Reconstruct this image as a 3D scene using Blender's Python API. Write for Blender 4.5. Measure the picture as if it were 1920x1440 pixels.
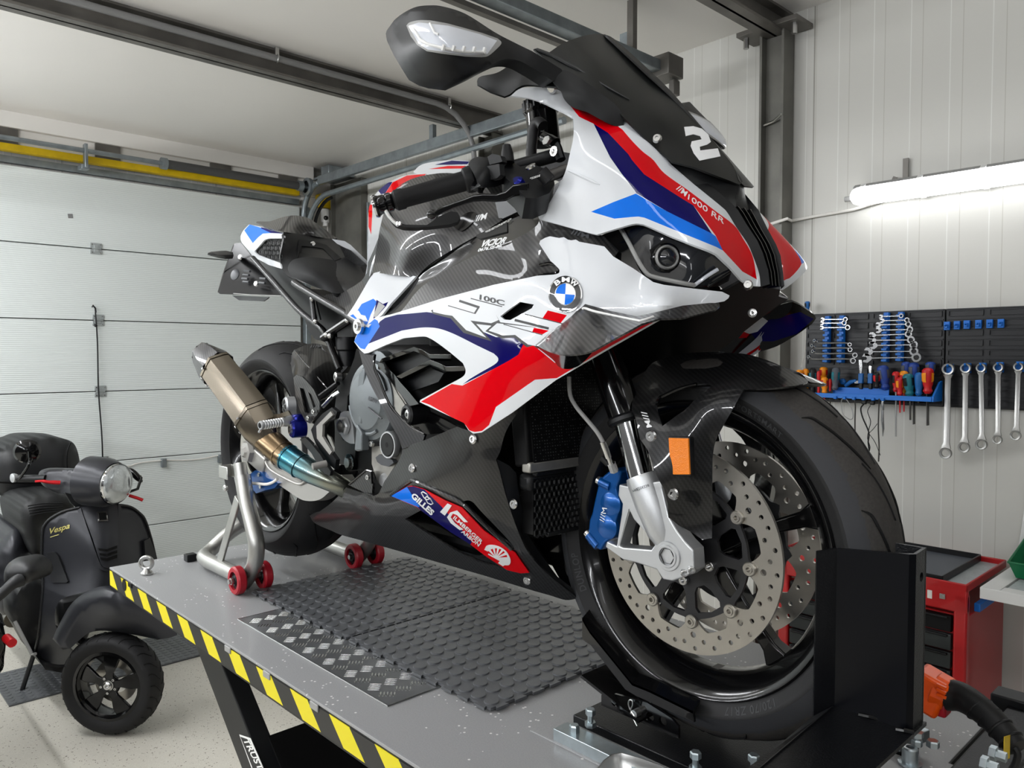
import bpy, bmesh, math, random
import numpy as np
from mathutils import Vector, Matrix
from mathutils.geometry import delaunay_2d_cdt
random.seed(7)
for o in list(bpy.data.objects): bpy.data.objects.remove(o)
SC = bpy.context.scene
COL = SC.collection
PI = math.pi

# ------------------------------------------------------------------ camera
# world: X = along the lift towards its front end, Y = towards the tool wall, Z up, floor at 0
FPX, HY, VX = 1450.0, 666.0, -410.0           # focal length in pixels of the 1920x1440 frame, horizon row, left vanishing column
CAM = Vector((0.68065, -1.07580, 1.76764))
_p = math.atan((720 - HY) / FPX)
_a = math.atan((960 - VX) / FPX * math.cos(_p))
_h = Vector((-math.cos(_a), math.sin(_a), 0)); RT = Vector((math.sin(_a), math.cos(_a), 0))
FW = math.cos(_p) * _h + Vector((0, 0, -math.sin(_p))); UP = RT.cross(FW)
cd = bpy.data.cameras.new('camera'); cam = bpy.data.objects.new('camera', cd); COL.objects.link(cam)
cd.sensor_width = 36.0; cd.lens = FPX / 1920 * 36.0; cd.clip_start = 0.05; cd.clip_end = 60
cam.matrix_world = Matrix((( RT.x, UP.x, -FW.x, CAM.x), (RT.y, UP.y, -FW.y, CAM.y), (RT.z, UP.z, -FW.z, CAM.z), (0, 0, 0, 1)))
SC.camera = cam

# ------------------------------------------------------------------ world, exposure
w = bpy.data.worlds.new('world'); SC.world = w; w.use_nodes = True
w.node_tree.nodes['Background'].inputs[0].default_value = (0.75, 0.78, 0.80, 1)
w.node_tree.nodes['Background'].inputs[1].default_value = 0.25
vs = SC.view_settings; vs.view_transform = 'Standard'; vs.look = 'None'; vs.gamma = 1; vs.use_curve_mapping = False
vs.exposure = 0.3
cy = SC.cycles
cy.use_denoising = True; cy.max_bounces = 6; cy.diffuse_bounces = 3; cy.glossy_bounces = 3; cy.transmission_bounces = 4
cy.transparent_max_bounces = 6; cy.caustics_reflective = False; cy.caustics_refractive = False; cy.sample_clamp_indirect = 6.0

# ------------------------------------------------------------------ finding the place of a seen point
def ray(px, py): return FW + RT * ((px - 960) / FPX) + UP * ((720 - py) / FPX)
def YP(px, py, y): d = ray(px, py); return CAM + d * ((y - CAM.y) / d.y)
def XP(px, py, x): d = ray(px, py); return CAM + d * ((x - CAM.x) / d.x)
def ZP(px, py, z): d = ray(px, py); return CAM + d * ((z - CAM.z) / d.z)

# ------------------------------------------------------------------ materials
def srgb(*c):
    f = lambda v: (v / 12.92 if v <= 0.04045 else ((v + 0.055) / 1.055) ** 2.4)
    return tuple(f(v / 255.0) for v in c) + (1.0,)
MATS = {}
def mat(name, col, rough=0.5, metal=0.0, coat=0.0, spec=0.5, emit=None, es=0.0, trans=0.0, ior=1.45, alpha=1.0, bump=None, vary=None, aniso=0.0, coat_rough=0.03):
    """col sRGB 0-255; bump=(scale,strength); vary=(scale,amount) slow tone change of the surface itself"""
    m = bpy.data.materials.new(name); m.use_nodes = True; nt = m.node_tree; b = nt.nodes['Principled BSDF']
    c = srgb(*col)
    b.inputs['Base Color'].default_value = c; b.inputs['Roughness'].default_value = rough; b.inputs['Metallic'].default_value = metal
    b.inputs['Coat Weight'].default_value = coat; b.inputs['Coat Roughness'].default_value = coat_rough
    b.inputs['Specular IOR Level'].default_value = spec; b.inputs['Transmission Weight'].default_value = trans; b.inputs['IOR'].default_value = ior
    b.inputs['Alpha'].default_value = alpha
    if emit: b.inputs['Emission Color'].default_value = srgb(*emit); b.inputs['Emission Strength'].default_value = es
    if bump or vary:
        tc = nt.nodes.new('ShaderNodeTexCoord')
    if bump:
        n = nt.nodes.new('ShaderNodeTexNoise'); n.inputs['Scale'].default_value = bump[0]; n.inputs['Detail'].default_value = 3
        bp = nt.nodes.new('ShaderNodeBump'); bp.inputs['Strength'].default_value = bump[1]; bp.inputs['Distance'].default_value = 0.002
        nt.links.new(tc.outputs['Object'], n.inputs['Vector']); nt.links.new(n.outputs['Fac'], bp.inputs['Height']); nt.links.new(bp.outputs['Normal'], b.inputs['Normal'])
    if vary:
        n = nt.nodes.new('ShaderNodeTexNoise'); n.inputs['Scale'].default_value = vary[0]; n.inputs['Detail'].default_value = 5
        r = nt.nodes.new('ShaderNodeMapRange'); r.inputs[1].default_value = 0.3; r.inputs[2].default_value = 0.7; r.inputs[3].default_value = 1 - vary[1]; r.inputs[4].default_value = 1 + vary[1]
        mx = nt.nodes.new('ShaderNodeVectorMath'); mx.operation = 'SCALE'; mx.inputs[0].default_value = c[:3]
        nt.links.new(tc.outputs['Object'], n.inputs['Vector']); nt.links.new(n.outputs['Fac'], r.inputs[0]); nt.links.new(r.outputs[0], mx.inputs['Scale']); nt.links.new(mx.outputs[0], b.inputs['Base Color'])
    MATS[name] = m
    return m
def nodes_of(m): return m.node_tree.nodes, m.node_tree.links, m.node_tree.nodes['Principled BSDF']
def mth(nt, op, a, b=None, c=None):
    n = nt.nodes.new('ShaderNodeMath'); n.operation = op
    for i, v in enumerate((a, b, c)):
        if v is None: continue
        if isinstance(v, (int, float)): n.inputs[i].default_value = v
        else: nt.links.new(v, n.inputs[i])
    return n.outputs[0]
def mixc(nt, fac, a, b):
    n = nt.nodes.new('ShaderNodeMix'); n.data_type = 'RGBA'
    nt.links.new(fac, n.inputs[0])
    for s, v in ((6, a), (7, b)):
        if isinstance(v, tuple): n.inputs[s].default_value = v
        else: nt.links.new(v, n.inputs[s])
    return n.outputs[2]
def carbon(name, s=0.0026, light=(48, 47, 47), dark=(18, 18, 19), coat=1.0):
    """twill weave carbon under clear lacquer"""
    m = mat(name, (30, 30, 32), rough=0.38, coat=coat * .55, spec=0.3); nt = m.node_tree; N, L, b = nodes_of(m)
    tc = N.new('ShaderNodeTexCoord'); sp = N.new('ShaderNodeSeparateXYZ'); L.new(tc.outputs['Object'], sp.inputs[0])
    u = mth(nt, 'MULTIPLY', mth(nt, 'ADD', sp.outputs[0], mth(nt, 'MULTIPLY', sp.outputs[1], 0.35)), 1 / s)
    v = mth(nt, 'MULTIPLY', mth(nt, 'ADD', sp.outputs[2], mth(nt, 'MULTIPLY', sp.outputs[1], 0.65)), 1 / s)
    k = mth(nt, 'FLOORED_MODULO', mth(nt, 'ADD', mth(nt, 'FLOOR', u), mth(nt, 'FLOOR', v)), 4)
    f = mth(nt, 'LESS_THAN', k, 2)
    col = mixc(nt, f, srgb(*dark), srgb(*light)); L.new(col, b.inputs['Base Color'])
    L.new(mth(nt, 'MULTIPLY_ADD', f, -0.1, 0.42), b.inputs['Roughness']); b.inputs['Specular IOR Level'].default_value = .3
    return m

mat('white_paint', (216, 219, 223), rough=0.3, coat=0.8, spec=.3)
mat('red_paint', (210, 0, 14), rough=0.4, coat=0.45, spec=.0)
mat('blue_paint', (0, 108, 222), rough=0.4, coat=0.45, spec=.05)
mat('navy_paint', (12, 9, 84), rough=0.4, coat=0.35, spec=.0, coat_rough=.08)
mat('black_gloss', (8, 8, 9), rough=0.12, coat=0.35, spec=.4)
mat('black_satin', (17, 18, 20), rough=0.42, spec=.4)
mat('black_matte', (23, 24, 25), rough=0.6, spec=.35)
mat('black_deep', (7, 7, 8), rough=0.5, spec=.25)
mat('rubber', (25, 25, 26), rough=0.62, spec=.35, bump=(220, 0.12))
mat('seat_foam', (27, 28, 29), rough=0.7, spec=.3, bump=(500, 0.2))
mat('steel', (190, 190, 188), rough=0.28, metal=1.0)
mat('bolt_steel', (205, 205, 204), rough=0.25, metal=1.0)
mat('zinc', (180, 190, 194), rough=0.35, metal=0.9, vary=(40, 0.12))
mat('alu_cast', (196, 198, 200), rough=0.42, metal=0.75, bump=(400, 0.08))
mat('engine_grey', (112, 118, 121), rough=0.42, metal=0.35, bump=(300, 0.06))
mat('alu_raw', (170, 168, 162), rough=0.45, metal=0.8, vary=(60, 0.1))
mat('blue_anodised', (0, 78, 150), rough=0.3, metal=0.45, coat=0.3)
mat('navy_anodised', (14, 24, 120), rough=0.25, metal=0.6)
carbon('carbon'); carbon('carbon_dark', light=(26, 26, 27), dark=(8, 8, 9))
mat('hose_black', (17, 17, 18), rough=0.5, spec=.4)
mat('plastic_white', (232, 232, 230), rough=0.4)
mat('glass_clear', (235, 238, 240), rough=0.03, trans=0.92, ior=1.3)

# ------------------------------------------------------------------ objects
ROOT = {}
def tagp(o, label=None, cat=None, group=None, kind=None):
    if label: o['label'] = label
    if cat: o['category'] = cat
    if group: o['group'] = group
    if kind: o['kind'] = kind
    return o
def thing(name, label, cat, loc=(0, 0, 0), group=None, rot=(0, 0, 0)):
    o = bpy.data.objects.new(name, None); COL.objects.link(o); o.location = loc; o.rotation_euler = rot; o.empty_display_size = 0.05
    ROOT[o.name] = Vector(loc)
    return tagp(o, label, cat, group)
def V(*a): return Vector(a[0]) if len(a) == 1 else Vector(a)
def frame_of(d):
    d = V(d).normalized(); a = V(0, 0, 1) if abs(d.z) < 0.9 else V(1, 0, 0)
    u = a.cross(d).normalized(); return u, d.cross(u).normalized(), d
class MB:
    def __init__(s): s.v = []; s.f = []; s.m = []; s.mi = 0
    def add(s, vs, fs):
        b = len(s.v); s.v += [tuple(q) for q in vs]; s.f += [tuple(b + i for i in f) for f in fs]; s.m += [s.mi] * len(fs); return s
    def box(s, c, d, M=None):
        c = V(c); P = []
        for x in (-1, 1):
            for y in (-1, 1):
                for z in (-1, 1):
                    q = V(x * d[0] / 2, y * d[1] / 2, z * d[2] / 2)
                    if M is not None: q = M @ q
                    P.append(c + q)
        return s.add(P, [(0, 1, 3, 2), (4, 6, 7, 5), (0, 4, 5, 1), (2, 3, 7, 6), (0, 2, 6, 4), (1, 5, 7, 3)])
    def beam(s, p0, p1, w, h, up=(0, 0, 1)):
        p0, p1 = V(p0), V(p1); d = (p1 - p0).normalized(); u = V(up).cross(d)
        if u.length < 1e-4: u = V(1, 0, 0).cross(d)
        u.normalize(); v = d.cross(u)
        P = [p + u * a * w / 2 + v * b * h / 2 for p in (p0, p1) for a, b in ((-1, -1), (1, -1), (1, 1), (-1, 1))]
        return s.add(P, [(3, 2, 1, 0), (4, 5, 6, 7), (0, 1, 5, 4), (1, 2, 6, 5), (2, 3, 7, 6), (3, 0, 4, 7)])
    def loft(s, rings, caps=True, closed=True):
        n = len(rings[0]); P = [q for r in rings for q in r]; F = []
        for i in range(len(rings) - 1):
            for j in range(n if closed else n - 1):
                k = (j + 1) % n; F.append((i * n + j, i * n + k, (i + 1) * n + k, (i + 1) * n + j))
        if caps and closed: F.append(tuple(reversed(range(n)))); F.append(tuple((len(rings) - 1) * n + j for j in range(n)))
        return s.add(P, F)
    def lathe(s, prof, p0, ax, n=32, caps=False, a0=0.0, a1=2 * PI):
        """prof [(r, h)...] turned round the axis ax through p0"""
        u, v, d = frame_of(ax); p0 = V(p0); full = abs(a1 - a0 - 2 * PI) < 1e-6; m = n if full else n + 1
        P = [p0 + d * h + (u * math.cos(a0 + (a1 - a0) * k / n) + v * math.sin(a0 + (a1 - a0) * k / n)) * r for (r, h) in prof for k in range(m)]
        F = []
        for i in range(len(prof) - 1):
            for k in range(n):
                k2 = (k + 1) % m; F.append((i * m + k, i * m + k2, (i + 1) * m + k2, (i + 1) * m + k))
        if caps: F.append(tuple(reversed(range(m)))); F.append(tuple((len(prof) - 1) * m + k for k in range(m)))
        return s.add(P, F)
    def cyl(s, p0, p1, r, r1=None, n=20, caps=True):
        p0, p1 = V(p0), V(p1); L = (p1 - p0).length
        return s.lathe([(r, 0), (r if r1 is None else r1, L)], p0, p1 - p0, n, caps)
    def tube(s, pts, r, n=10, caps=True, closed=False, flat=None):
        pts = [V(p) for p in pts]; N = len(pts); rs = r if isinstance(r, (list, tuple)) else [r] * N
        t = [(pts[min(i + 1, N - 1)] - pts[max(i - 1, 0)]).normalized() for i in range(N)]
        if closed: t = [(pts[(i + 1) % N] - pts[i - 1]).normalized() for i in range(N)]
        u = frame_of(t[0])[0]; rings = []
        for i in range(N):
            u = (u - t[i] * u.dot(t[i])).normalized(); v = t[i].cross(u)
            rings.append([pts[i] + (u * math.cos(2 * PI * k / n) + v * math.sin(2 * PI * k / n)) * rs[i] for k in range(n)])
        if closed: rings.append(rings[0])
        return s.loft(rings, caps and not closed)
    def prism(s, poly, off):
        """poly: list of 3D points (a flat ring), extruded by off"""
        n = len(poly); off = V(off); P = [V(p) for p in poly] + [V(p) + off for p in poly]
        F = [tuple(range(n)), tuple(reversed(range(n, 2 * n)))] + [((i + 1) % n, i, n + i, n + (i + 1) % n) for i in range(n)]
        return s.add(P, F)
    def sph(s, c, r, sc=(1, 1, 1), n=16, m=10, M=None):
        P = []; c = V(c)
        for i in range(m + 1):
            th = PI * i / m
            for k in range(n):
                q = V(math.sin(th) * math.cos(2 * PI * k / n) * sc[0], math.sin(th) * math.sin(2 * PI * k / n) * sc[1], math.cos(th) * sc[2]) * r
                if M is not None: q = M @ q
                P.append(c + q)
        F = []
        for i in range(m):
            for k in range(n):
                k2 = (k + 1) % n; F.append((i * n + k, (i + 1) * n + k, (i + 1) * n + k2, i * n + k2))
        return s.add(P, F)
    def torus(s, c, ax, R, r, n=32, m=10, a0=0, a1=2 * PI):
        u, v, d = frame_of(ax); c = V(c); full = abs(a1 - a0 - 2 * PI) < 1e-6
        pts = [c + (u * math.cos(a0 + (a1 - a0) * k / n) + v * math.sin(a0 + (a1 - a0) * k / n)) * R for k in range(n if full else n + 1)]
        return s.tube(pts, r, m, closed=full)
    def bolt(s, p, ax, r=0.006, h=0.005, hexa=True, socket=True):
        u, v, d = frame_of(ax); p = V(p)
        s.lathe([(r * 1.05, 0), (r * 1.05, h), (r * 0.9, h * 1.2), (r * 0.5, h * 1.2), (r * 0.5, h * 0.4), (0.0001, h * 0.4)], p, ax, 6 if hexa else 16)
        return s
    def build(s, name, mats, parent=None, smooth=35, bevel=None, loc=None, solid=None, subs=0, mid=False, sdir=None):
        if isinstance(mats, str): mats = [mats]
        org = ROOT[parent.name] if parent is not None else (V(loc) if loc is not None else V(0, 0, 0))
        me = bpy.data.meshes.new(name)
        me.from_pydata([tuple(V(q) - org) for q in s.v], [], s.f)
        for mm in mats: me.materials.append(MATS[mm])
        if len(mats) > 1: me.polygons.foreach_set('material_index', s.m)
        bm = bmesh.new(); bm.from_mesh(me); bmesh.ops.remove_doubles(bm, verts=bm.verts, dist=1e-6)
        if solid is None: bmesh.ops.recalc_face_normals(bm, faces=bm.faces)
        if solid:      # give the sheet its real thickness behind its face, with walls round the rim
            bm.normal_update(); ov = list(bm.verts); nr = {v: v.normal.copy() for v in ov}; of = list(bm.faces)
            be = [(l.edge.verts[0] if l.vert is l.edge.verts[0] else l.edge.verts[1], l.link_loop_next.vert, l.face.material_index) for f in of for l in f.loops if len(l.edge.link_faces) == 1]
            sh = solid / 2 if mid else 0
            nv = {v: bm.verts.new(v.co + (V(sdir) * solid if sdir else -nr[v] * (solid - sh))) for v in ov}
            for f in of:
                g = bm.faces.new([nv[v] for v in reversed(f.verts)]); g.material_index = f.material_index
            for a_, b_, mi_ in be:
                g = bm.faces.new([b_, a_, nv[a_], nv[b_]]); g.material_index = mi_
            if sh:
                for v in ov: v.co = v.co + nr[v] * sh
        bm.to_mesh(me); bm.free(); me.update()
        if smooth:
            me.polygons.foreach_set('use_smooth', [True] * len(me.polygons)); me.set_sharp_from_angle(angle=math.radians(smooth))
        o = bpy.data.objects.new(name, me); COL.objects.link(o)
        if parent is not None: o.parent = parent
        else: o.location = org
        ROOT[o.name] = org
        if bevel:
            b = o.modifiers.new('bevel', 'BEVEL'); b.width = bevel; b.segments = 2; b.limit_method = 'ANGLE'; b.angle_limit = math.radians(40)
        if subs:
            b = o.modifiers.new('sub', 'SUBSURF'); b.levels = subs; b.render_levels = subs
        return o
def mirror_copy(o, parent):
    """the same part on the other side of the machine (mirrored in Y)"""
    me = o.data.copy(); oy = ROOT[parent.name].y
    for v in me.vertices: v.co.y = -(v.co.y + oy) - oy
    me.flip_normals()
    n = bpy.data.objects.new(o.name.split('.')[0], me); COL.objects.link(n); n.parent = parent; ROOT[n.name] = ROOT[parent.name]
    for md in o.modifiers:
        m2 = n.modifiers.new(md.name, md.type)
        if md.type == 'BEVEL': m2.width = md.width; m2.segments = md.segments; m2.limit_method = 'ANGLE'; m2.angle_limit = md.angle_limit
    return n
def copy_tree(o, loc=None, label=None, rot=None):
    c = o.copy(); COL.objects.link(c)
    if loc is not None: c.location = loc
    if rot is not None: c.rotation_euler = rot
    if label: c['label'] = label
    for ch in o.children:
        d = ch.copy(); COL.objects.link(d); d.parent = c
        for g in ch.children:
            e = g.copy(); COL.objects.link(e); e.parent = d
    return c

# ------------------------------------------------------------------ curved panels
def curve(pts, closed=True, n=5):
    """points (x,y) are corners, (x,y,1) are smooth (Catmull-Rom)"""
    P = [(p[0], p[1]) for p in pts]; S = [len(p) > 2 for p in pts]; N = len(P); out = []
    for i in range(N if closed else N - 1):
        j = (i + 1) % N
        out.append(P[i])
        if not (S[i] or S[j]): continue
        a, b = P[i], P[j]
        pa = P[i - 1] if (closed or i > 0) else a; pb = P[(j + 1) % N] if (closed or j < N - 1) else b
        t0 = ((b[0] - pa[0]) / 2, (b[1] - pa[1]) / 2) if S[i] else (b[0] - a[0], b[1] - a[1])
        t1 = ((pb[0] - a[0]) / 2, (pb[1] - a[1]) / 2) if S[j] else (b[0] - a[0], b[1] - a[1])
        for k in range(1, n):
            t = k / n; h = (2 * t ** 3 - 3 * t ** 2 + 1, t ** 3 - 2 * t ** 2 + t, -2 * t ** 3 + 3 * t ** 2, t ** 3 - t ** 2)
            out.append(tuple(h[0] * a[q] + h[1] * t0[q] + h[2] * b[q] + h[3] * t1[q] for q in (0, 1)))
    if not closed: out.append(P[-1])
    return out
def inside(poly, x, y):
    c = False; n = len(poly); j = n - 1
    for i in range(n):
        xi, yi = poly[i]; xj, yj = poly[j]
        if (yi > y) != (yj > y) and x < (xj - xi) * (y - yi) / (yj - yi) + xi: c = not c
        j = i
    return c
def field(ctrl, smooth=False):
    """depth (world Y) over the picture from a few known points (px, py, Y)"""
    A = np.array(ctrl, float); P = A[:, :2] / 100; n = len(A)
    def phi(r): return np.sqrt(r * r + 0.16)
    K = phi(np.linalg.norm(P[:, None] - P[None], axis=2)) + 1e-6 * np.eye(n)
    T = np.hstack([np.ones((n, 1)), P]); M = np.block([[K, T], [T.T, np.zeros((3, 3))]])
    w = np.linalg.solve(M, np.concatenate([A[:, 2], np.zeros(3)]))
    def f(x, y):
        q = np.array([x, y]) / 100; r = np.linalg.norm(P - q, axis=1)
        return float(phi(r) @ w[:n] + w[n] + w[n + 1] * q[0] + w[n + 2] * q[1])
    return f
def tri(polys, step):
    """constrained triangulation in the picture plane of the union of edges; polys[0] is the outline"""
    vs, es = [], []
    for pl in polys:
        b = len(vs)
        dense = []
        for i in range(len(pl)):
            a, c = pl[i], pl[(i + 1) % len(pl)]; L = math.hypot(c[0] - a[0], c[1] - a[1]); k = max(1, int(L / step))
            dense += [(a[0] + (c[0] - a[0]) * t / k, a[1] + (c[1] - a[1]) * t / k) for t in range(k)]
        vs += dense; es += [(b + i, b + (i + 1) % len(dense)) for i in range(len(dense))]
    xs = [p[0] for p in polys[0]]; ys = [p[1] for p in polys[0]]
    y = min(ys) + step * 0.5; row = 0; bnd = [v for v in vs]
    while y < max(ys):
        x = min(xs) + (step * 0.5 if row % 2 else 0)
        while x < max(xs):
            if inside(polys[0], x, y) and all((x - q[0]) ** 2 + (y - q[1]) ** 2 > (step * 0.45) ** 2 for q in bnd): vs.append((x, y))
            x += step
        y += step * 0.87; row += 1
    r = delaunay_2d_cdt([Vector(v) for v in vs], es, [], 0, 1e-4)
    return r[0], r[2]
def panel(name, outline, depth, mats, parent, zones=(), holes=(), step=12, th=0.004, mirror=False, off=0.0, smooth=40, pf=None, n=5, bev=None, sdir=None):
    """a curved body panel: outline in the picture, depth(px,py) = world Y of its skin, zones = [(outline, material index)] of its paintwork"""
    outline = curve(outline, n=n); zs = [(curve(z, n=n), k) for z, k in zones]; hs = [curve(h, n=n) for h in holes]
    vv, ff = tri([outline] + [z for z, k in zs] + hs, step)
    f = depth if callable(depth) else (lambda x, y, d=depth: d)
    pf = pf or (lambda x, y: YP(x, y, f(x, y)))
    mb = MB(); P = [pf(v[0], v[1]) for v in vv]
    if off: P = [q + (CAM - q).normalized() * off for q in P]
    F = []; Mi = []
    for t in ff:
        cx = sum(vv[i][0] for i in t) / len(t); cy_ = sum(vv[i][1] for i in t) / len(t)
        if not inside(outline, cx, cy_) or any(inside(h, cx, cy_) for h in hs): continue
        k = 0
        for z, i in zs:
            if inside(z, cx, cy_): k = i
        a = [P[i] for i in t]; nrm = (a[1] - a[0]).cross(a[2] - a[0])
        F.append(tuple(t) if nrm.dot(CAM - a[0]) > 0 else tuple(reversed(t))); Mi.append(k)
    used = sorted({i for t in F for i in t}); mp = {i: k for k, i in enumerate(used)}
    mb.v = [tuple(P[i]) for i in used]; mb.f = [tuple(mp[i] for i in t) for t in F]; mb.m = Mi
    o = mb.build(name, mats, parent, smooth=smooth, solid=th, sdir=sdir)
    if mirror: mirror_copy(o, parent)
    return o
FONT = None
def text2d(s, bold=0.0, shear=0.0, spacing=1.0):
    """flat triangles of a word, baseline at y=0, cap height about 0.7, from the built-in face"""
    cu = bpy.data.curves.new('t', 'FONT'); cu.body = s; cu.offset = bold; cu.shear = shear; cu.space_character = spacing; cu.resolution_u = 3
    ob = bpy.data.objects.new('t', cu); COL.objects.link(ob)
    dg = bpy.context.evaluated_depsgraph_get(); me = bpy.data.meshes.new_from_object(ob.evaluated_get(dg))
    vs = [(v.co.x, v.co.y) for v in me.vertices]; fs = [tuple(p.vertices) for p in me.polygons]
    bpy.data.objects.remove(ob); bpy.data.curves.remove(cu); bpy.data.meshes.remove(me)
    return vs, fs
def lettering(name, s, p0, p1, up, pf, m, parent, off=0.0012, bold=0.01, shear=0.0, spacing=1.0, th=0.0004, wob=None):
    """word s written from picture point p0 to p1, capital height vector up (pixels), laid on the surface pf(px,py)"""
    vs, fs = text2d(s, bold, shear, spacing); W = max(v[0] for v in vs); x0 = min(v[0] for v in vs)
    mb = MB(); ax = (p1[0] - p0[0], p1[1] - p0[1])
    P = []
    for x, y in vs:
        t = (x - x0) / (W - x0); h = y / 0.70
        px, py = p0[0] + ax[0] * t + up[0] * h, p0[1] + ax[1] * t + up[1] * h
        if wob: px, py = wob(px, py)
        q = pf(px, py); P.append(q + (CAM - q).normalized() * off)
    F = []
    for t in fs:
        a = [P[i] for i in t[:3]]; F.append(tuple(t) if (a[1] - a[0]).cross(a[2] - a[0]).dot(CAM - a[0]) > 0 else tuple(reversed(t)))
    mb.v = [tuple(q) for q in P]; mb.f = F; mb.m = [0] * len(F)
    return mb.build(name, m, parent, smooth=0, solid=th)
# ================================================================== THE ROOM
XG, YR, XB, YL = -5.264, 2.42, 3.6, -4.2          # garage door wall, tool wall, wall behind, wall opposite
DECK = 1.13
def ceil_z(x): return 3.335 + (x - XG) * 0.0085
m = mat('floor_flake', (176, 170, 156), rough=0.42); nt = m.node_tree; N, L, b = nodes_of(m)
tc = N.new('ShaderNodeTexCoord')
n1 = N.new('ShaderNodeTexVoronoi'); n1.inputs['Scale'].default_value = 95; n1.inputs['Randomness'].default_value = 1
n2 = N.new('ShaderNodeTexNoise'); n2.inputs['Scale'].default_value = 60; n2.inputs['Detail'].default_value = 3
n3 = N.new('ShaderNodeTexVoronoi'); n3.inputs['Scale'].default_value = 150
for q in (n1, n2, n3): L.new(tc.outputs['Object'], q.inputs['Vector'])
spk = mth(nt, 'MULTIPLY', mth(nt, 'LESS_THAN', n1.outputs['Distance'], 0.30), mth(nt, 'GREATER_THAN', n2.outputs['Fac'], 0.56))
spk2 = mth(nt, 'LESS_THAN', n3.outputs['Distance'], 0.22)
c1 = mixc(nt, spk2, srgb(196, 192, 181), srgb(214, 211, 202)); c2 = mixc(nt, spk, c1, srgb(104, 97, 84)); L.new(c2, b.inputs['Base Color'])

m = mat('wall_panel', (208, 207, 200), rough=0.42); nt = m.node_tree; N, L, b = nodes_of(m)
tc = N.new('ShaderNodeTexCoord'); sp = N.new('ShaderNodeSeparateXYZ'); L.new(tc.outputs['Object'], sp.inputs[0])
def groove(coord, pitch, off, w):
    fr = mth(nt, 'FLOORED_MODULO', mth(nt, 'ADD', coord, -off), pitch)
    return mth(nt, 'LESS_THAN', fr, w)
g1 = groove(mth(nt, 'ADD', sp.outputs[0], sp.outputs[1]), 0.1525, 2.42 - 1.031, 0.004)
g2 = groove(mth(nt, 'ADD', sp.outputs[0], sp.outputs[1]), 0.1525, 2.42 - 0.984, 0.003)
g3 = groove(mth(nt, 'ADD', sp.outputs[0], sp.outputs[1]), 1.0675, 2.42 - 0.995, 0.007)
g = mth(nt, 'MAXIMUM', g1, g2)
L.new(mixc(nt, g3, mixc(nt, g2, mixc(nt, g1, srgb(205, 204, 198), srgb(222, 222, 217)), srgb(186, 184, 176)), srgb(160, 158, 150)), b.inputs['Base Color'])
bp = N.new('ShaderNodeBump'); bp.inputs['Strength'].default_value = 0.4; bp.inputs['Distance'].default_value = 0.002
L.new(mth(nt, 'SUBTRACT', g1, g2), bp.inputs['Height']); L.new(bp.outputs['Normal'], b.inputs['Normal'])
mat('wall_dark', (84, 84, 84), rough=.6); mat('ceiling_panel', (236, 233, 228), rough=0.45, vary=(0.6, 0.03))
m = mat('door_skin', (222, 228, 226), rough=0.45); nt = m.node_tree; N, L, b = nodes_of(m)
tc = N.new('ShaderNodeTexCoord'); sp = N.new('ShaderNodeSeparateXYZ'); L.new(tc.outputs['Object'], sp.inputs[0])
wv = mth(nt, 'SINE', mth(nt, 'MULTIPLY', sp.outputs[2], 2 * PI / 0.0135))
bp = N.new('ShaderNodeBump'); bp.inputs['Strength'].default_value = 0.35; bp.inputs['Distance'].default_value = 0.0012
L.new(wv, bp.inputs['Height']); L.new(bp.outputs['Normal'], b.inputs['Normal'])
L.new(mixc(nt, mth(nt, 'GREATER_THAN', wv, 0.86), srgb(222, 228, 226), srgb(206, 213, 211)), b.inputs['Base Color'])
mat('trim_white', (228, 225, 219), rough=0.5)
mat('beam_steel', (104, 101, 96), rough=0.42, metal=0.35, vary=(6, 0.25))
mat('column_steel', (108, 107, 101), rough=0.5, metal=0.3, vary=(5, 0.25))
mat('galvanised', (142, 150, 154), rough=0.38, metal=0.75, vary=(14, 0.18))
mat('hinge_zinc', (176, 182, 182), rough=.35, metal=.4); mat('spring_grey', (84, 84, 84), rough=0.5, metal=0.5, bump=(60, 0.4))
mat('yellow_paint', (208, 174, 12), rough=0.42, vary=(12, 0.12))
mat('lens_lit', (255, 255, 255), rough=0.4, emit=(252, 253, 255), es=6.0); mat('lens_lit_ceiling', (255, 255, 255), rough=0.4, emit=(250, 252, 255), es=8.0); mat('lens_added_bay', (255, 255, 255), rough=0.4, emit=(250, 252, 255), es=50.0); mat('lens_added_wall', (255, 255, 255), rough=0.4, emit=(250, 252, 255), es=62.0)  # bay and wall lenses belong to the added fill lamps
mat('lamp_grey', (150, 150, 148), rough=0.5)
mat('conduit_grey', (124, 124, 124), rough=0.4)
mat('baseboard_black', (26, 26, 27), rough=0.5)

def struct(mb, name, m, loc=(0, 0, 0), **k):
    o = mb.build(name, m, None, loc=loc, **k); o['kind'] = 'structure'; return o
struct(MB().box(((XG + XB) / 2 - .1, (YL + YR) / 2, -0.05), (XB - XG + .4, YR - YL + .2, 0.1)), 'floor', 'floor_flake', smooth=0)
mb = MB(); z0, z1 = ceil_z(XG - .2), ceil_z(XB + .1)
P = [(XG - .2, YL - .1, z0), (XB + .1, YL - .1, z1), (XB + .1, YR + .1, z1), (XG - .2, YR + .1, z0)]
mb.prism(P, (0, 0, 0.1)); struct(mb, 'ceiling', 'ceiling_panel', smooth=0)
struct(MB().box(((XG + XB) / 2, YR + .05, 1.75), (XB - XG + .2, 0.1, 3.5)), 'wall_right', 'wall_panel', smooth=0)
struct(MB().box((XB + .05, (YL + YR) / 2, 1.75), (0.1, YR - YL + .2, 3.5)), 'wall_back', 'wall_dark', smooth=0)
struct(MB().box(((XG + XB) / 2, YL - .05, 1.75), (XB - XG + .2, 0.1, 3.5)), 'wall_left', 'wall_dark', smooth=0)
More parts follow.
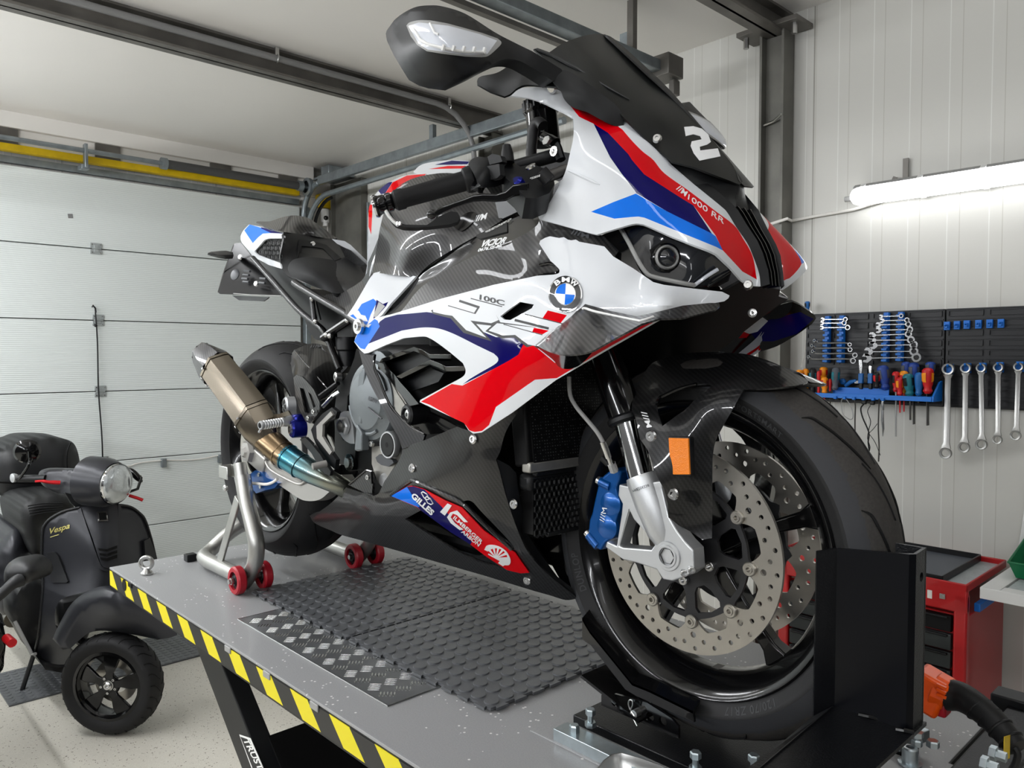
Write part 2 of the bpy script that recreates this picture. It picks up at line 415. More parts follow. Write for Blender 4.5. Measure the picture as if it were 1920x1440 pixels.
struct(MB().box((XG - .12, (YL + YR) / 2, 1.75), (0.1, YR - YL + .2, 3.5)), 'wall_front', 'wall_panel', smooth=0)
struct(MB().box((XG - .045, 2.30, 1.6), (0.05, 0.30, 3.2)), 'wall_front', 'wall_panel', smooth=0)

# ---- sectional garage door
d = tagp(thing('door_1', None, None, (XG, 0.5, 0)), kind='structure')
del d  # the door is rebuilt below as one structure with panels
door = bpy.data.objects['door_1']; ROOT[door.name] = V(XG, 0.5, 0)
DY0, DY1 = -3.3, 2.10
for i in range(6):
    zb = i * 0.4985 + 0.02
    MB().box((XG - .02, (DY0 + DY1) / 2, zb + .2465), (0.04, DY1 - DY0, 0.492)).build('door_panel', 'door_skin', door, smooth=0, bevel=0.003)
MB().box((XG - .022, (DY0 + DY1) / 2, 3.045), (0.03, DY1 - DY0, 0.045)).build('top_seal', 'galvanised', door, smooth=0)
def hinge(y, z):
    h = MB(); h.box((XG + .004, y, z + .022), (.005, .075, .034)); h.box((XG + .004, y, z - .022), (.005, .075, .034)); h.box((XG + .006, y, z), (.009, .03, .05))
    h.cyl((XG + .011, y - .03, z), (XG + .011, y + .03, z), .005, n=8)
    o = h.build('hinge', 'hinge_zinc', door, bevel=.002)
    b = MB()
    for sy in (-1, 1):
        for sz in (-1, 1): b.lathe([(.005, 0), (.004, .004), (0.0001, .004)], (XG + .0065, y + sy * .026, z + sz * .028), (1, 0, 0), 8)
    b.build('screw', 'bolt_steel', o)
for px, py in ((180, 465), (184, 597), (188, 732), (193, 864), (196, 1000)):
    q = XP(px, py, XG); k = round((q.z - .02) / .4985); hinge(q.y, .018 + k * .4985)
for k in range(1, 6): hinge(-1.9, .018 + k * .4985)

# pull cord hanging on the door
q0, q1 = XP(179, 586, XG + .03), XP(192, 862, XG + .03)
mb = MB(); mb.tube([q0 + (q1 - q0) * t + V(0, 0.004 * math.sin(t * 9), 0) for t in [i / 10 for i in range(11)]], .005, 8)
mb.tube([q0 + V(0, -.02, .035), q0 + V(0, -.016, .05), q0 + V(0, 0, .03), q0 + V(0, .002, 0)], .006, 8)
mb.sph(q0 + V(0, 0, -.09), .011); mb.sph(q1 + V(0, 0, -.01), .02, (1, 1.2, .8))
o = mb.build('pull_cord', 'black_satin', None, loc=q1); tagp(o, 'thin black pull cord stretched between the hinges of the white sectional garage door', 'cord')
# pale cable clipped to the door, with its clips
cp = [(150, 873), (215, 868.5), (240, 874), (262, 868), (307, 863), (345, 863), (380, 860), (414, 853), (440, 850)]
mb = MB(); mb.tube([XP(x, y, XG + .012) for x, y in curve([p + (1,) for p in cp[1:]], False)], .0045, 8)
cb = mb.build('door_cable', 'trim_white', None, loc=XP(307, 863, XG + .01)); tagp(cb, 'cream cable running low across the garage door in two grey clips', 'cable')
ROOT[cb.name] = XP(307, 863, XG + .01)
for x, y in ((307, 868), (413, 860)):
    q = XP(x, y, XG + .012); MB().box(q, (.03, .035, .065)).build('cable_clip', 'galvanised', cb, bevel=.003)
# small sticker square on door
q = XP(132, 405, XG + .001); MB().box(q, (.003, .03, .03), Matrix.Rotation(.12, 3, 'X')).build('sticker', 'conduit_grey', door, smooth=0)

# ---- head of the door: fascia, spring shaft, yellow beam, mounting plates
zf0, zf1 = 3.235, 3.335
struct(MB().box((XG + .02, (YL + 2.2) / 2 - .0, (zf0 + zf1) / 2 + .004), (0.09, 2.2 - YL, zf1 - zf0 + .01)), 'trim_1', 'trim_white', smooth=0, bevel=.004)
struct(MB().box((XG + .012, (YL + 2.4) / 2, 3.17), (0.02, 2.4 - YL, 0.14)), 'trim_2', 'trim_white', smooth=0)
o = MB().box((XG + .05, (-3.4 + 2.06) / 2, 3.105), (.06, 5.46, .045)).build('door_beam', 'yellow_paint', None, loc=(XG, -.7, 3.08), bevel=.003)
tagp(o, 'long yellow steel beam above the garage door', 'beam')
o = MB().box((XG + .06, 2.33, 3.065), (.08, .19, .11)).build('beam_end', 'yellow_paint', None, loc=(XG, 2.2, 2.9), bevel=.004)
tagp(o, 'short yellow steel block beside the door track, above the small white camera', 'block')
for y in (-1.1, -.55, -.0, .62, 1.42, 1.98):
    if y < -0.2 and False: continue
    struct(MB().box((XG + .03, y, 3.175), (.025, .16, .12)), 'trim_3', 'beam_steel', smooth=0)
sh = thing('spring_shaft', 'grey torsion spring shaft above the yellow beam of the garage door', 'shaft', (XG + .14, .5, 3.14))
MB().cyl((XG + .14, -3.3, 3.145), (XG + .14, 2.14, 3.145), .016, n=14).build('shaft_tube', 'galvanised', sh)
MB().cyl((XG + .14, .98, 3.145), (XG + .14, 2.02, 3.145), .032, n=18).build('spring', 'spring_grey', sh)
MB().cyl((XG + .14, -1.2, 3.145), (XG + .14, -.12, 3.145), .032, n=18).build('spring', 'spring_grey', sh)
for y in (-.1, .96, 2.03):
    MB().cyl((XG + .14, y - .02, 3.145), (XG + .14, y + .02, 3.145), .042, n=16).build('winding_cone', 'galvanised', sh)
for y in (.45, ):
    h = MB(); h.box((XG + .14, y, 3.11), (.05, .02, .16)); h.box((XG + .09, y, 3.04), (.1, .05, .03)); h.build('bracket', 'galvanised', sh, bevel=.003)
MB().lathe([(.05, -.02), (.075, -.015), (.075, .015), (.05, .02), (.02, .02)], (XG + .14, 2.1, 3.145), (0, 1, 0), 24).build('cable_drum', 'galvanised', sh)

# ---- door track: vertical rail, curve and long horizontal pair of rails
def rail(pts, w, h): 
    mb = MB()
    for a, b_ in zip(pts[:-1], pts[1:]): mb.beam(a, b_, w, h)
    return mb
tr = thing('door_track', 'galvanised track of the garage door bending back below the ceiling', 'track', (XG + .07, 2.14, 0))
MB().box((XG + .03, 2.14, 1.5), (.06, .045, 3.0)).build('vertical_rail', 'galvanised', tr, bevel=.003)
A = XP(572, 392, XG + .25); 
ycorner = 2.14
q_far = YP(600, 362, ycorner); q_near = YP(1000, 213, ycorner)
def arc(c, r, n=8): return [V(c[0] + r - r * math.cos(PI / 2 * i / n), c[1], c[2] + r * math.sin(PI / 2 * i / n)) for i in range(n + 1)]
mb = MB()
for r, zz, w in ((.34, 2.72, .045),):
    pts = [V(XG + .05, ycorner, 2.4)] + arc((XG + .05, ycorner, zz), r); mb.tube(pts, .022, 8)
    mb.tube([pts[-1] + V(0, 0, 0), V(-2.3, ycorner, pts[-1].z + .02)], .022, 8)
mb.build('lower_rail', 'galvanised', tr)
mb = MB(); pts = arc((XG + .03, ycorner - .02, 2.9), .26); mb.tube(pts, .024, 8); mb.box(((XG + .29 - 2.3) / 2, ycorner - .02, 3.175), (abs(XG + .29 + 2.3), .035, .07))
mb.build('upper_rail', 'galvanised', tr, bevel=.004)
cr = [V(XG + .06, 2.19, 2.6)] + [V(XG + .06 + .3 * (1 - math.cos(t)), 2.19, 2.74 + .3 * math.sin(t)) for t in [PI / 2 * i / 8 for i in range(9)]]
MB().tube(cr, .014, 8).build('cable_guide', 'black_satin', tr)
hang = MB(); hang.box((-3.5, 2.14, 3.25), (.04, .03, .12)); hang.build('hanger', 'galvanised', tr)

# ---- security camera
sc_ = thing('security_camera', 'small white security camera under the yellow block in the corner', 'camera', XP(610, 425, XG + .06))
q = XP(610, 405, XG + .07)
MB().lathe([(.0001, -.055), (.03, -.055), (.036, -.045), (.036, .05), (.03, .058), (.0001, .058)], q, (0, 0, 1), 20).build('body', 'plastic_white', sc_)
MB().sph(q + V(.03, -.012, -.022), .02).build('lens', 'black_gloss', sc_)
MB().cyl(q + V(0, 0.0, -.05), q + V(0, 0, -.085), .022, n=16).build('foot', 'plastic_white', sc_)
mb = MB(); mb.tube([q + V(-.03, .03, .05), q + V(-.04, .05, -.2), q + V(-.04, .055, -.9)], .006, 6); mb.build('lead', 'trim_white', sc_)

# ---- columns and beams
def icol(name, x, y, w, d, z0, z1, m='column_steel', ax='x'):
    mb = MB(); t = .012
    if ax == 'x':   # web along Y
        mb.box((x, y - d / 2, (z0 + z1) / 2), (w, t, z1 - z0)); mb.box((x, y + d / 2, (z0 + z1) / 2), (w, t, z1 - z0)); mb.box((x, y, (z0 + z1) / 2), (t, d, z1 - z0))
    else:           # web along X (seen flat)
        mb.box((x - w / 2, y, (z0 + z1) / 2), (t, d, z1 - z0)); mb.box((x + w / 2, y, (z0 + z1) / 2), (t, d, z1 - z0)); mb.box((x, y, (z0 + z1) / 2), (w, t, z1 - z0))
    return mb
q = YP(1432, 300, 2.36); q2 = YP(1477, 300, 2.36)
cx, cw = (q.x + q2.x) / 2, q2.x - q.x - .012
o = thing('steel_column', 'dark steel column on the tool wall with a weld scorch halfway up', 'column', (cx, 2.36, 0))
icol('c', cx, 2.36, cw, .10, 0, 3.27, ax='y').build('shaft', 'column_steel', o, smooth=0)
mb = MB(); mb.box((cx, 2.33, 3.28), (.30, .16, .022)); mb.build('head_plate', 'beam_steel', o, smooth=0, bevel=.002)
for sx in (-.12, .12):
    MB().cyl((cx + sx, 2.29, 3.22), (cx + sx, 2.29, 3.27), .013, n=6).build('bolt', 'steel', o)
mb = MB(); zz = YP(1455, 222, 2.30).z; mb.tube([(cx - cw / 2, 2.33, zz - .01), (cx, 2.335, zz), (cx + cw / 2, 2.305, zz + .015)], .006, 6); mb.build('weld_seam', 'steel', o)
def ibeam(name, label, x, y0, y1, h=.15, w=.10, lower=0.0, m='beam_steel'):
    z = ceil_z(x) - lower
    o = thing(name, label, 'beam', (x, (y0 + y1) / 2, z - h))
    mb = MB(); mb.box((x, (y0 + y1) / 2, z - .006), (w, y1 - y0, .012)); mb.box((x, (y0 + y1) / 2, z - h + .006), (w, y1 - y0, .012)); mb.box((x, (y0 + y1) / 2, z - h / 2), (.012, y1 - y0, h))
    mb.build('profile', m, o, smooth=0); return o
ibeam('ceiling_beam', 'dark steel ceiling beam resting on the column of the tool wall', cx, YL, YR, h=.11)
# far beam carrying the conduit
fa, fb = ZP(0, 0, 3.25), YP(933, 222, 2.40)
xb2 = -3.16
q = XP(300, 92, xb2)
o = ibeam('ceiling_beam', 'long dark steel ceiling beam crossing upper left with a grey conduit clipped to its side', xb2, YL, YR, h=.13, w=.10)
q = YP(931, 250, 2.36)
o2 = thing('steel_column', 'dark steel column seen behind the brake lever, below the long beam', 'column', (xb2, 2.36, 0))
icol('c', xb2, 2.36, .13, .10, 0, 3.21, ax='y').build('shaft', 'column_steel', o2, smooth=0)
o2 = thing('steel_column', 'wide weathered steel column in the corner beside the garage door', 'column', (XG + .1, 2.36, 0))
mb = MB(); xa_ = YP(628, 400, 2.36).x; xb_ = YP(678, 400, 2.36).x; mb.box(((xa_ + xb_) / 2, 2.385, 1.6), (xb_ - xa_, .06, 3.2)); mb.box((xa_ + .012, 2.365, 1.6), (.012, .10, 3.2)); mb.build('shaft', 'column_steel', o2, smooth=0)
mb = MB(); mb.box((XG + .2, 2.30, 3.24), (.34, .2, .02)); mb.box((XG + .25, 2.27, 3.28), (.12, .15, .07)); mb.build('head_plate', 'galvanised', o2, bevel=.003)
# conduit on the far beam
cdt = thing('conduit', 'grey conduit clipped along the long ceiling beam, bending down to the far column', 'conduit', (xb2 + .07, 0, 3.2))
xx = xb2 + .075; zc = ceil_z(xb2) - .06
MB().tube([(xx, YL + .05, zc), (xx, 1.85, zc)] + [(xx, 1.85 + .3 * math.sin(t), zc - .3 * (1 - math.cos(t)) * .9) for t in [PI / 2 * i / 6 for i in range(1, 7)]] + [(xx, 2.17, 2.3)], .017, 12).build('pipe', 'conduit_grey', cdt)
for px, py in ((519, 100), (842, 198)):
    q = XP(px, py, xx); h = MB(); h.torus((xx, q.y, zc), (0, 1, 0), .02, .004, 16, 6); h.box((xx, q.y, zc + .03), (.012, .02, .05)); h.build('clip', 'steel', cdt)
# vertical conduits in the corner
for k, px in enumerate((679,)):
    q = XP(px, 400, XG + .1); o = MB().tube([(xb_ + .03, 2.40, .2), (xb_ + .03, 2.40, 3.0)], .010, 8).build('grey_pipe', 'galvanised', None, loc=(XG + .14, 2.395, .2))
    tagp(o, 'thin grey pipe standing against the tool wall beside the corner column', 'pipe')
# near rail hanging under the ceiling: dark channel at top centre
xr = -1.95
a, b_ = YP(1030, 45, .9), YP(1240, 120, 2.2)
o = thing('ceiling_rail', 'grey steel rail below the ceiling passing behind the windscreen to a box bracket', 'rail', (-2.2, 1.2, 3.1))
zr = 3.12
A, B = ZP(925, 0, zr), ZP(1245, 130, zr)
mb = MB(); mb.beam(V((A.x + B.x) / 2, -1.6, zr), V((A.x + B.x) / 2, B.y, zr), .07, .05); mb.build('channel', 'galvanised', o, bevel=.004)
xr = (A.x + B.x) / 2
mb = MB(); mb.beam(V(xr - .05, -1.6, zr - .04), V(xr - .05, B.y - .1, zr - .04), .03, .02); mb.build('inner_lip', 'beam_steel', o)
mb = MB(); mb.box((xr, B.y + .0, zr), (.16, .12, .10)); mb.box((xr + .05, B.y + .03, zr - .09), (.03, .05, .07)); mb.build('end_bracket', 'beam_steel', o, bevel=.004)
q = YP(1183, 60, B.y - .25)
mb = MB(); mb.box((q.x, B.y - .25, (zr + ceil_z(xr)) / 2 + .02), (.035, .012, ceil_z(xr) - zr)); mb.box((q.x + .02, B.y - .25, (zr + ceil_z(xr)) / 2 + .02), (.006, .03, ceil_z(xr) - zr)); mb.build('hanger', 'beam_steel', o)
mb = MB(); mb.box((q.x - .03, B.y - .25, zr + .07), (.06, .01, .08)); mb.build('hanger_plate', 'galvanised', o)

# thin cable along the tool wall, over the column
cw_pts = [YP(1445, 420, 2.29), YP(1476, 410, 2.29), YP(1484, 414, 2.40), YP(1520, 407, 2.405), YP(1600, 393, 2.405), (-.3, 2.405, 2.495), (1.5, 2.405, 2.5)]
o = MB().tube(cw_pts, .007, 8).build('power_cable', 'trim_white', None, loc=(-.9, 2.4, 2.45))
tagp(o, 'white cable running level across the steel column to the lit tube light', 'cable')
struct(MB().box((XG + .02, -1.0, .045), (.02, 4.6, .09)), 'baseboard_front', 'baseboard_black', smooth=0)
struct(MB().box(((XG + XB) / 2, YR - .01, .045), (XB - XG - .3, .02, .09)), 'baseboard_right', 'baseboard_black', smooth=0)

# ---- tube lights, with unseen fill lamps added
def tube_light(label, c, ax, L=1.27, tilt=0, group=None, lit='lens_lit'):
    """grey weatherproof batten with a lit opal cover; c = centre of the cover, ax = 'x' or 'y', tilt turns the face from down towards -Y"""
    o = thing('tube_light', label, 'light', c, group)
    M = Matrix.Rotation(tilt, 3, 'X'); r = .042; n = 10
    if ax == 'y': M = Matrix.Rotation(PI / 2, 3, 'Z') @ M
    def ring(x, s, up=False):
        return [V(c) + M @ V(x, r * s * math.cos(a), -r * .95 * s * math.sin(a)) for a in [PI * k / n for k in range(n + 1)]]
    rg = [ring(-L / 2, .35), ring(-L / 2 + .012, .75), ring(-L / 2 + .035, 1)] + [ring(L / 2 - .035, 1), ring(L / 2 - .012, .75), ring(L / 2, .35)]
    mb = MB(); mb.loft(rg, caps=False, closed=False); nn = n + 1
    for i in range(len(rg) - 1): pass
    mb.add([q for q in rg[0]], [tuple(range(nn))]); mb.add([q for q in rg[-1]], [tuple(reversed(range(nn)))])
    mb.build('cover', lit, o)
    h = MB(); h.box(V(c) + M @ V(0, 0, .014), (L - .03, .085, .028), M); h.box(V(c) + M @ V(0, 0, .035), (L - .07, .062, .02), M); h.build('housing', 'lamp_grey', o, bevel=.005)
    for k in range(6):
        for s in (-1, 1):
            q = V(c) + M @ V(-L / 2 + .06 + k * (L - .12) / 5, s * .044, .004); MB().box(q, (.02, .008, .022), M).build('clip', 'plastic_white', o)
    return o, M
qa, qb = YP(1600, 385, 2.36), YP(1920, 332, 2.36)
L1 = 1.27; c1 = V(qa.x + L1 / 2 - .01, 2.36, (qa.z + qb.z) / 2 + .028)
o, M_ = tube_light('long white lit tube light on the tool wall above the pegboard', c1, 'x', L1, tilt=-.9)
q = YP(1697, 330, 2.40)
MB().box((q.x, 2.405, q.z), (.022, .006, .15)).build('strap', 'beam_steel', o)
q = YP(1672, 342, 2.40); MB().box((q.x, 2.40, q.z - .01), (.018, .005, .07), Matrix.Rotation(.45, 3, 'Y')).build('strap', 'beam_steel', o)
MB().box((q.x + 1.0, 2.405, q.z + .01), (.022, .006, .14)).build('strap', 'beam_steel', o)
q = qa + V(-.045, 0.02, .035); MB().cyl(q, q + V(.05, 0, 0), .012, n=12).build('cable_gland', 'lamp_grey', o)
where = ('over the middle of the lift', 'over the front of the lift', 'above the photographer', 'nearest the back wall', 'nearest the garage door, added as fill', 'over the near rear bay, added as fill', 'over the scooter, added as fill', 'between the scooter and the lift, added as fill')
for i, (x, y, dz) in enumerate(((-1.4, -.55, .22), (0.4, -.55, .22), (2.3, -.75, .22), (2.4, -2.6, .22), (-4.3, -2.4, .5), (-2.6, -2.4, .5), (-4.25, -1.15, .5), (-2.6, -1.15, .5))):
    tube_light('tube light hanging below the ceiling ' + where[i], (x, y, ceil_z(x) - dz), 'x', 1.5, group='ceiling tube lights', lit='lens_lit_ceiling' if i < 4 else 'lens_added_bay')  # bay lamps are unseen, added to brighten the door and ceiling
for i, x in enumerate((-4.3, -2.6, -.9, .8, 2.5)):  # invented wall lamps out of view, added to lift the ceiling
    tube_light('unseen tube light added as fill on the wall opposite the tools, %s from the garage door' % ('first', 'second', 'third', 'fourth', 'fifth')[i], (x, YL + .08, 2.35), 'x', 1.5, tilt=2.0, group='added fill lights opposite', lit='lens_added_wall')
for i, y in enumerate((-2.2, .2)):  # added out of view to light the door and bike front
    tube_light('unseen tube light added as fill on the wall behind the photographer, %s from the tool wall' % ('second', 'first')[i], (XB - .08, y, 2.35), 'y', 1.5, tilt=2.0, group='added fill lights behind', lit='lens_lit_ceiling')
# ================================================================== THE LIFT
m = mat('deck_grey', (148, 149, 150), rough=0.4, coat=0.15); nt = m.node_tree; N, L, b = nodes_of(m)
tc = N.new('ShaderNodeTexCoord'); v1 = N.new('ShaderNodeTexVoronoi'); v1.inputs['Scale'].default_value = 70; n2 = N.new('ShaderNodeTexNoise'); n2.inputs['Scale'].default_value = 7; n2.inputs['Detail'].default_value = 2
n3 = N.new('ShaderNodeTexNoise'); n3.inputs['Scale'].default_value = 420; n3.inputs['Detail'].default_value = 2
for q in (v1, n2, n3): L.new(tc.outputs['Object'], q.inputs['Vector'])
fl = mth(nt, 'MULTIPLY', mth(nt, 'LESS_THAN', v1.outputs['Distance'], 0.16), mth(nt, 'GREATER_THAN', n2.outputs['Fac'], 0.52))
L.new(mixc(nt, fl, mixc(nt, n3.outputs['Fac'], srgb(136, 137, 138), srgb(162, 163, 164)), srgb(226, 226, 224)), b.inputs['Base Color'])
m = mat('hazard_tape', (220, 205, 0), rough=0.4); nt = m.node_tree; N, L, b = nodes_of(m)
tc = N.new('ShaderNodeTexCoord'); sp = N.new('ShaderNodeSeparateXYZ'); L.new(tc.outputs['Object'], sp.inputs[0])
# object space of the deck has its origin at the corner; stripes lean towards the front end going down
u = mth(nt, 'ADD', sp.outputs[0], mth(nt, 'MULTIPLY', sp.outputs[2], 1.12))
st = mth(nt, 'LESS_THAN', mth(nt, 'FLOORED_MODULO', mth(nt, 'ADD', u, -0.2405), 0.1475), 0.069)
L.new(mixc(nt, st, srgb(24, 24, 24), srgb(222, 208, 8)), b.inputs['Base Color'])
mat('chequer_alu', (118, 120, 122), rough=0.3, metal=0.55, vary=(8, 0.2))
mat('chequer_rib', (196, 198, 198), rough=0.22, metal=0.95)
mat('mat_rubber', (84, 86, 89), rough=0.3, spec=.6, bump=(500, 0.12))
mat('stand_steel', (186, 186, 182), rough=0.36, metal=0.85, vary=(14, 0.1))
mat('red_wheel', (168, 24, 40), rough=0.4)
mat('orange_plastic', (252, 90, 8), rough=0.35, coat=0.3)
mat('crackle_black', (10, 11, 14), rough=0.33, spec=.3, bump=(420, 0.3))
mat('black_plate', (6, 7, 11), rough=0.3, spec=.25); mat('sticker_white', (238, 238, 236), rough=0.5)

X0, X1, Y0, Y1 = -1.827, 0.286, -0.374, 0.480
lift = thing('motorcycle_lift', 'long grey scissor lift table with black and yellow hazard tape along its edge', 'lift table', (X0, Y0, DECK))
mb = MB(); mb.box(((X0 + X1) / 2, (Y0 + Y1) / 2, DECK - .003), (X1 - X0, Y1 - Y0, .006)); mb.build('deck_plate', 'deck_grey', lift, smooth=0, bevel=.001)
mb = MB(); zt = DECK - .0065; hh = .052
mb.box(((X0 + X1) / 2, Y0 + .004, zt - hh / 2), (X1 - X0, .006, hh)); mb.box(((X0 + X1) / 2, Y1 - .004, zt - hh / 2), (X1 - X0, .006, hh)); mb.box((X0 + .004, (Y0 + Y1) / 2, zt - hh / 2), (.006, Y1 - Y0, hh)); mb.box((X1 - .004, (Y0 + Y1) / 2, zt - hh / 2), (.006, Y1 - Y0, hh))
sk = mb.build('deck_skirt', 'black_satin', lift, smooth=0)
MB().box(((X0 + X1) / 2, Y0 + .0004, zt - .003 - (hh - .008) / 2), (X1 - X0 - .004, .0012, hh - .008)).build('hazard_tape', 'hazard_tape', sk, smooth=0)
q = YP(233, 1097, Y0 - .001); MB().cyl(q + V(0, -.001, 0), q + V(0, .004, 0), .0165, n=20).build('side_hole', 'black_deep', sk)
for px, py in ((244, 1093), (427, 1209), (500, 1257), (589, 1314)):
    q = YP(px, py, Y0 - .001); MB().box((q.x, Y0 - .001, DECK - .012), (.03, .004, .014)).build('edge_slot', 'black_deep' if px in (244,) else 'lamp_grey', sk, bevel=.002)
# scissor legs
lg = .105
for y in (-.33, .43):
    a, c_ = V(-1.262, y, 1.08), V(-.045, y, .10)
    mb = MB(); mb.beam(a, c_, .012, lg, up=(0, 1, 0)); 
    d_ = (c_ - a).normalized(); n_ = V(-d_.z, 0, d_.x)
    MB().prism([a - n_ * .05, a + n_ * .05, c_ + n_ * .05, c_ - n_ * .05], (0, .045, 0)).build('scissor_leg', 'black_satin', lift, smooth=0, bevel=.003)
    a2, c2 = V(.10, y + (.06 if y < 0 else -.02), 1.07), V(-1.25, y + (.06 if y < 0 else -.02), .10)
    d2 = (c2 - a2).normalized(); n2_ = V(-d2.z, 0, d2.x)
    MB().prism([a2 - n2_ * .045, a2 + n2_ * .045, c2 + n2_ * .045, c2 - n2_ * .045], (0, .03, 0)).build('scissor_leg', 'black_satin', lift, smooth=0, bevel=.003)
dleg = (V(-.045, 0, .10) - V(-1.262, 0, 1.08)).normalized()
p0 = V(-.94, 0, .905); p1 = p0 + dleg * .235
MB().prism([p0 + V(0, -.30, 0), p0 + V(0, .40, 0), p1 + V(0, .40, 0), p1 + V(0, -.30, 0)], (0, 0, .006)).build('cross_plate', 'black_deep', lift, smooth=0)
MB().box((-.65, .05, .03), (1.7, .80, .06)).build('floor_frame', 'black_satin', lift, smooth=0, bevel=.004)
# white lettered sticker on the near leg
leg_pf = lambda x, y: YP(x, y, -.3305)
mb = MB(); ring = [(449, 1377), (470, 1384), (504, 1462), (480, 1462)]
mb.prism([leg_pf(*p) for p in ring], (0, -.0006, 0)); st_ = mb.build('leg_sticker', 'sticker_white', lift, smooth=0)
inn = [(451.5, 1381), (468, 1387), (500, 1458), (482, 1459)]
mb = MB(); mb.prism([leg_pf(*p) + V(0, -.0008, 0) for p in inn], (0, -.0004, 0)); mb.build('sticker_field', 'black_satin', st_, smooth=0)
lettering('sticker_word', 'TRUSTED', (455, 1386), (497, 1468), (10, -1.5), lambda x, y: YP(x, y, -.3318), 'sticker_white', st_, bold=.02, off=.0003)
# checker plate insert with a grid of raised bars
cx0, cx1, cy0, cy1 = -1.112, -.478, -.292, .30
MB().box(((cx0 + cx1) / 2, (cy0 + cy1) / 2, DECK + .001), (cx1 - cx0, cy1 - cy0, .0025)).build('chequer_plate', 'chequer_alu', lift, smooth=0)
MB().tube([(cx0, cy1, DECK + .001), (cx0, cy0, DECK + .001), (cx1, cy0, DECK + .001), (cx1, cy1, DECK + .001)], .0022, 6).build('plate_edge', 'chequer_rib', lift)
mb = MB(); e1 = V(RT.x, RT.y, 0).normalized(); e2 = V(-RT.y, RT.x, 0).normalized()
def rib(c, d, l=.012, w_=.0019):
    n_ = V(-d.y, d.x, 0); t = [(-l, 0), (-l * .5, w_), (l * .5, w_), (l, 0), (l * .5, -w_), (-l * .5, -w_)]
    P = [c + d * a + n_ * b_ for a, b_ in t] + [c + V(0, 0, .0013) + d * a * .7 + n_ * b_ * .4 for a, b_ in t]
    mb.add(P, [(i, (i + 1) % 6, 6 + (i + 1) % 6, 6 + i) for i in range(6)] + [(6, 7, 8, 9, 10, 11)])
for i in range(-1, 9):
    for j in range(0, 9):
        for k, (ox, oy) in enumerate(((0, 0), (.0415, .0))):
            c0 = V(-1.026 + .0845 * i + ox + (-.0415 if j % 2 else 0) , -.2655 + .0365 * j, DECK + .0022)
            d = e1 if (k == 0) == (j % 2 == 1) else e2; 
            if j % 2: d = e1 if k == 0 else e2
            n_ = V(-d.y, d.x, 0)
            for q in range(-2, 3):
                c = c0 + n_ * .0066 * q
                if cx0 + .012 < c.x < cx1 - .012 and cy0 + .01 < c.y < cy1 - .01: rib(c, d)
mb.build('plate_ribs', 'chequer_rib', lift, smooth=50)
# eye bolt
eb = thing('eye_bolt', 'shiny steel eye bolt on the rear corner of the lift deck', 'eye bolt', ZP(275, 1077, DECK))
q = ZP(275, 1077, DECK); MB().torus(q + V(0, 0, .034), (.75, -.6, 0), .0165, .0062, 28, 10).build('eye', 'steel', eb)
MB().lathe([(.0001, .001), (.017, .001), (.017, .006), (.011, .012), (.008, .02), (.0001, .02)], q, (0, 0, 1), 20).build('collar', 'steel', eb)

# ---- rubber coin mat: interlocking tiles
def coin_tile(x0, y0, nx, ny, pitch=.0362, label=''):
    o = thing('coin_mat', label, 'mat', (x0, y0, DECK + .0035))
    W, H = nx * pitch, ny * pitch; z0, z1 = DECK + .0035, DECK + .0085
    mb = MB(); out = []
    def edge(a, d, n_, cnt, t=.0065):
        pts = []; Ls = (cnt) ; step = 1.0 / Ls
        return pts
    # dovetail edge all round
    per = []
    def run(a, b_, n_):
        a, b_, n_ = V(a), V(b_), V(n_); Lr = (b_ - a).length; k = max(2, int(Lr / .043)); d = (b_ - a) / k
        for i in range(k):
            s = a + d * i
            per.extend([s, s + d * .26, s + d * .18 + n_ * .0075, s + d * .82 + n_ * .0075, s + d * .74])
    run((x0, y0, z0), (x0 + W, y0, z0), (0, -1, 0)); run((x0 + W, y0, z0), (x0 + W, y0 + H, z0), (1, 0, 0))
    run((x0 + W, y0 + H, z0), (x0, y0 + H, z0), (0, 1, 0)); run((x0, y0 + H, z0), (x0, y0, z0), (-1, 0, 0))
    mb.prism(per, (0, 0, z1 - z0)); mb.build('base_sheet', 'mat_rubber', o, smooth=0)
    mb = MB()
    for i in range(nx):
        for j in range(ny):
            mb.lathe([(.0142, 0), (.0137, .0022), (.0130, .0026), (.0001, .0026)], (x0 + (i + .5) * pitch, y0 + (j + .5) * pitch, z1 - .0001), (0, 0, 1), 16)
    s = mb.build('coin_studs', 'mat_rubber', o, smooth=30); return o
t1_ = coin_tile(-.332 - 13 * .0362, -.172, 13, 14, label='black rubber coin tile on the lift deck, the one nearer the front wheel')
t2_ = coin_tile(-.332 - 26 * .0362 - .009, -.176, 13, 14, label='black rubber coin tile on the lift deck, the one touching the paddock stand wheels')

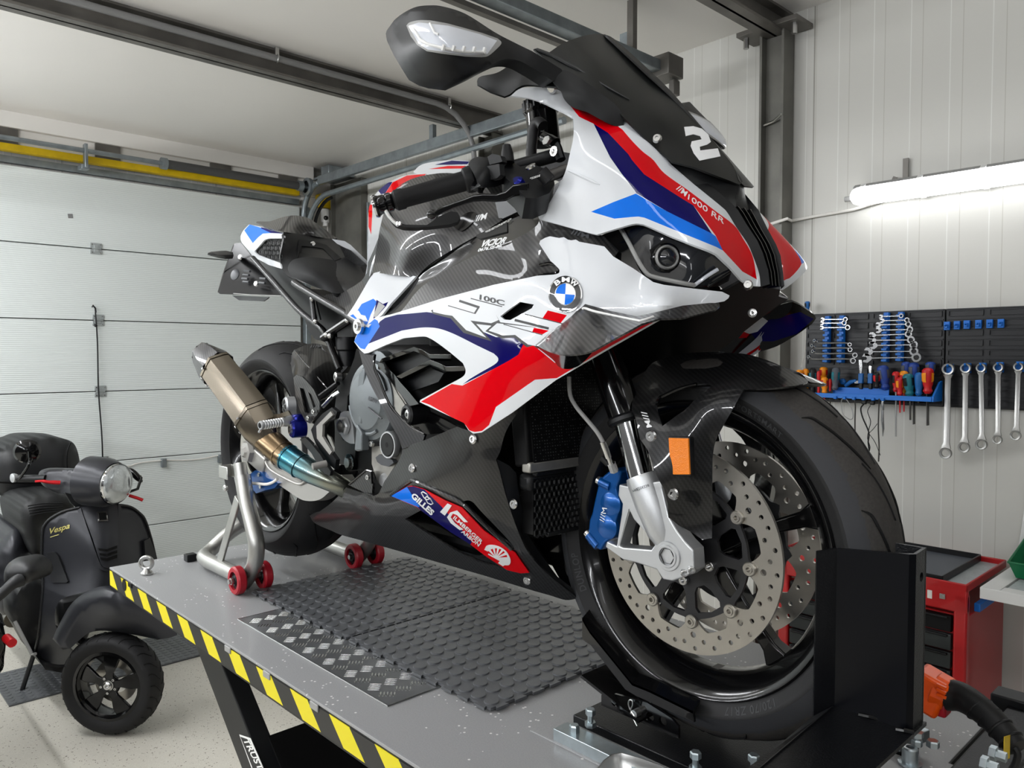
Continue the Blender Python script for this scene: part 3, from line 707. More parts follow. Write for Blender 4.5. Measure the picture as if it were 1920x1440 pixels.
# ---- paddock stand
ps = thing('paddock_stand', 'brushed steel paddock stand with red wheels holding up the rear of the motorcycle', 'stand', (-1.3, 0, DECK))
yn, yf = -.170, .188
P = lambda x, y, yy=yn: YP(x, y, yy)
def smooth3(pts, n=5):
    out = []
    for i in range(len(pts) - 1):
        a, b_ = pts[i], pts[i + 1]; pa = pts[i - 1] if i else a; pb = pts[i + 2] if i + 2 < len(pts) else b_
        for k in range(n):
            t = k / n; out.append(a * (2 * t ** 3 - 3 * t ** 2 + 1) + (b_ - pa) * .5 * (t ** 3 - 2 * t ** 2 + t) + b_ * (-2 * t ** 3 + 3 * t ** 2) + (pb - a) * .5 * (t ** 3 - t ** 2))
    return out + [pts[-1]]
a = P(462, 1086); c1_ = P(378, 1042); c2_ = P(352, 1027)
zr = a.z
rx = -1.665
base = [V(-1.33, yn, zr), V(-1.50, yn, zr), V(-1.62, yn, zr + .004), V(rx, yn + .035, zr + .01), V(rx - .005, yn + .1, zr + .055), V(rx, -.02, zr + .075), V(rx, .06, zr + .075), V(rx - .005, yf - .1, zr + .055), V(rx, yf - .035, zr + .01), V(-1.62, yf, zr + .004), V(-1.50, yf, zr), V(-1.33, yf, zr)]
MB().tube(smooth3(base), .0215, 16).build('base_tube', 'stand_steel', ps)
up = [P(458, 1092), P(476, 1062), P(481, 1025), P(474, 985), P(462, 935), P(455, 892)]
for s, yy in ((1, yn), (-1, yf)):
    pts = [V(q.x, yy, q.z) for q in smooth3(up)]
    MB().tube(pts, .0215, 16).build('upright', 'stand_steel', ps)
    k = V(P(411, 1058).x, yy, P(411, 1058).z); k2 = V(P(446, 935).x, yy, P(446, 935).z)
    MB().beam(k, k2, .03, .008, up=(0, 1, 0)).build('brace', 'stand_steel', ps, bevel=.002)
    t0 = V(P(453, 892).x, yy, P(453, 892).z); t1 = V(P(450, 868).x, yy, P(450, 868).z)
    MB().cyl(t0, t1, .0175, n=20).build('slide_post', 'stand_steel', ps)
    h = V(P(430, 885).x, yy, P(430, 885).z)
    mb = MB(); hx = h.x; hz = h.z
    mb.box((hx - .028, yy, hz), (.006, .035, .036)); mb.box((hx + .0, yy - .017 * s, hz), (.055, .004, .036)); mb.box((hx + .0, yy + .017 * s, hz), (.055, .004, .036)); mb.build('spool_hook', 'stand_steel', ps, bevel=.002)
    kb = V(P(439, 913).x, yy - .021 * s, P(439, 913).z); MB().lathe([(.009, 0), (.009, .006), (.006, .009), (.0001, .009)], kb, (0, -s, 0), 12).build('clamp_bolt', 'bolt_steel', ps)
    wx, wz = -1.305, DECK + .0385
    MB().cyl((wx, yy - s * .052, wz), (wx, yy + s * .055, wz), .0065, n=12).build('axle', 'steel', ps)
    for k in (-1, 1):
        wy = yy + k * .037
        w_ = MB().lathe([(.024, -.012), (.034, -.012), (.0375, -.008), (.0375, .008), (.034, .012), (.024, .012), (.024, -.012)], (wx, wy, wz), (0, 1, 0), 36).build('wheel', 'red_wheel', ps)
        mb = MB(); mb.lathe([(.008, -.011), (.013, -.011), (.016, -.006), (.0245, -.005), (.0245, .005), (.016, .006), (.013, .011), (.008, .011)], (wx, wy, wz), (0, 1, 0), 28); mb.build('hub', 'black_satin', w_)
    MB().lathe([(.010, 0), (.010, .006), (.007, .006), (.007, .012), (.0001, .012)], (wx, yy - s * .050, wz), (0, -s, 0), 6).build('axle_nut', 'steel', ps)
    MB().box((P(357, 1050).x, yy, DECK + .012), (.03, .03, .022)).build('foot', 'black_satin', ps, bevel=.002)

# ---- front wheel chock
ch = thing('wheel_chock', 'black steel wheel chock clamping the front tyre on the lift', 'wheel chock', (0, 0, DECK))
o = MB().box((.045, .03, DECK + .0015), (.56, .40, .003)).build('under_sheet', 'deck_grey', ch, smooth=0, bevel=.001)
MB().box((.0, -.0, DECK + .011), (.40, .20, .016)).build('base_plate', 'crackle_black', ch, bevel=.002)
z4 = lambda x, y: (1000 + x * .2153, 1130 + y * .2153)
# cradle rails either side of the tyre: an angled flange
rail_p = [(425, 130), (470, 245), (860, 705), (1505, 890)]
def crad(yy, s):
    mb = MB(); top = [z4(425, 135), z4(490, 245), z4(860, 700), z4(1010, 760), z4(1390, 945)]; bot = [z4(425, 320), z4(500, 370), z4(800, 755), z4(890, 810), z4(1400, 1042)]
    T = [YP(x, y, -.082) for x, y in top]; B_ = [YP(x, y, -.082) for x, y in bot]
    t = .005
    rings = []
    for a_, b_ in zip(T, B_):
        rings.append([V(a_.x, yy, a_.z), V(a_.x, yy + s * t, a_.z), V(b_.x, yy + s * t, b_.z), V(b_.x, yy, b_.z)])
    mb.loft(rings)
    rings = []
    for a_, b_ in zip(T, B_):
        rings.append([V(a_.x, yy, a_.z), V(a_.x, yy + s * .019, a_.z + .011), V(a_.x, yy + s * .019, a_.z + .006), V(a_.x, yy, a_.z - .004)])
    mb.loft(rings[:])
    return mb.build('cradle_rail', 'black_gloss', ch, smooth=20)
crad(-.082, 1); crad(.082, -1)
mb = MB()
for a_, b_ in (((-.20, 1.27), (-.075, 1.185)),): mb.beam((a_[0] + .0, 0, a_[1] - .06), (b_[0], 0, b_[1] - .012), .16, .005)
mb.build('cradle_floor', 'black_gloss', ch, smooth=0)
# pivot bracket with holes, pin and spring clip
zb = lambda x, y: YP(*z4(x, y), -.062)
outl = [(600, 890), (600, 800), (635, 770), (1000, 868), (1210, 1003), (1272, 1075), (1272, 1180)]
P3 = [zb(*p) for p in outl]
def plate_holes(name, outline, holes, y, t, m, parent, hr=.0075):
    """flat plate in the plane Y=y with real round holes, outline and holes as (x,z)"""
    hp = [[(hx + hr * math.cos(2 * PI * k / 16), hz + hr * math.sin(2 * PI * k / 16)) for k in range(16)] for hx, hz in holes]
    vs = list(outline); es = [(i, (i + 1) % len(outline)) for i in range(len(outline))]
    for h in hp:
        b0 = len(vs); vs += h; es += [(b0 + i, b0 + (i + 1) % 16) for i in range(16)]
    r = delaunay_2d_cdt([Vector(v) for v in vs], es, [], 0, 1e-7)
    mb = MB(); mb.v = [(v[0], y, v[1]) for v in r[0]]
    for t_ in r[2]:
        cx = sum(r[0][i][0] for i in t_) / 3; cz = sum(r[0][i][1] for i in t_) / 3
        if inside(outline, cx, cz) and not any(inside(h, cx, cz) for h in hp): mb.f.append(tuple(t_)); mb.m.append(0)
    o = mb.build(name, m, parent, smooth=0); md = o.modifiers.new('s', 'SOLIDIFY'); md.thickness = t; md.offset = 0; return o
hs = [zb(*p) for p in ((715, 860), (815, 900), (925, 945), (1025, 990), (1135, 1030))]
for yy in (-.062, .062):
    plate_holes('pivot_bracket', [(p.x, p.z) for p in P3], [(h.x, h.z) for h in hs if h is not hs[2]], yy, .005, 'black_gloss', ch)
q = hs[2]; pin = MB().cyl((q.x, -.078, q.z), (q.x, .07, q.z), .0065, n=16).build('pivot_pin', 'steel', ch)
c_ = [zb(*p) + V(0, -.016, 0) for p in ((895, 905), (880, 860), (885, 830), (900, 820), (915, 835), (915, 870), (900, 910), (925, 950), (940, 985), (950, 1010))]
MB().tube(smooth3(c_, 3), .0011, 6).build('spring_clip', 'steel', pin)
c_ = [zb(*p) + V(0, -.016, 0) for p in ((900, 925), (912, 965), (932, 1000), (950, 1035), (955, 1045))]
MB().tube(c_, .0011, 6).build('spring_clip', 'steel', pin)
# zinc clamp bars with bolts
def zbolt(p, h=.012, r=.0085, name='clamp_bolt', par=None):
    mb = MB(); mb.lathe([(r, 0), (r, h * .8), (r * .85, h), (.0001, h)], p, (0, 0, 1), 6); return mb.build(name, 'zinc', par or ch, smooth=20)
zc_ = DECK + .019
A_, B_ = V(-.185, -.160, zc_), V(.06, -.160, zc_)
bar = MB().box((-.05, -.148, DECK + .011), (.27, .034, .022)).build('clamp_bar', 'zinc', ch, bevel=.001)
def tall_bolt(px, py, pb):
    q = ZP(px, pb, DECK + .022); r = .0085
    mb = MB(); mb.lathe([(.0095, 0), (.0095, .008), (.0001, .008)], q, (0, 0, 1), 6); mb.cyl(q, q + V(0, 0, .024), .0048, n=12); mb.lathe([(r, .02), (r, .028), (r * .85, .03), (.0001, .03)], q, (0, 0, 1), 6)
    return mb.build('clamp_bolt', 'zinc', ch, smooth=20)
tall_bolt(1107, 1345, 1362); q = ZP(1077, 1372, DECK + .022); zbolt(q)
tall_bolt(1304, 1430, 1446); tall_bolt(1413, 1440, 1452)
bar2 = MB().box((.232, .212, DECK + .030), (.03, .075, .018), Matrix.Rotation(-.25, 3, 'Z')).build('clamp_bar', 'zinc', ch, bevel=.001)
MB().box((.222, .20, DECK + .012), (.05, .05, .018)).build('clamp_block', 'crackle_black', ch, bevel=.001)
q = ZP(1749, 1400, DECK + .04); zbolt(q, .010, .0095); q = ZP(1719, 1398, DECK + .04); zbolt(q, .01, .008)
mb = MB(); q = ZP(1719, 1398, DECK + .04); mb.cyl(q, q + V(0, 0, .018), .005, n=12); mb.lathe([(.0095, .014), (.0095, .022), (.0001, .023)], q, (0, 0, 1), 6); mb.build('clamp_bolt', 'zinc', ch, smooth=20)
q = ZP(1706, 1432, DECK + .02); mb = MB(); mb.lathe([(.017, 0), (.017, .003), (.0115, .003), (.0115, .024), (.0095, .026), (.006, .026), (.006, .012), (.0001, .012)], q, (0, 0, 1), 28); mb.build('socket_bolt', 'zinc', ch)
MB().box((.20, .12, DECK + .009), (.12, .10, .02)).build('mounting_plate', 'deck_grey', ch, smooth=0, bevel=.004)
# front stop: tall folded upright on a raised textured shelf
zs, ztop = 1.305, 1.520
mb = MB(); t = .004
fx0, fx1 = .243, .338
mb.prism([(fx0, -.0775, zs), (fx1 - .006, -.0775, zs), (fx1 - .006, -.0775, ztop + .004), (fx0, -.0775, ztop - .005)], (0, t, 0))
mb.add([(fx1 - .006, -.0775, zs), (fx1, -.071, zs), (fx1, -.071, ztop + .004), (fx1 - .006, -.0775, ztop + .004), (fx1 - .008, -.0735, zs), (fx1 - .004, -.070, zs), (fx1 - .004, -.07, ztop + .004), (fx1 - .008, -.0735, ztop + .004)], [(0, 1, 2, 3), (7, 6, 5, 4), (3, 2, 6, 7), (0, 4, 5, 1)])
mb.build('side_plate', 'black_plate', ch, smooth=25)
yw = -.038
o = plate_holes('front_plate', [(-.071, zs), (yw, zs), (yw, ztop + .006), (-.071, ztop + .004)], [(-.052, ztop - .028)], 0, .004, 'crackle_black', ch, hr=.006)
o.rotation_euler = (0, 0, 0)
for v in o.data.vertices:
    v.co = V(fx1 - .002 + .0, v.co.x, v.co.z) 
o.modifiers[0].offset = 0
MB().box((fx1 - .018, yw, (zs + ztop) / 2 + .003), (.036, .004, ztop - zs + .006)).build('inner_plate', 'crackle_black', ch, smooth=0)
mb = MB(); mb.prism([(fx0 - .019, -.097, zs - .016), (fx0, -.0775, zs), (fx0, -.0775, ztop - .005), (fx0 - .019, -.094, ztop - .010)], (-.003, .003, 0)); mb.build('edge_flange', 'crackle_black', ch, smooth=0)
MB().prism([(fx0 - .0, -.078, zs), (fx1 + .004, -.036, zs), (fx1 + .004, -.26, zs), (fx0 - .0, -.30, zs)], (0, 0, -.005)).build('shelf', 'crackle_black', ch, smooth=0)
mb = MB(); mb.prism([(fx0 - .02, -.098, zs - .014), (fx0 + .0, -.080, zs + .002), (fx0 + .012, -.30, zs + .002), (fx0 - .008, -.30, zs - .014)], (0, 0, -.004)); mb.build('shelf_brace', 'black_satin', ch, smooth=0)
mb = MB(); mb.box((fx0 + .05, -.27, (zs + DECK) / 2), (.085, .006, zs - DECK - .006)); mb.build('shelf_leg', 'crackle_black', ch, smooth=0)
for (px, py), (qx, qy) in ((((1612, 1340)), ((1652, 1350))), (((1682, 1368)), ((1712, 1374)))):
    a_, b_ = ZP(px, py, zs), ZP(qx, qy, zs); MB().tube([a_, (a_ + b_) / 2 + V(0, -.004, .002), b_], .0035, 8).build('weld_bead', 'black_gloss', ch)

# ---- front end of the lift: box tube, bolts, warning sticker
ft = thing('lift_end_bumper', 'black square tube bolted across the front end of the lift', 'bumper', (.33, .3, DECK - .02))
MB().box((.335, .33, DECK - .015), (.075, .36, .05)).build('square_tube', 'crackle_black', ft, bevel=.004)
MB().box((.300, .535, DECK + .0), (.06, .05, .045)).build('corner_tube', 'black_satin', ft, bevel=.003)
q = V(.376, .22, DECK - .02)
for px, py in ((1878, 1418), (1862, 1438)):
    q = YP(px, py, .20); q = XP(px, py, .384); MB().lathe([(.011, 0), (.011, .008), (.007, .008), (.007, .02), (.0001, .02)], V(.37, q.y, q.z), (1, 0, 0), 6).build('bolt', 'zinc', ft, smooth=20)
q = XP(1886, 1404, .376); MB().prism([q + V(0, -.012, -.013), q + V(0, .018, -.02), q + V(0, .018, .014), q + V(0, -.012, .022)], (.0008, 0, 0)).build('warning_sticker', 'yellow_paint', ft, smooth=0)

# ---- orange power plug with its cable
pl = thing('power_plug', 'orange industrial plug with black ribbed cable sleeve beside the wheel chock', 'plug', YP(1765, 1310, .28))
ya = .26
q = YP(1758, 1288, ya); d = (YP(1800, 1306, ya) - q).normalized(); 
a_ = YP(1720, 1278, ya)
mb = MB(); mb.box(YP(1745, 1295, ya), (.05, .05, .062), Matrix.Rotation(.32, 3, 'Y')); bd = mb.build('housing', 'orange_plastic', pl, bevel=.006)
mb = MB(); c0, c1_ = YP(1752, 1292, ya), YP(1778, 1305, ya); mb.cyl(c0, c1_, .030, .027, n=10); mb.build('lock_ring', 'orange_plastic', pl, smooth=20, bevel=.003)
for k in (-1, 0, 1):
    MB().beam(YP(1756, 1292 + k * 9, ya - .03), YP(1774, 1300 + k * 9, ya - .03), .004, .004).build('grip_rib', 'orange_plastic', pl)
MB().box(YP(1763, 1326, ya), (.025, .03, .022)).build('cord_clamp', 'red_wheel', pl, bevel=.004)
cab = [YP(x, y, yy) for x, y, yy in ((1774, 1302, ya), (1800, 1306, ya), (1828, 1322, ya - .01), (1858, 1347, ya - .02), (1885, 1376, ya - .03), (1907, 1402, ya - .04))]
cs = smooth3(cab, 4); MB().tube(cs, [.0245 - .0085 * i / (len(cs) - 1) for i in range(len(cs))], 16).build('cable_sleeve', 'hose_black', pl)
for px, py, yy, r in ((1837, 1330, ya - .012, .0225), (1856, 1346, ya - .018, .021), (1876, 1366, ya - .026, .0205), (1895, 1388, ya - .034, .0195)):
    MB().torus(YP(px, py, yy), cs[-1] - cs[-8], r * .9, .0022, 24, 6).build('sleeve_rib', 'hose_black', pl)
cb2 = [YP(x, y, ya - .04) for x, y in ((1900, 1398), (1908, 1412), (1904, 1432), (1893, 1450), (1880, 1475))]
MB().tube(smooth3(cb2), .005, 8).build('cable', 'hose_black', pl)

# ---- stainless tray at the lower edge
tr_ = thing('steel_tray', 'small stainless steel tray at the very bottom, before the clamp bar', 'tray', ZP(1190, 1450, DECK + .003))
z_t = DECK + .035
rim = [ZP(x, y, z_t) for x, y in ((1118, 1446), (1133, 1428), (1148, 1416), (1165, 1413), (1200, 1423), (1238, 1436), (1262, 1450), (1275, 1475))]
ctr = rim[0] * .5 + rim[-1] * .5; 
back = [V(2 * ctr.x - p.x, 2 * ctr.y - p.y, p.z) for p in rim[1:-1]]
loop = rim + back
cc = V(sum(p.x for p in loop) / len(loop), sum(p.y for p in loop) / len(loop), z_t)
mb = MB()
def rg(s, dz): return [cc + (p - cc) * s + V(0, 0, dz) for p in loop]
mb.loft([rg(1.03, -.003), rg(1.03, .001), rg(1.0, .001), rg(.965, -.006), rg(.90, -.028), rg(.84, -.031)], caps=False); mb.add(rg(.84, -.031), [tuple(range(len(loop)))]); mb.build('pan', 'steel', tr_, smooth=60)
# ================================================================== THE TOOL WALL
mat('peg_black', (30, 31, 34), rough=0.42)
mat('hook_blue', (20, 112, 205), rough=0.4)
mat('chrome_tool', (150, 151, 152), rough=0.22, metal=0.95)
mat('spanner_steel', (168, 168, 166), rough=0.36, metal=0.85)
mat('handle_orange', (246, 150, 20), rough=0.4); mat('handle_red', (196, 24, 28), rough=0.4); mat('handle_teal', (22, 110, 124), rough=0.45)
mat('handle_blue', (28, 100, 170), rough=0.45); mat('handle_grey', (84, 88, 96), rough=0.5); mat('handle_navy', (40, 70, 150), rough=0.45)
mat('blade_dark', (72, 70, 68), rough=0.4, metal=0.7)
mat('cabinet_red', (178, 22, 26), rough=0.35, coat=0.3, vary=(5, 0.08)); mat('drawer_grey', (42, 46, 46), rough=0.45)
mat('bench_white', (226, 226, 224), rough=0.5); mat('top_speckle', (176, 182, 184), rough=0.45, bump=(300, .3), vary=(90, 0.12)); mat('bin_green', (10, 108, 66), rough=0.4)
T = lambda x, y, yy=2.37: YP(1480 + x * .22917, 540 + y * .22917, yy)
PZ0, PZ1, PYF = 1.556, 1.957, 2.385
def pegpanel(x0, x1, label):
    o = thing('pegboard', label, 'pegboard', ((x0 + x1) / 2, YR, PZ0))
    MB().box(((x0 + x1) / 2, 2.403, (PZ0 + PZ1) / 2), (x1 - x0 - .002, .03, PZ1 - PZ0)).build('board', 'peg_black', o, smooth=0, bevel=.003)
    mb = MB(); rows = 10; ph = (PZ1 - PZ0) / rows
    n = max(2, round((x1 - x0) / .145)); pw = (x1 - x0) / n
    for r in range(rows):
        z = PZ0 + (r + .5) * ph; mb.box(((x0 + x1) / 2, PYF, z + ph * .42), (x1 - x0 - .01, .008, .004))
        for k in range(n):
            x = x0 + (k + .5) * pw; hw = pw * .42; hz = ph * .26; t = .0028
            for (cx, cz, dx, dz) in ((x, z + hz, 2 * hw, t), (x, z - hz, 2 * hw, t), (x - hw, z, t, 2 * hz), (x + hw, z, t, 2 * hz)):
                mb.box((cx, PYF, cz), (dx, .006, dz))
    mb.build('slot_relief', 'peg_black', o, smooth=0)
    return o
pegpanel(-1.0, -.408, 'black slotted pegboard carrying the two blue wrench racks')
pegpanel(-.406, .186, 'black slotted pegboard behind the five hanging ring spanners, with a row of six blue hooks')
pegpanel(.188, .78, 'black slotted pegboard at the right edge of the picture')

def rack(x, y0, y1, label):
    a, b_ = T(x, y0, 2.36), T(x, y1, 2.36); h = a.z - b_.z
    mb = MB(); mb.box((a.x, 2.372, (a.z + b_.z) / 2), (.020, .022, h))
    for k in range(9):
        z = b_.z + (k + .5) * h / 9; mb.box((a.x - .0, 2.352, z - h / 45), (.022, .018, h / 22))
    o = mb.build('wrench_rack', 'hook_blue', None, loc=(a.x, 2.372, b_.z), bevel=.001)
    return tagp(o, label, 'rack', 'blue wrench rack strips')
rack(308, 230, 610, 'blue notched rack strip, first from the left on the pegboard'); rack(425, 225, 612, 'blue notched rack strip, second from the left, through the right ends of the short wrenches')
rack(790, 200, 606, 'blue notched rack strip, third from the left, nearer the open jaws of the nine wrenches'); rack(908, 195, 600, 'blue notched rack strip, fourth from the left, nearer the ring ends of the nine wrenches')
def wrench(xa, xb, y, yb, label, group, ring=.016, jaw=.014, offset=False):
    a, b_ = T(xa, y, 2.338), T(xb, yb, 2.338); d = (b_ - a).normalized(); n_ = V(-d.z, 0, d.x); W = ring * .45
    org = (a + b_) / 2
    mb = MB()
    if offset:   # ring spanner with cranked necks
        pts = [a + V(0, 0, .010), a + d * .012 + V(0, 0, .008), a + d * .022, b_ - d * .022, b_ - d * .010 + V(0, 0, -.006)]
        mb.tube(smooth3(pts, 3), .0036, 8); mb.lathe([(ring * .55, -.004), (ring * .9, -.004), (ring * .9, .004), (ring * .55, .004), (ring * .55, -.004)], b_ + V(0, 0, -.008), (0, 1, 0), 20); mb.lathe([(.0045, -.004), (.0075, -.004), (.0075, .004), (.0045, .004), (.0045, -.004)], a + V(0, 0, .011), (0.3, 1, 0), 14)
    else:
        mb.beam(a + d * jaw, b_ - d * ring * .8, .004, W, up=(0, 1, 0))
        mb.lathe([(ring * .58, -.005), (ring, -.005), (ring, .005), (ring * .58, .005), (ring * .58, -.005)], b_, (0, 1, 0), 20)
        A = [(-.6, .35), (-.2, 1), (.7, .95), (1.3, .45), (1.6, 0), (1.3, -.45), (.6, -1), (-.5, -.9), (-.35, -.45), (.35, -.38), (.45, 0), (.25, .32)]
        mb.prism([a + d * (p[0] * jaw) + n_ * (p[1] * jaw) + V(0, -.003, 0) for p in A], (0, .007, 0))
    o = mb.build('wrench', 'chrome_tool', None, loc=org); tagp(o, label, 'wrench', group); return o
for i, (xa, xb, y) in enumerate(((268, 462, 258), (264, 452, 288), (262, 480, 325))):
    wrench(xa, xb, y, y - 2, 'short chrome wrench on the left rack, %s of the top three' % ('topmost', 'middle', 'lowest')[i], 'short wrenches on the left rack', ring=.010 + .001 * i, jaw=.009)
for i, (xa, xb, y) in enumerate(((208, 497, 450), (188, 500, 492), (194, 540, 537), (160, 524, 582))):
    wrench(xa, xb, y, y - 2, 'cranked ring spanner on the left rack, %s of the lower four' % ('topmost', 'second', 'third', 'lowest')[i], 'cranked spanners on the left rack', ring=.010 + .0015 * i, offset=True)
for i, (xa, xb, y, yb) in enumerate(((745, 918, 234, 228), (753, 965, 268, 262), (722, 976, 302, 296), (722, 990, 345, 340), (670, 978, 388, 377), (668, 998, 428, 425), (675, 1020, 470, 465), (635, 1022, 522, 518), (620, 1042, 574, 568))):
    wrench(xa, xb, y, yb, 'chrome combination wrench on the middle racks, %s of nine' % ('topmost', 'second from top', 'third from top', 'fourth from top', 'fifth from top', 'fourth from bottom', 'third from bottom', 'second from bottom', 'lowest and longest')[i], 'combination wrenches on the middle racks', ring=.0095 + .0012 * i, jaw=.0085 + .0014 * i)
for i, (x, y) in enumerate(((1290, 310), (1372, 305), (1453, 300), (1548, 297), (1640, 293), (1732, 290))):
    q = T(x, y, 2.376); mb = MB(); mb.box(q, (.022, .012, .034)); mb.box(q + V(0, -.01, -.002), (.012, .012, .016)); mb.cyl(q + V(0, -.01, 0), q + V(0, -.028, .004), .004, n=8)
    o = mb.build('peg_hook', 'hook_blue', None, loc=q, bevel=.002); tagp(o, 'empty blue hook in the row of six on the pegboard, %s from the left' % ('first', 'second', 'third', 'fourth', 'fifth', 'sixth')[i], 'hook', 'empty blue hooks')
nm = ('first and largest', 'second', 'third', 'fourth', 'fifth and smallest')
for i, (xt, yt, rt, xb, yb, rb) in enumerate(((1301, 664, 50, 1285, 1350, 48), (1444, 656, 42, 1436, 1302, 45), (1570, 654, 38, 1578, 1278, 44), (1711, 650, 38, 1708, 1240, 36), (1876, 645, 36, 1857, 1205, 39))):
    a, b_ = T(xt, yt, 2.345), T(xb, yb, 2.345); s = .22917 * (2.345 - CAM.y) / FPX / 1.0
    d = (b_ - a).normalized(); n_ = V(-d.z, 0, d.x); k = (T(100, 600, 2.345) - T(0, 600, 2.345)).length / 100 / 1.25
    ra, rb_ = rt * k, rb * k; o = thing('ring_spanner', 'long steel ring spanner hanging from the pegboard, %s from the left' % nm[i], 'spanner', a, 'hanging ring spanners')
    mb = MB(); w_ = ra * .46
    def sect(p, wd, th): return [p + n_ * wd + V(0, -th, 0), p + n_ * wd * .5 + V(0, -th * 1.3, 0), p - n_ * wd * .5 + V(0, -th * 1.3, 0), p - n_ * wd + V(0, -th, 0), p - n_ * wd + V(0, th, 0), p + n_ * wd + V(0, th, 0)]
    mb.loft([sect(a + d * ra * .9 + V(0, 0, 0), ra * .75, .005), sect(a + d * ra * 1.6, w_, .004), sect(b_ - d * rb_ * 1.9, w_ * .95, .004), sect(b_ - d * rb_ * .8 + V(0, -.008, 0), rb_ * .8, .005)]); mb.build('shank', 'spanner_steel', o, smooth=30)
    for c, r in ((a, ra), (b_ + V(0, -.01, 0), rb_)):
        mb = MB(); 
        mb.lathe([(r * .66, -.008), (r * .92, -.009), (r, -.006), (r, .006), (r * .92, .008), (r * .66, .008), (r * .66, -.008)], c, (0, 1, .0), 24); mb.build('ring_end', 'spanner_steel', o)
    q = a + V(0, .02, 0); mb = MB(); mb.box(q, (.024, .016, .04)); mb.tube([q + V(0, 0, .012), q + V(0, -.03, .012), q + V(0, -.034, .018)], .004, 8)
    h = mb.build('peg_hook', 'hook_blue', None, loc=q, bevel=.002); tagp(h, 'blue hook seen through the top ring of the hanging spanner, %s from the left' % nm[i].split(' and')[0], 'hook', 'blue hooks holding the spanners')

# ---- blue tool shelf
sh = thing('tool_shelf', 'blue plastic tool shelf full of screwdrivers below the wrenches', 'shelf', (-.65, 2.34, 1.58))
xl, xr = T(60, 900, 2.30).x, T(1165, 900, 2.29).x; zs_ = T(900, 905, 2.29).z
mb = MB(); mb.box(((xl + xr) / 2, 2.33, zs_ + .004), (xr - xl, .085, .008)); mb.build('shelf_plate', 'hook_blue', sh, bevel=.001)
mb = MB(); mb.box(((xl + xr) / 2, 2.288, zs_ + .002), (xr - xl, .006, .02)); mb.build('front_lip', 'hook_blue', sh, bevel=.001)
mb = MB(); mb.box(((T(385, 800).x + T(845, 800).x) / 2, 2.335, zs_ + .022), (T(845, 800).x - T(385, 800).x, .006, .032)); mb.build('divider', 'hook_blue', sh, bevel=.001)
mb = MB(); mb.prism([(xr, 2.288, zs_ - .008), (xr + .004, 2.376, zs_ - .008), (xr + .004, 2.376, zs_ + .075), (xr, 2.36, zs_ + .07), (xr, 2.288, zs_ + .012)], (.008, 0, 0)); mb.build('end_bracket', 'hook_blue', sh, bevel=.001); mb = MB(); mb.prism([(xl, 2.288, zs_ - .008), (xl, 2.376, zs_ - .008), (xl, 2.376, zs_ + .075), (xl, 2.36, zs_ + .07), (xl, 2.288, zs_ + .012)], (-.008, 0, 0)); mb.build('end_bracket', 'hook_blue', sh, bevel=.001)
for x in (1070, 1110, 1150):
    q = T(x, 810, 2.34); MB().box((q.x, 2.335, zs_ + .009), (.006, .07, .006)).build('shelf_slot', 'hook_blue', sh)
for x in (375, 450, 527, 605, 685, 765):
    q = T(x, 900, 2.28); mb = MB(); mb.box((q.x, 2.282, zs_ - .006), (.012, .014, .012)); mb.build('lip_hook', 'hook_blue', sh, bevel=.001)
def driver(x, y0, y1, r, m, m2, blade, label, yy=2.31, lean=0, bw=.003, bm='blade_dark', flat=False, cat='screwdriver', name='screwdriver'):
    """handle from picture row y0 to y1, blade down to row `blade` through the shelf"""
    a, b_ = T(x + lean, y0, yy), T(x, y1, yy); d = (b_ - a); Lh = d.length; r = r * (T(100, 700, yy) - T(0, 700, yy)).length / 100
    o = thing(name, label, cat, b_)
    prof = [(.0001, 0), (r * .6, Lh * .02), (r * .95, Lh * .1), (r, Lh * .3), (r * .85, Lh * .62), (r * .62, Lh * .78), (r * .8, Lh * .9), (r * .5, Lh), (.0001, Lh)]
    MB().lathe(prof, a, d, 16).build('handle', m, o)
    if m2:
        g = MB(); 
        for k in range(3):
            an = PI + k * 2 * PI / 3
            g.lathe([(r * .55, Lh * .12), (r * 1.03, Lh * .22), (r * .98, Lh * .5), (r * .6, Lh * .66)], a + V(0, -.0008, 0), d, 6, a0=an, a1=an + 1.1)
        g.build('grip', m2, o)
    if blade:
        c = T(x - lean * .1, blade, yy); 
        mb = MB()
        if flat: mb.beam(b_, c, r * 1.2 if r > .005 else .007, .002, up=(1, 0, 0))
        else: mb.cyl(b_, c, bw, n=8)
        mb.build('blade', bm, o)
    return o
D = driver
D(85, 668, 800, 30, 'handle_orange', 'handle_red', 0, 'orange handled screwdriver peeping out above the carbon mudguard tip', yy=2.32)
D(135, 658, 840, 26, 'handle_orange', 'black_satin', 0, 'yellow and black screwdriver on the left end of the blue shelf', yy=2.34)
D(192, 652, 862, 27, 'black_satin', 'handle_teal', 0, 'dark screwdriver with teal grip, left part of the blue shelf')
D(240, 678, 868, 14, 'handle_red', None, 0, 'slim red tester with clear shaft on the blue shelf', yy=2.30)
D(280, 645, 770, 30, 'handle_orange', 'handle_red', 0, 'orange screwdriver with red stripe standing behind the shorter orange one', yy=2.345)
D(288, 728, 865, 26, 'handle_orange', 'handle_red', 960, 'short orange and red screwdriver at the front of the blue shelf', yy=2.30, bm='handle_red')
D(334, 742, 845, 12, 'handle_red', None, 985, 'thin dark red screwdriver left of the grey and teal one', yy=2.31)
D(374, 650, 835, 30, 'handle_grey', 'handle_teal', 0, 'grey and teal screwdriver left of the blue pliers', lean=8)
D(715, 688, 822, 24, 'black_satin', 'handle_red', 0, 'black and red stubby screwdriver beside the big blue handle')
D(790, 632, 832, 40, 'handle_navy', 'handle_grey', 0, 'large blue and grey leaning handle in the middle of the shelf', lean=-30, yy=2.33)
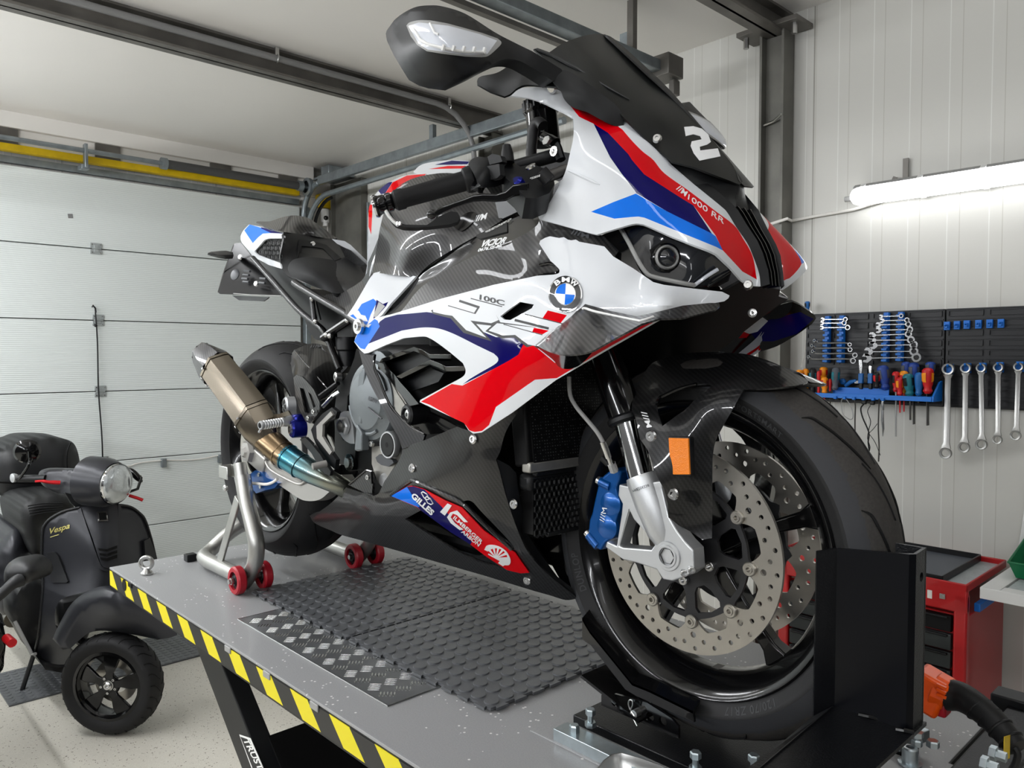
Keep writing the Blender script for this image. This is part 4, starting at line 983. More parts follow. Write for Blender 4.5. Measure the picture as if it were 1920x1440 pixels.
D(872, 682, 850, 26, 'handle_red', 'black_satin', 1215, 'dark red handled long rod tool with a ball end below the shelf', yy=2.32, bw=.0035, bm='spanner_steel')
D(905, 730, 880, 26, 'handle_red', 'handle_orange', 1020, 'red and yellow insulated screwdriver, short one at the shelf front', yy=2.295, bm='handle_red')
D(938, 676, 860, 30, 'handle_orange', 'handle_red', 1012, 'yellow insulated screwdriver behind the teal one', yy=2.33, bm='handle_red')
D(988, 700, 882, 36, 'handle_teal', 'black_satin', 1080, 'fat teal screwdriver with black collar', yy=2.295, lean=-20, bw=.004)
D(955, 602, 760, 32, 'handle_navy', 'handle_grey', 0, 'blue and grey handle at the back of the shelf, left of its twin', yy=2.36)
D(1020, 608, 790, 34, 'handle_navy', 'handle_grey', 1115, 'blue and grey screwdriver with broad flat blade, right of its twin', yy=2.35, flat=True)
D(1058, 690, 880, 30, 'handle_blue', None, 940, 'plain blue screwdriver at the shelf front', yy=2.30, lean=6)
D(1155, 604, 720, 32, 'handle_navy', 'handle_grey', 0, 'blue and grey handle behind the red and yellow one at the right end', yy=2.36)
D(1133, 652, 865, 38, 'handle_red', 'handle_orange', 1125, 'big red and yellow screwdriver at the right end of the shelf', yy=2.30, flat=True)
D(148, 108, 190, 20, 'handle_blue', 'black_satin', 0, 'blue topped screwdriver hanging at the left edge of the pegboard', yy=2.36)
for x, y0, y1, lab in ((580, 588, 810, 'flat steel chisel with blue collar standing blade up on the shelf'), (657, 632, 810, 'pointed steel punch with blue collar standing on the shelf')):
    a, b_, c = T(x, y0, 2.33), T(x + 5, 700, 2.33), T(x + 8, y1, 2.33); o = thing('chisel', lab, 'chisel', c)
    mb = MB(); wd = .0065 if x < 600 else .006; mb.loft([[a + V(-wd * (1 if x < 600 else .1), 0, 0), a + V(wd * (1 if x < 600 else .1), 0, 0), a + V(wd * (1 if x < 600 else .1), .002, 0), a + V(-wd * (1 if x < 600 else .1), .002, 0)], [b_ + V(-wd, -.002, .03), b_ + V(wd, -.002, .03), b_ + V(wd, .004, .03), b_ + V(-wd, .004, .03)], [b_ + V(-.004, -.002, 0), b_ + V(.004, -.002, 0), b_ + V(.004, .004, 0), b_ + V(-.004, .004, 0)]]); mb.build('blade', 'chrome_tool', o)
    MB().box((b_ + c) / 2 + V(0, 0, .008), (.02, .016, (b_ - c).length * .75)).build('collar', 'handle_blue', o, bevel=.003); MB().box(c + V(0, 0, .006), (.013, .014, .03)).build('handle', 'black_satin', o, bevel=.002)
o = thing('pliers', 'blue handled pliers lying on the shelf behind the blue divider', 'pliers', T(480, 790, 2.35))
MB().sph(T(437, 765, 2.345), .013, (1.1, .8, 1.1)).build('handle', 'handle_blue', o); MB().tube([T(460, 800, 2.35), T(500, 770, 2.345), T(550, 758, 2.34)], [.009, .009, .007], 10).build('handle', 'handle_blue', o); MB().box(T(555, 770, 2.34), (.02, .01, .012)).build('jaw', 'chrome_tool', o)
# things dangling from the lip hooks
def dangle(pts, r, m, label, cat='cord', name='hanging_cord', yy=2.285):
    P_ = smooth3([T(x, y, yy) for x, y in pts], 4); o = MB().tube(P_, r, 6).build(name, m, None, loc=P_[0]); tagp(o, label, cat); return o
dangle([(440, 895), (425, 930), (430, 990), (445, 1040), (495, 1075), (520, 1060), (515, 1000), (480, 930), (450, 900)], .0022, 'spanner_steel', 'pale wire loop hanging from the left lip hook of the blue shelf')
dangle([(527, 905), (540, 960), (537, 1080), (538, 1190)], .0028, 'blade_dark', 'thin dark rod hanging below the blue shelf beside the wire loop', 'rod', 'hanging_rod')
dangle([(605, 915), (612, 945), (585, 985), (600, 1060), (650, 1180), (645, 1260), (655, 1330)], .003, 'hose_black', 'thick black cable hanging in a hook shape below the shelf')
dangle([(665, 960), (640, 1010), (665, 1090), (650, 1160), (640, 1230), (660, 1300), (650, 1350)], .0016, 'hose_black', 'thin wavy dark cord hanging below the shelf, right of the thick black cable')
dangle([(735, 905), (732, 1000), (728, 1150), (735, 1300), (730, 1420)], .0026, 'blade_dark', 'long straight grey cord hanging below the shelf to behind the tyre')
dangle([(650, 1190), (700, 1260), (745, 1370)], .0013, 'hose_black', 'thin slanting thread under the thick black cable')
dangle([(720, 1110), (690, 1150), (655, 1185)], .0013, 'hose_black', 'short thin thread joining the grey cord and the black cable')
for x, y in ((612, 935), (680, 940)):
    o = MB().box(T(x, y, 2.285), (.02, .015, .018)).build('cable_plug', 'black_satin', None, loc=T(x, y, 2.285), bevel=.004); tagp(o, 'small black cable plug under the shelf lip, %s one' % ('left' if x < 650 else 'right'), 'plug')
o = thing('caliper_tool', 'slim silver pointed tool hanging below the middle of the blue shelf', 'tool', T(765, 930, 2.285))
MB().tube([T(768, 900, 2.285), T(762, 940, 2.285), T(768, 1000, 2.285)], [.003, .006, .004], 8).build('clip', 'chrome_tool', o); MB().tube([T(762, 1000, 2.285), T(762, 1080, 2.285), T(768, 1150, 2.285), T(764, 1215, 2.285)], [.005, .006, .005, .001], 8).build('blade', 'chrome_tool', o)
o = MB().cyl(T(893, 1200, 2.32), T(890, 1245, 2.32), .006, .009, n=12).build('ball_end', 'spanner_steel', bpy.data.objects['screwdriver'])
bpy.data.objects.remove(o)
dangle([(140, 340), (135, 430), (120, 560), (95, 650)], .0022, 'trim_white', 'pale cord hanging down past the left edge of the pegboard', yy=2.40)

# ---- red tool cabinet
CX0, CX1, CY0, CY1, CZ = -.87, -.168, 1.907, 2.38, .957
cab = thing('tool_cabinet', 'red steel tool cabinet with dark drawers and a black tray on top, below the pegboard', 'cabinet', ((CX0 + CX1) / 2, (CY0 + CY1) / 2, 0))
mb = MB(); xm, ym = (CX0 + CX1) / 2, (CY0 + CY1) / 2
mb.box((xm, ym + .01, .46), (CX1 - CX0 - .01, CY1 - CY0 - .03, .78)); mb.build('body', 'cabinet_red', cab, bevel=.004)
for x in (CX0 + .022, CX1 - .022): MB().box((x, CY0 + .018, .5), (.044, .036, .86)).build('corner_post', 'cabinet_red', cab, bevel=.008)
MB().box((xm, CY0 + .012, .905), (CX1 - CX0, .024, .085)).build('top_rail', 'cabinet_red', cab, bevel=.006)
mb = MB(); t = .006
for (c, dd) in (((xm, CY0 + .004, CZ - .004), (CX1 - CX0, .008, .03)), ((xm, CY1 - .004, CZ - .002), (CX1 - CX0, .008, .03)), ((CX0 + .004, ym, CZ - .003), (.008, CY1 - CY0, .03)), ((CX1 - .004, ym, CZ - .003), (.008, CY1 - CY0, .03))): mb.box(c, dd)
mb.build('top_rim', 'cabinet_red', cab, bevel=.004)
MB().box((xm, ym, CZ - .012), (CX1 - CX0 - .014, CY1 - CY0 - .014, .008)).build('top_mat', 'top_speckle', cab, smooth=0)
for k in range(6):
    z = .815 - k * .066 if k < 5 else .44
    o = MB().box((xm - .0, CY0 + .016, z), (CX1 - CX0 - .10, .03, .058)).build('drawer', 'drawer_grey' if k > 0 else 'black_deep', cab, bevel=.003)
    MB().box((xm, CY0 - .003, z + .024), (CX1 - CX0 - .12, .012, .008)).build('drawer_pull', 'black_satin', o, bevel=.002)
MB().box((xm, CY0 + .02, .27), (CX1 - CX0 - .1, .03, .26)).build('lower_door', 'drawer_grey', cab, bevel=.003)
q = YP(1767, 1118, CY0 - .001); lk = MB().box(q, (.018, .006, .018)).build('lock_plate', 'steel', cab, bevel=.001); MB().cyl(q, q + V(0, -.006, 0), .006, n=12).build('lock_barrel', 'steel', lk)
q = YP(1743, 1114, CY0 - .001); MB().box(q, (.016, .001, .03)).build('worn_sticker', 'trim_white', cab, smooth=0)
MB().box((CX1 + .012, 2.06, .875), (.02, .17, .03)).build('side_handle', 'hook_blue', cab, bevel=.003)
for x in (CX0 + .06, CX1 - .06):
    for y in (CY0 + .06, CY1 - .06): MB().lathe([(.0001, -.012), (.035, -.012), (.035, .012), (.0001, .012)], (x, y, .036), (0, 1, 0), 20).build('caster', 'black_satin', cab)
ty = thing('drip_tray', 'flat black tray lying on the top of the red cabinet', 'tray', (-.45, 2.13, CZ))
tx0, tx1, t0y, t1y = -.80, -.255, 1.925, 2.365
mb = MB(); mb.box(((tx0 + tx1) / 2, (t0y + t1y) / 2, CZ - .003), (tx1 - tx0, t1y - t0y, .005))
mb.build('tray_base', 'handle_grey', ty, smooth=0); mb = MB()
for (c, dd) in ((((tx0 + tx1) / 2, t0y, CZ + .008), (tx1 - tx0, .006, .026)), (((tx0 + tx1) / 2, t1y, CZ + .008), (tx1 - tx0, .006, .026)), ((tx0, (t0y + t1y) / 2, CZ + .008), (.006, t1y - t0y, .026)), ((tx1, (t0y + t1y) / 2, CZ + .008), (.006, t1y - t0y, .026))): mb.box(c, dd)
mb.build('tray_rim', 'black_satin', ty, bevel=.002)

# ---- white workbench with a green bin
BX0, BYF, BZ = -.138, 1.965, .962
bn = thing('workbench', 'white framed workbench with speckled grey top at the right edge', 'workbench', (.5, 2.2, 0))
mb = MB(); 
for (c, dd) in (((BX0 + .03, 2.1745, BZ - .02), (.06, .479, .04)), ((.892, BYF + .0, BZ - .02), (1.94, .06, .04)), ((.892, 2.385, BZ - .02), (1.94, .06, .04))): mb.box(c, dd)
mb.build('frame', 'bench_white', bn, bevel=.002)
MB().box((.83, 2.175, BZ - .012), (1.8, .36, .02)).build('top_panel', 'top_speckle', bn, smooth=0)
for x, y in ((1.6, BYF + .03), (1.6, 2.38), (.25, 2.38)): MB().box((x, y, (BZ - .04) / 2), (.05, .05, BZ - .04)).build('leg', 'bench_white', bn, bevel=.002)
MB().box((-.02, 2.40, (BZ - .04) / 2), (.05, .02, BZ - .04)).build('leg', 'bench_white', bn, bevel=.002)
gb = thing('storage_bin', 'green plastic storage bin on the white workbench', 'bin', (.06, 2.3, BZ))
q = YP(1909, 1050, 2.25); bx0 = q.x
mb = MB(); zb0, zb1 = BZ + .004, BZ + .10
r0 = [V(bx0 + .02, 2.14, zb0), V(bx0 + .15, 2.14, zb0), V(bx0 + .15, 2.36, zb0), V(bx0 + .02, 2.36, zb0)]
r1 = [V(bx0 - .0, 2.12, zb1 - .04), V(bx0 + .17, 2.12, zb1 - .04), V(bx0 + .17, 2.38, zb1 + .02), V(bx0 - .0, 2.38, zb1 + .02)]
mb.loft([r0, r1], caps=False); mb.add(r0, [(0, 1, 2, 3)]); mb.build('bin_body', 'bin_green', gb, smooth=0, solid=.003)
MB().tube([r1[0], r1[1], r1[2], r1[3], r1[0]], .004, 6).build('bin_rim', 'bin_green', gb)
ws = MB().box((YP(1916, 1000, 2.39).x + .1, 2.395, BZ + .16), (.2, .012, .3), Matrix.Rotation(.1, 3, 'Y')).build('white_panel', 'bench_white', None, loc=(.2, 2.39, BZ), bevel=.002); tagp(ws, 'white sheet leaning on the wall behind the green bin', 'sheet')
# ================================================================== THE MOTORCYCLE
mat('disc_steel', (172, 168, 160), rough=0.3, metal=0.9, vary=(30, 0.06))
mat('disc_carrier', (26, 26, 28), rough=0.45); mat('rim_black', (8, 8, 9), rough=0.16, coat=0.25, spec=.35)
mat('tyre_mark', (24, 24, 25), rough=0.8)
mat('chrome', (215, 216, 218), rough=0.08, metal=1.0)
mat('tube_black', (14, 14, 15), rough=.25); mat('titanium', (122, 114, 102), rough=0.27, metal=1.0); mat('ti_tan', (140, 120, 94), rough=0.28, metal=1.0); mat('ti_blue', (36, 130, 170), rough=0.24, metal=0.95)
mat('reflector_orange', (240, 130, 8), rough=0.25, coat=0.5, bump=(600, .6))
mat('lens_smoke', (38, 40, 44), rough=0.08, coat=1.0); mat('mesh_black', (16, 17, 18), rough=0.4, bump=(260, 1.0))
mat('roundel_black', (30, 30, 31), rough=0.4, coat=0.5); mat('paint_marks', (240, 241, 242), rough=0.35, coat=0.4); mat('text_black', (14, 14, 15), rough=0.4)
mat('screen_black', (18, 20, 20), rough=0.33, spec=0.4); mat('swing_silver', (168, 166, 162), rough=0.38, metal=0.6); mat('signal_lens', (214, 218, 226), rough=0.12, coat=1.0)
mat('hex_black', (20, 21, 22), rough=0.4); mat('marks_dark', (70, 72, 76), rough=0.4)

bike = thing('motorcycle', 'white, red and blue sports motorcycle with carbon panels standing on the lift', 'motorcycle', (0, 0, DECK + .035))
AZ = 1.465                      # front axle height
BK = bike
RXC, RZ, RR_ = -1.405, 1.4965, .312

# front tyre, worn band drawn as its own rubber tone by lateral position
m = mat('tyre_tread', (40, 39, 38), rough=0.72); nt = m.node_tree; N, L, b = nodes_of(m)
tc = N.new('ShaderNodeTexCoord'); sp = N.new('ShaderNodeSeparateXYZ'); L.new(tc.outputs['Object'], sp.inputs[0])
nz = N.new('ShaderNodeTexNoise'); nz.inputs['Scale'].default_value = 60; nz.inputs['Detail'].default_value = 4; L.new(tc.outputs['Object'], nz.inputs['Vector'])
ay = mth(nt, 'ABSOLUTE', sp.outputs[1]); e = mth(nt, 'ADD', ay, mth(nt, 'MULTIPLY_ADD', nz.outputs['Fac'], .012, -.006))
wear = mth(nt, 'LESS_THAN', e, .046); nz2 = N.new('ShaderNodeTexNoise'); nz2.inputs['Scale'].default_value = 240; L.new(tc.outputs['Object'], nz2.inputs['Vector'])
L.new(mixc(nt, wear, srgb(46, 47, 50), mixc(nt, nz2.outputs['Fac'], srgb(36, 34, 32), srgb(62, 59, 56))), b.inputs['Base Color'])
bp = N.new('ShaderNodeBump'); bp.inputs['Strength'].default_value = .25; bp.inputs['Distance'].default_value = .001; L.new(nz2.outputs['Fac'], bp.inputs['Height']); L.new(bp.outputs['Normal'], b.inputs['Normal'])

def wheel(cx, cz, R, w, rim_r, pref, discs, a_off):
    A = (0, 1, 0); hw = w / 2; CW = 1.75 if pref == 'front' else 1.25
    # tread + sidewalls
    prof = []
    K = 14
    for i in range(K + 1):      # crown from one shoulder to the other
        s = -1 + 2 * i / K; y = s * hw; r = R - hw * .62 * (1 - math.sqrt(max(0, 1 - (s * .95) ** 2))) * CW
        prof.append((r, y))
    side = [(rim_r + .006, hw * .80), (rim_r + .014, hw * .90), (rim_r + .022, hw * .965)]
    sidew = [(prof[-1][0] - .004, hw * 1.0)] + side[::-1] + [(rim_r - .004, hw * .76)]
    t = MB().lathe(prof, (cx, 0, cz), A, 96).build(pref + '_tyre', 'tyre_tread' if pref == 'front' else 'rubber', BK, smooth=60)
    for s in (-1, 1):
        MB().lathe([(prof[-1][0], hw * s)] + [(r, y * s) for r, y in sidew], (cx, 0, cz), A, 96).build('sidewall', 'rubber', t, smooth=50)
    # grooves: thin dark inlays following the tread
    def tread_pt(a, s, up=.0004):
        y = s * hw; r = R - hw * .62 * (1 - math.sqrt(max(0, 1 - (s * .95) ** 2))) * CW + up
        return V(cx + r * math.cos(a), y, cz + r * math.sin(a))
    mb = MB(); n_ = 12 if pref == 'front' else 14
    for k in range(n_):
        for sg in (-1, 1):
            a0 = 2 * PI * k / n_ + (0 if sg < 0 else PI / n_)
            pts = [(0, .22), (.10, .38), (.21, .52), (.28, .60), (.33, .66), (.36, .78)]
            P_ = [tread_pt(a0 + da, sg * s) for da, s in pts]; mb.tube(smooth3(P_, 3), [.0006, .0012, .002] + [.0022] * 10 + [.0016, .001, .0006], 5)
            P_ = [tread_pt(a0 + .28 + da, sg * s) for da, s in ((0, .06), (.1, .14), (.2, .24), (.28, .38))]; mb.tube(smooth3(P_, 3), .0014, 5)
    mb.build('tread_grooves', 'black_deep', t, smooth=40)
    # rim
    rr = rim_r; bw = hw * .80
    prof = [(rr - .014, -bw + .012), (rr + .004, -bw + .004), (rr + .007, -bw - .001), (rr + .004, -bw - .005), (rr - .004, -bw - .002), (rr - .012, -bw + .010), (rr - .024, -bw + .022), (rr - .030, -bw * .3), (rr - .030, bw * .3), (rr - .024, bw - .022), (rr - .012, bw - .010), (rr - .004, bw + .002), (rr + .004, bw + .005), (rr + .007, bw + .001), (rr + .004, bw - .004), (rr - .014, bw - .012)]
    rim = MB().lathe(prof + [prof[0]], (cx, 0, cz), A, 96).build('rim', 'rim_black', BK, smooth=50)
    for k in range(5):
        a = math.radians(a_off) + 2 * PI * k / 5; mb = MB()
        d = V(math.cos(a), 0, math.sin(a)); n2 = V(-math.sin(a), 0, math.cos(a)); c = V(cx, 0, cz)
        def sec(r, off, wd, th): return [c + d * r + n2 * (off - wd) + V(0, -th, 0), c + d * r + n2 * (off + wd) + V(0, -th, 0), c + d * r + n2 * (off + wd) + V(0, th, 0), c + d * r + n2 * (off - wd) + V(0, th, 0)]
        mb.loft([sec(.030, 0, .020, .022), sec(.075, 0, .0125, .016), sec(.13, 0, .010, .013), sec(rr - .05, 0, .012, .013), sec(rr - .026, 0, .022, .016)])
        mb.build('spoke', 'rim_black', rim, smooth=30, bevel=.004)
    MB().lathe([(.016, -.05), (.034, -.05), (.040, -.03), (.034, 0), (.040, .03), (.034, .05), (.016, .05)], (cx, 0, cz), A, 36).build('hub', 'rim_black', rim, smooth=40)
    return t, rim
ft_, frim = wheel(0, AZ, .300, .120, .226, 'front', None, 22)
rt_, rrim = wheel(RXC, RZ, RR_, .195, .226, 'rear', None, 40)
def arc_word(s, cx, cz, r0, a0, h, yf, m, par, gap=1.15):
    vs_, fs_ = text2d(s, .012, 0, gap); k = h / .70; mb = MB(); P_ = []
    for x, y in vs_:
        r = r0 + y * k; a = math.radians(a0) - x * k / r0; P_.append(V(cx + r * math.cos(a), -yf(r) - .0006, cz + r * math.sin(a)))
    mb.v = [tuple(q) for q in P_]; mb.f = [tuple(f) for f in fs_]; mb.m = [0] * len(fs_)
    mb.build('tyre_lettering', m, par, smooth=0, solid=.0004, sdir=(0, .0004 / .0004, 0))
mat('tyre_print', (50, 51, 53), rough=.7)
swf = lambda r: np.interp(r, [.222, .232, .240, .248, .251], [.0456, .048, .054, .0579, .060])
for s_, a_, h_ in (('120/70 ZR17', -52, .0105), ('DUNLOP', 208, .0105), ('SPORTSMART', 72, .009), ('MADE IN FRANCE', 232, .004), ('RADIAL TUBELESS', -20, .004)): arc_word(s_, 0, AZ, .238, a_, h_, swf, 'tyre_print', ft_)
arc_word('SPORT', RXC, RZ, .236, 262, .011, lambda r: np.interp(r, [.222, .232, .240, .248, .27], [.074, .078, .0878, .0941, .0975]), 'tyre_print', rt_)
MB().box((.03, 0, AZ - .198), (.03, .02, .008)).build('wheel_weight', 'blade_dark', frim)

def flat_plate(name, outline, holes, y, t, m, parent):
    """plate in the plane Y=y; outline and holes are (x,z) loops"""
    vs = list(outline); es = [(i, (i + 1) % len(outline)) for i in range(len(outline))]
    for h in holes:
        b0 = len(vs); vs += h; es += [(b0 + i, b0 + (i + 1) % len(h)) for i in range(len(h))]
    r = delaunay_2d_cdt([Vector(v) for v in vs], es, [], 0, 1e-7); mb = MB(); mb.v = [(v[0], y, v[1]) for v in r[0]]
    for t_ in r[2]:
        cx = sum(r[0][i][0] for i in t_) / 3; cz = sum(r[0][i][1] for i in t_) / 3
        if inside(outline, cx, cz) and not any(inside(h, cx, cz) for h in holes):
            a, b_, c = (r[0][i] for i in t_); cr = (b_[0] - a[0]) * (c[1] - a[1]) - (b_[1] - a[1]) * (c[0] - a[0])
            mb.f.append(tuple(t_) if cr > 0 else tuple(reversed(t_))); mb.m.append(0)
    return mb.build(name, m, parent, smooth=30, solid=t, mid=True)
def circ2(cx, cz, r, n=14): return [(cx + r * math.cos(2 * PI * k / n), cz + r * math.sin(2 * PI * k / n)) for k in range(n)]
A9 = [math.radians(-3.9 + 40 * k) for k in range(9)]
def front_disc(y, s):
    c = (0, AZ)
    outer = [(.160 * math.cos(2 * PI * k / 120), AZ + .160 * math.sin(2 * PI * k / 120)) for k in range(120)]
    inner = []
    for k in range(180):
        a = 2 * PI * k / 180; d = min(abs((a - b_ + PI) % (2 * PI) - PI) for b_ in A9)
        r = .1270 if d > .20 else (.1065 if d < .075 else .1065 + (.1270 - .1065) * ((d - .075) / .125) ** .8)
        inner.append((r * math.cos(a), AZ + r * math.sin(a)))
    hs = []
    for a in A9:
        hs.append(circ2(.1305 * math.cos(a), AZ + .1305 * math.sin(a), .0048)); hs.append(circ2(.1513 * math.cos(a + .01), AZ + .1513 * math.sin(a + .01), .0036))
        for da, r in ((.13, .1405), (.245, .150), (.35, .1365), (.46, .1475), (-.12, .144)): hs.append(circ2(r * math.cos(a + da), AZ + r * math.sin(a + da), .0036))
    d = flat_plate('brake_disc', outer, [inner] + hs, y, .005, 'disc_steel', BK)
    # carrier
    outer = []
    for k in range(180):
        a = 2 * PI * k / 180; q = min(abs((a - b_ + PI) % (2 * PI) - PI) for b_ in A9)
        r = .1055 + (.010 * max(0, 1 - q / .12)); outer.append((r * math.cos(a), AZ + r * math.sin(a)))
    wins = []
    for k in range(9):
        a = A9[k] + math.radians(20); w_ = []
        for r, da in ((.058, -.13), (.058, .13), (.066, .22), (.090, .262), (.0965, .22), (.0985, 0), (.0965, -.22), (.090, -.262), (.066, -.22)): w_.append((r * math.cos(a + da), AZ + r * math.sin(a + da)))
        if k % 2 == 0 or True: wins.append(w_)
    cr = flat_plate('disc_carrier', outer, wins + [circ2(0, AZ, .028, 32)], y + s * .001, .006, 'disc_carrier', BK)
    for a in A9:
        p = V(.1098 * math.cos(a), y - s * .003, AZ + .1098 * math.sin(a))
        MB().lathe([(.0035, .0), (.0035, .0065), (.0060, .0065), (.0065, .0052), (.0092, .0052), (.0105, .004), (.0105, 0)], p, (0, -s, 0), 24).build('float_button', 'disc_steel', d, smooth=30)
    for k in range(5):
        a = math.radians(-20 + 72 * k); p = V(.047 * math.cos(a), y - s * .003, AZ + .047 * math.sin(a)); MB().bolt(p, (0, -s, 0), .0075, .006, hexa=False).build('disc_bolt', 'bolt_steel', cr, smooth=30)
front_disc(-.058, 1); front_disc(.058, -1)
# axle end sleeves
MB().lathe([(.020, .050), (.030, .052), (.034, .060), (.034, .072), (.027, .078), (.027, .095)], (0, 0, AZ), (0, -1, 0), 32).build('wheel_spacer', 'black_satin', BK)

# ---- fork legs
fo = lambda x, y: YP(x, y, -.105)
ax0, ax1 = fo(1212, 905), fo(1150, 720); fd = (ax1 - ax0).normalized()
def fork_leg(s):
    f = lambda p: V(p.x, abs(p.y) * s, p.z)
    k0, k1 = f(ax0), f(fo(1176, 787)); top = f(ax0 + fd * .47)
    MB().cyl(k0 - f(fd) * .0 + V(0, 0, -.02), k1, .0215, n=28).build('fork_tube', 'chrome', BK)
    MB().cyl(k1, top, .0275, n=28).build('fork_slider', 'black_gloss', BK)
    dd = (k1 - k0).normalized(); MB().lathe([(.0225, -.006), (.0265, -.006), (.0315, -.002), (.0315, .004), (.0275, .008)], k1, dd, 28).build('dust_seal', 'black_satin', BK)
    return k0, dd
fork_leg(-1); fork_leg(1)
zz2 = lambda x, y: (1040 + x * .22917, 940 + y * .22917)
foot = [(1180, 913), (1236, 902, 1), (1240, 915, 1), (1246, 940), (1253, 970), (1269, 997), (1283, 1015.6), (1298, 1031), (1301, 1070), (1286, 1081), (1260, 1090), (1242, 1087), (1230, 1068), (1190, 1055), (1168, 1050), (1134, 1026), (1137, 1015), (1155, 1024), (1164, 965), (1166, 945), (1158, 930), (1160, 908)]
tri_h = [(1179, 958), (1187, 974), (1228, 1020), (1220, 1031), (1168, 1027), (1160, 1024)]
fy = -.122
def foot_part(s):
    O = [(p.x, p.z) for p in (YP(x, y, fy) for x, y in curve(foot, n=3))]; H = [(p.x, p.z) for p in (YP(x, y, fy) for x, y in tri_h)]
    o = flat_plate('fork_foot', O, [H], s * (abs(fy) - .016), .030, 'alu_cast', BK)
    b_ = o.modifiers.new('b', 'BEVEL'); b_.width = .004; b_.segments = 3; b_.limit_method = 'ANGLE'; b_.angle_limit = math.radians(50)
    q0, q1 = ax0 + fd * .012, ax0 - fd * .085
    f = lambda p: V(p.x, abs(p.y) * s, p.z)
    MB().lathe([(.0225, 0), (.0285, .0), (.0295, .006), (.0285, .045), (.024, .09), (.016, .11)], f(q0), f(q1) - f(q0), 28).build('fork_sleeve', 'alu_cast', o, smooth=40)
    c = YP(1250.8, 1043, fy - .001); c = V(c.x, 0, c.z)
    MB().lathe([(.0135, -.004), (.0135, .003), (.0165, .003), (.0175, .0015), (.0215, .0015), (.0225, 0), (.0225, -.02)], V(c.x, s * abs(fy) - s * .0, c.z), (0, s, 0), 36).build('axle_ring', 'alu_cast', o, smooth=30)
    MB().lathe([(.0125, .002), (.0125, -.012), (.0001, -.012)], V(c.x, s * abs(fy), c.z), (0, s, 0), 6).build('axle_socket', 'blade_dark', o, smooth=0)
    for x, y in ((1283, 1072), (1297, 1066)):
        p = YP(x, y, fy + .004); MB().bolt(V(p.x, s * abs(p.y), p.z), (.6, s * .75, -.3), .0055, .005, hexa=False).build('pinch_bolt', 'bolt_steel', o, smooth=30)
foot_part(-1); foot_part(1)
lettering('fork_maker_word', 'MARZOCCHI', (1185, 918), (1216, 907), (1.2, 5.2), lambda x, y: YP(x, y, -.137), 'marks_dark', BK, off=.0, bold=.0, shear=.3)
# ---- caliper
def caliper(s, col='blue_anodised'):
    O = [(1138, 890), (1155, 877), (1171, 882), (1167, 899), (1161, 915), (1168, 940), (1166, 958), (1157, 986), (1152, 1009), (1141, 1016), (1132, 1031), (1111, 1020), (1107, 1015), (1109, 995), (1111, 974), (1116, 960), (1120, 940), (1128, 905)]
    O = [(p.x, p.z) for p in (YP(x, y, -.10) for x, y in O)]
    o = flat_plate('brake_caliper', O, [], s * .078, .062, col, BK)
    b_ = o.modifiers.new('b', 'BEVEL'); b_.width = .008; b_.segments = 4; b_.limit_method = 'ANGLE'; b_.angle_limit = math.radians(40)
    for x, y in ((1143, 945), (1136, 988)):
        p = YP(x, y, -.109); MB().lathe([(.022, -.004), (.021, .0015), (.017, .004), (.0001, .005)], V(p.x, s * .106, p.z), (0, s, 0), 28).build('piston_boss', col, o)
    for x, y, x2, y2 in ((1127, 903, 1146, 912), (1105, 1003, 1122, 1024)):
        a_, c_ = YP(x, y, -.105), YP(x2, y2, -.105); a_ = V(a_.x, abs(a_.y) * s, a_.z); c_ = V(c_.x, abs(c_.y) * s, c_.z)
        MB().cyl(a_, c_, .0085, n=18).build('bolt_lug', col, o); MB().lathe([(.0075, 0), (.0075, .006), (.005, .007), (.003, .003), (.0001, .003)], a_, a_ - c_, 12).build('caliper_bolt', 'bolt_steel', o)
    return o
cal = caliper(-1); caliper(1)
lettering('caliper_mark', '///M', (1132, 979), (1138, 953), (-9, -1.5), lambda x, y: YP(x, y, -.1125), 'paint_marks', cal, off=0, bold=.0)
hose = [(1067, 706, -.15), (1069, 740, -.15), (1080, 762, -.15), (1097, 783, -.15), (1118, 808, -.148), (1131, 830, -.142), (1138, 851, -.135)]
MB().tube(smooth3([YP(*p) for p in hose], 4), .0035, 10).build('brake_hose', 'lamp_grey', BK)
mb = MB(); mb.cyl(YP(1130, 828, -.142), YP(1141, 858, -.133), .0055, n=12); mb.cyl(YP(1141, 858, -.133), YP(1146, 872, -.128), .0038, n=12); mb.cyl(YP(1146, 868, -.128), YP(1152, 884, -.12), .007, n=6); mb.build('hose_fitting', 'bolt_steel', BK)
MB().cyl(YP(1128, 858, -.13), YP(1141, 870, -.125), .0055, n=12).build('bleed_cap', 'hose_black', BK)

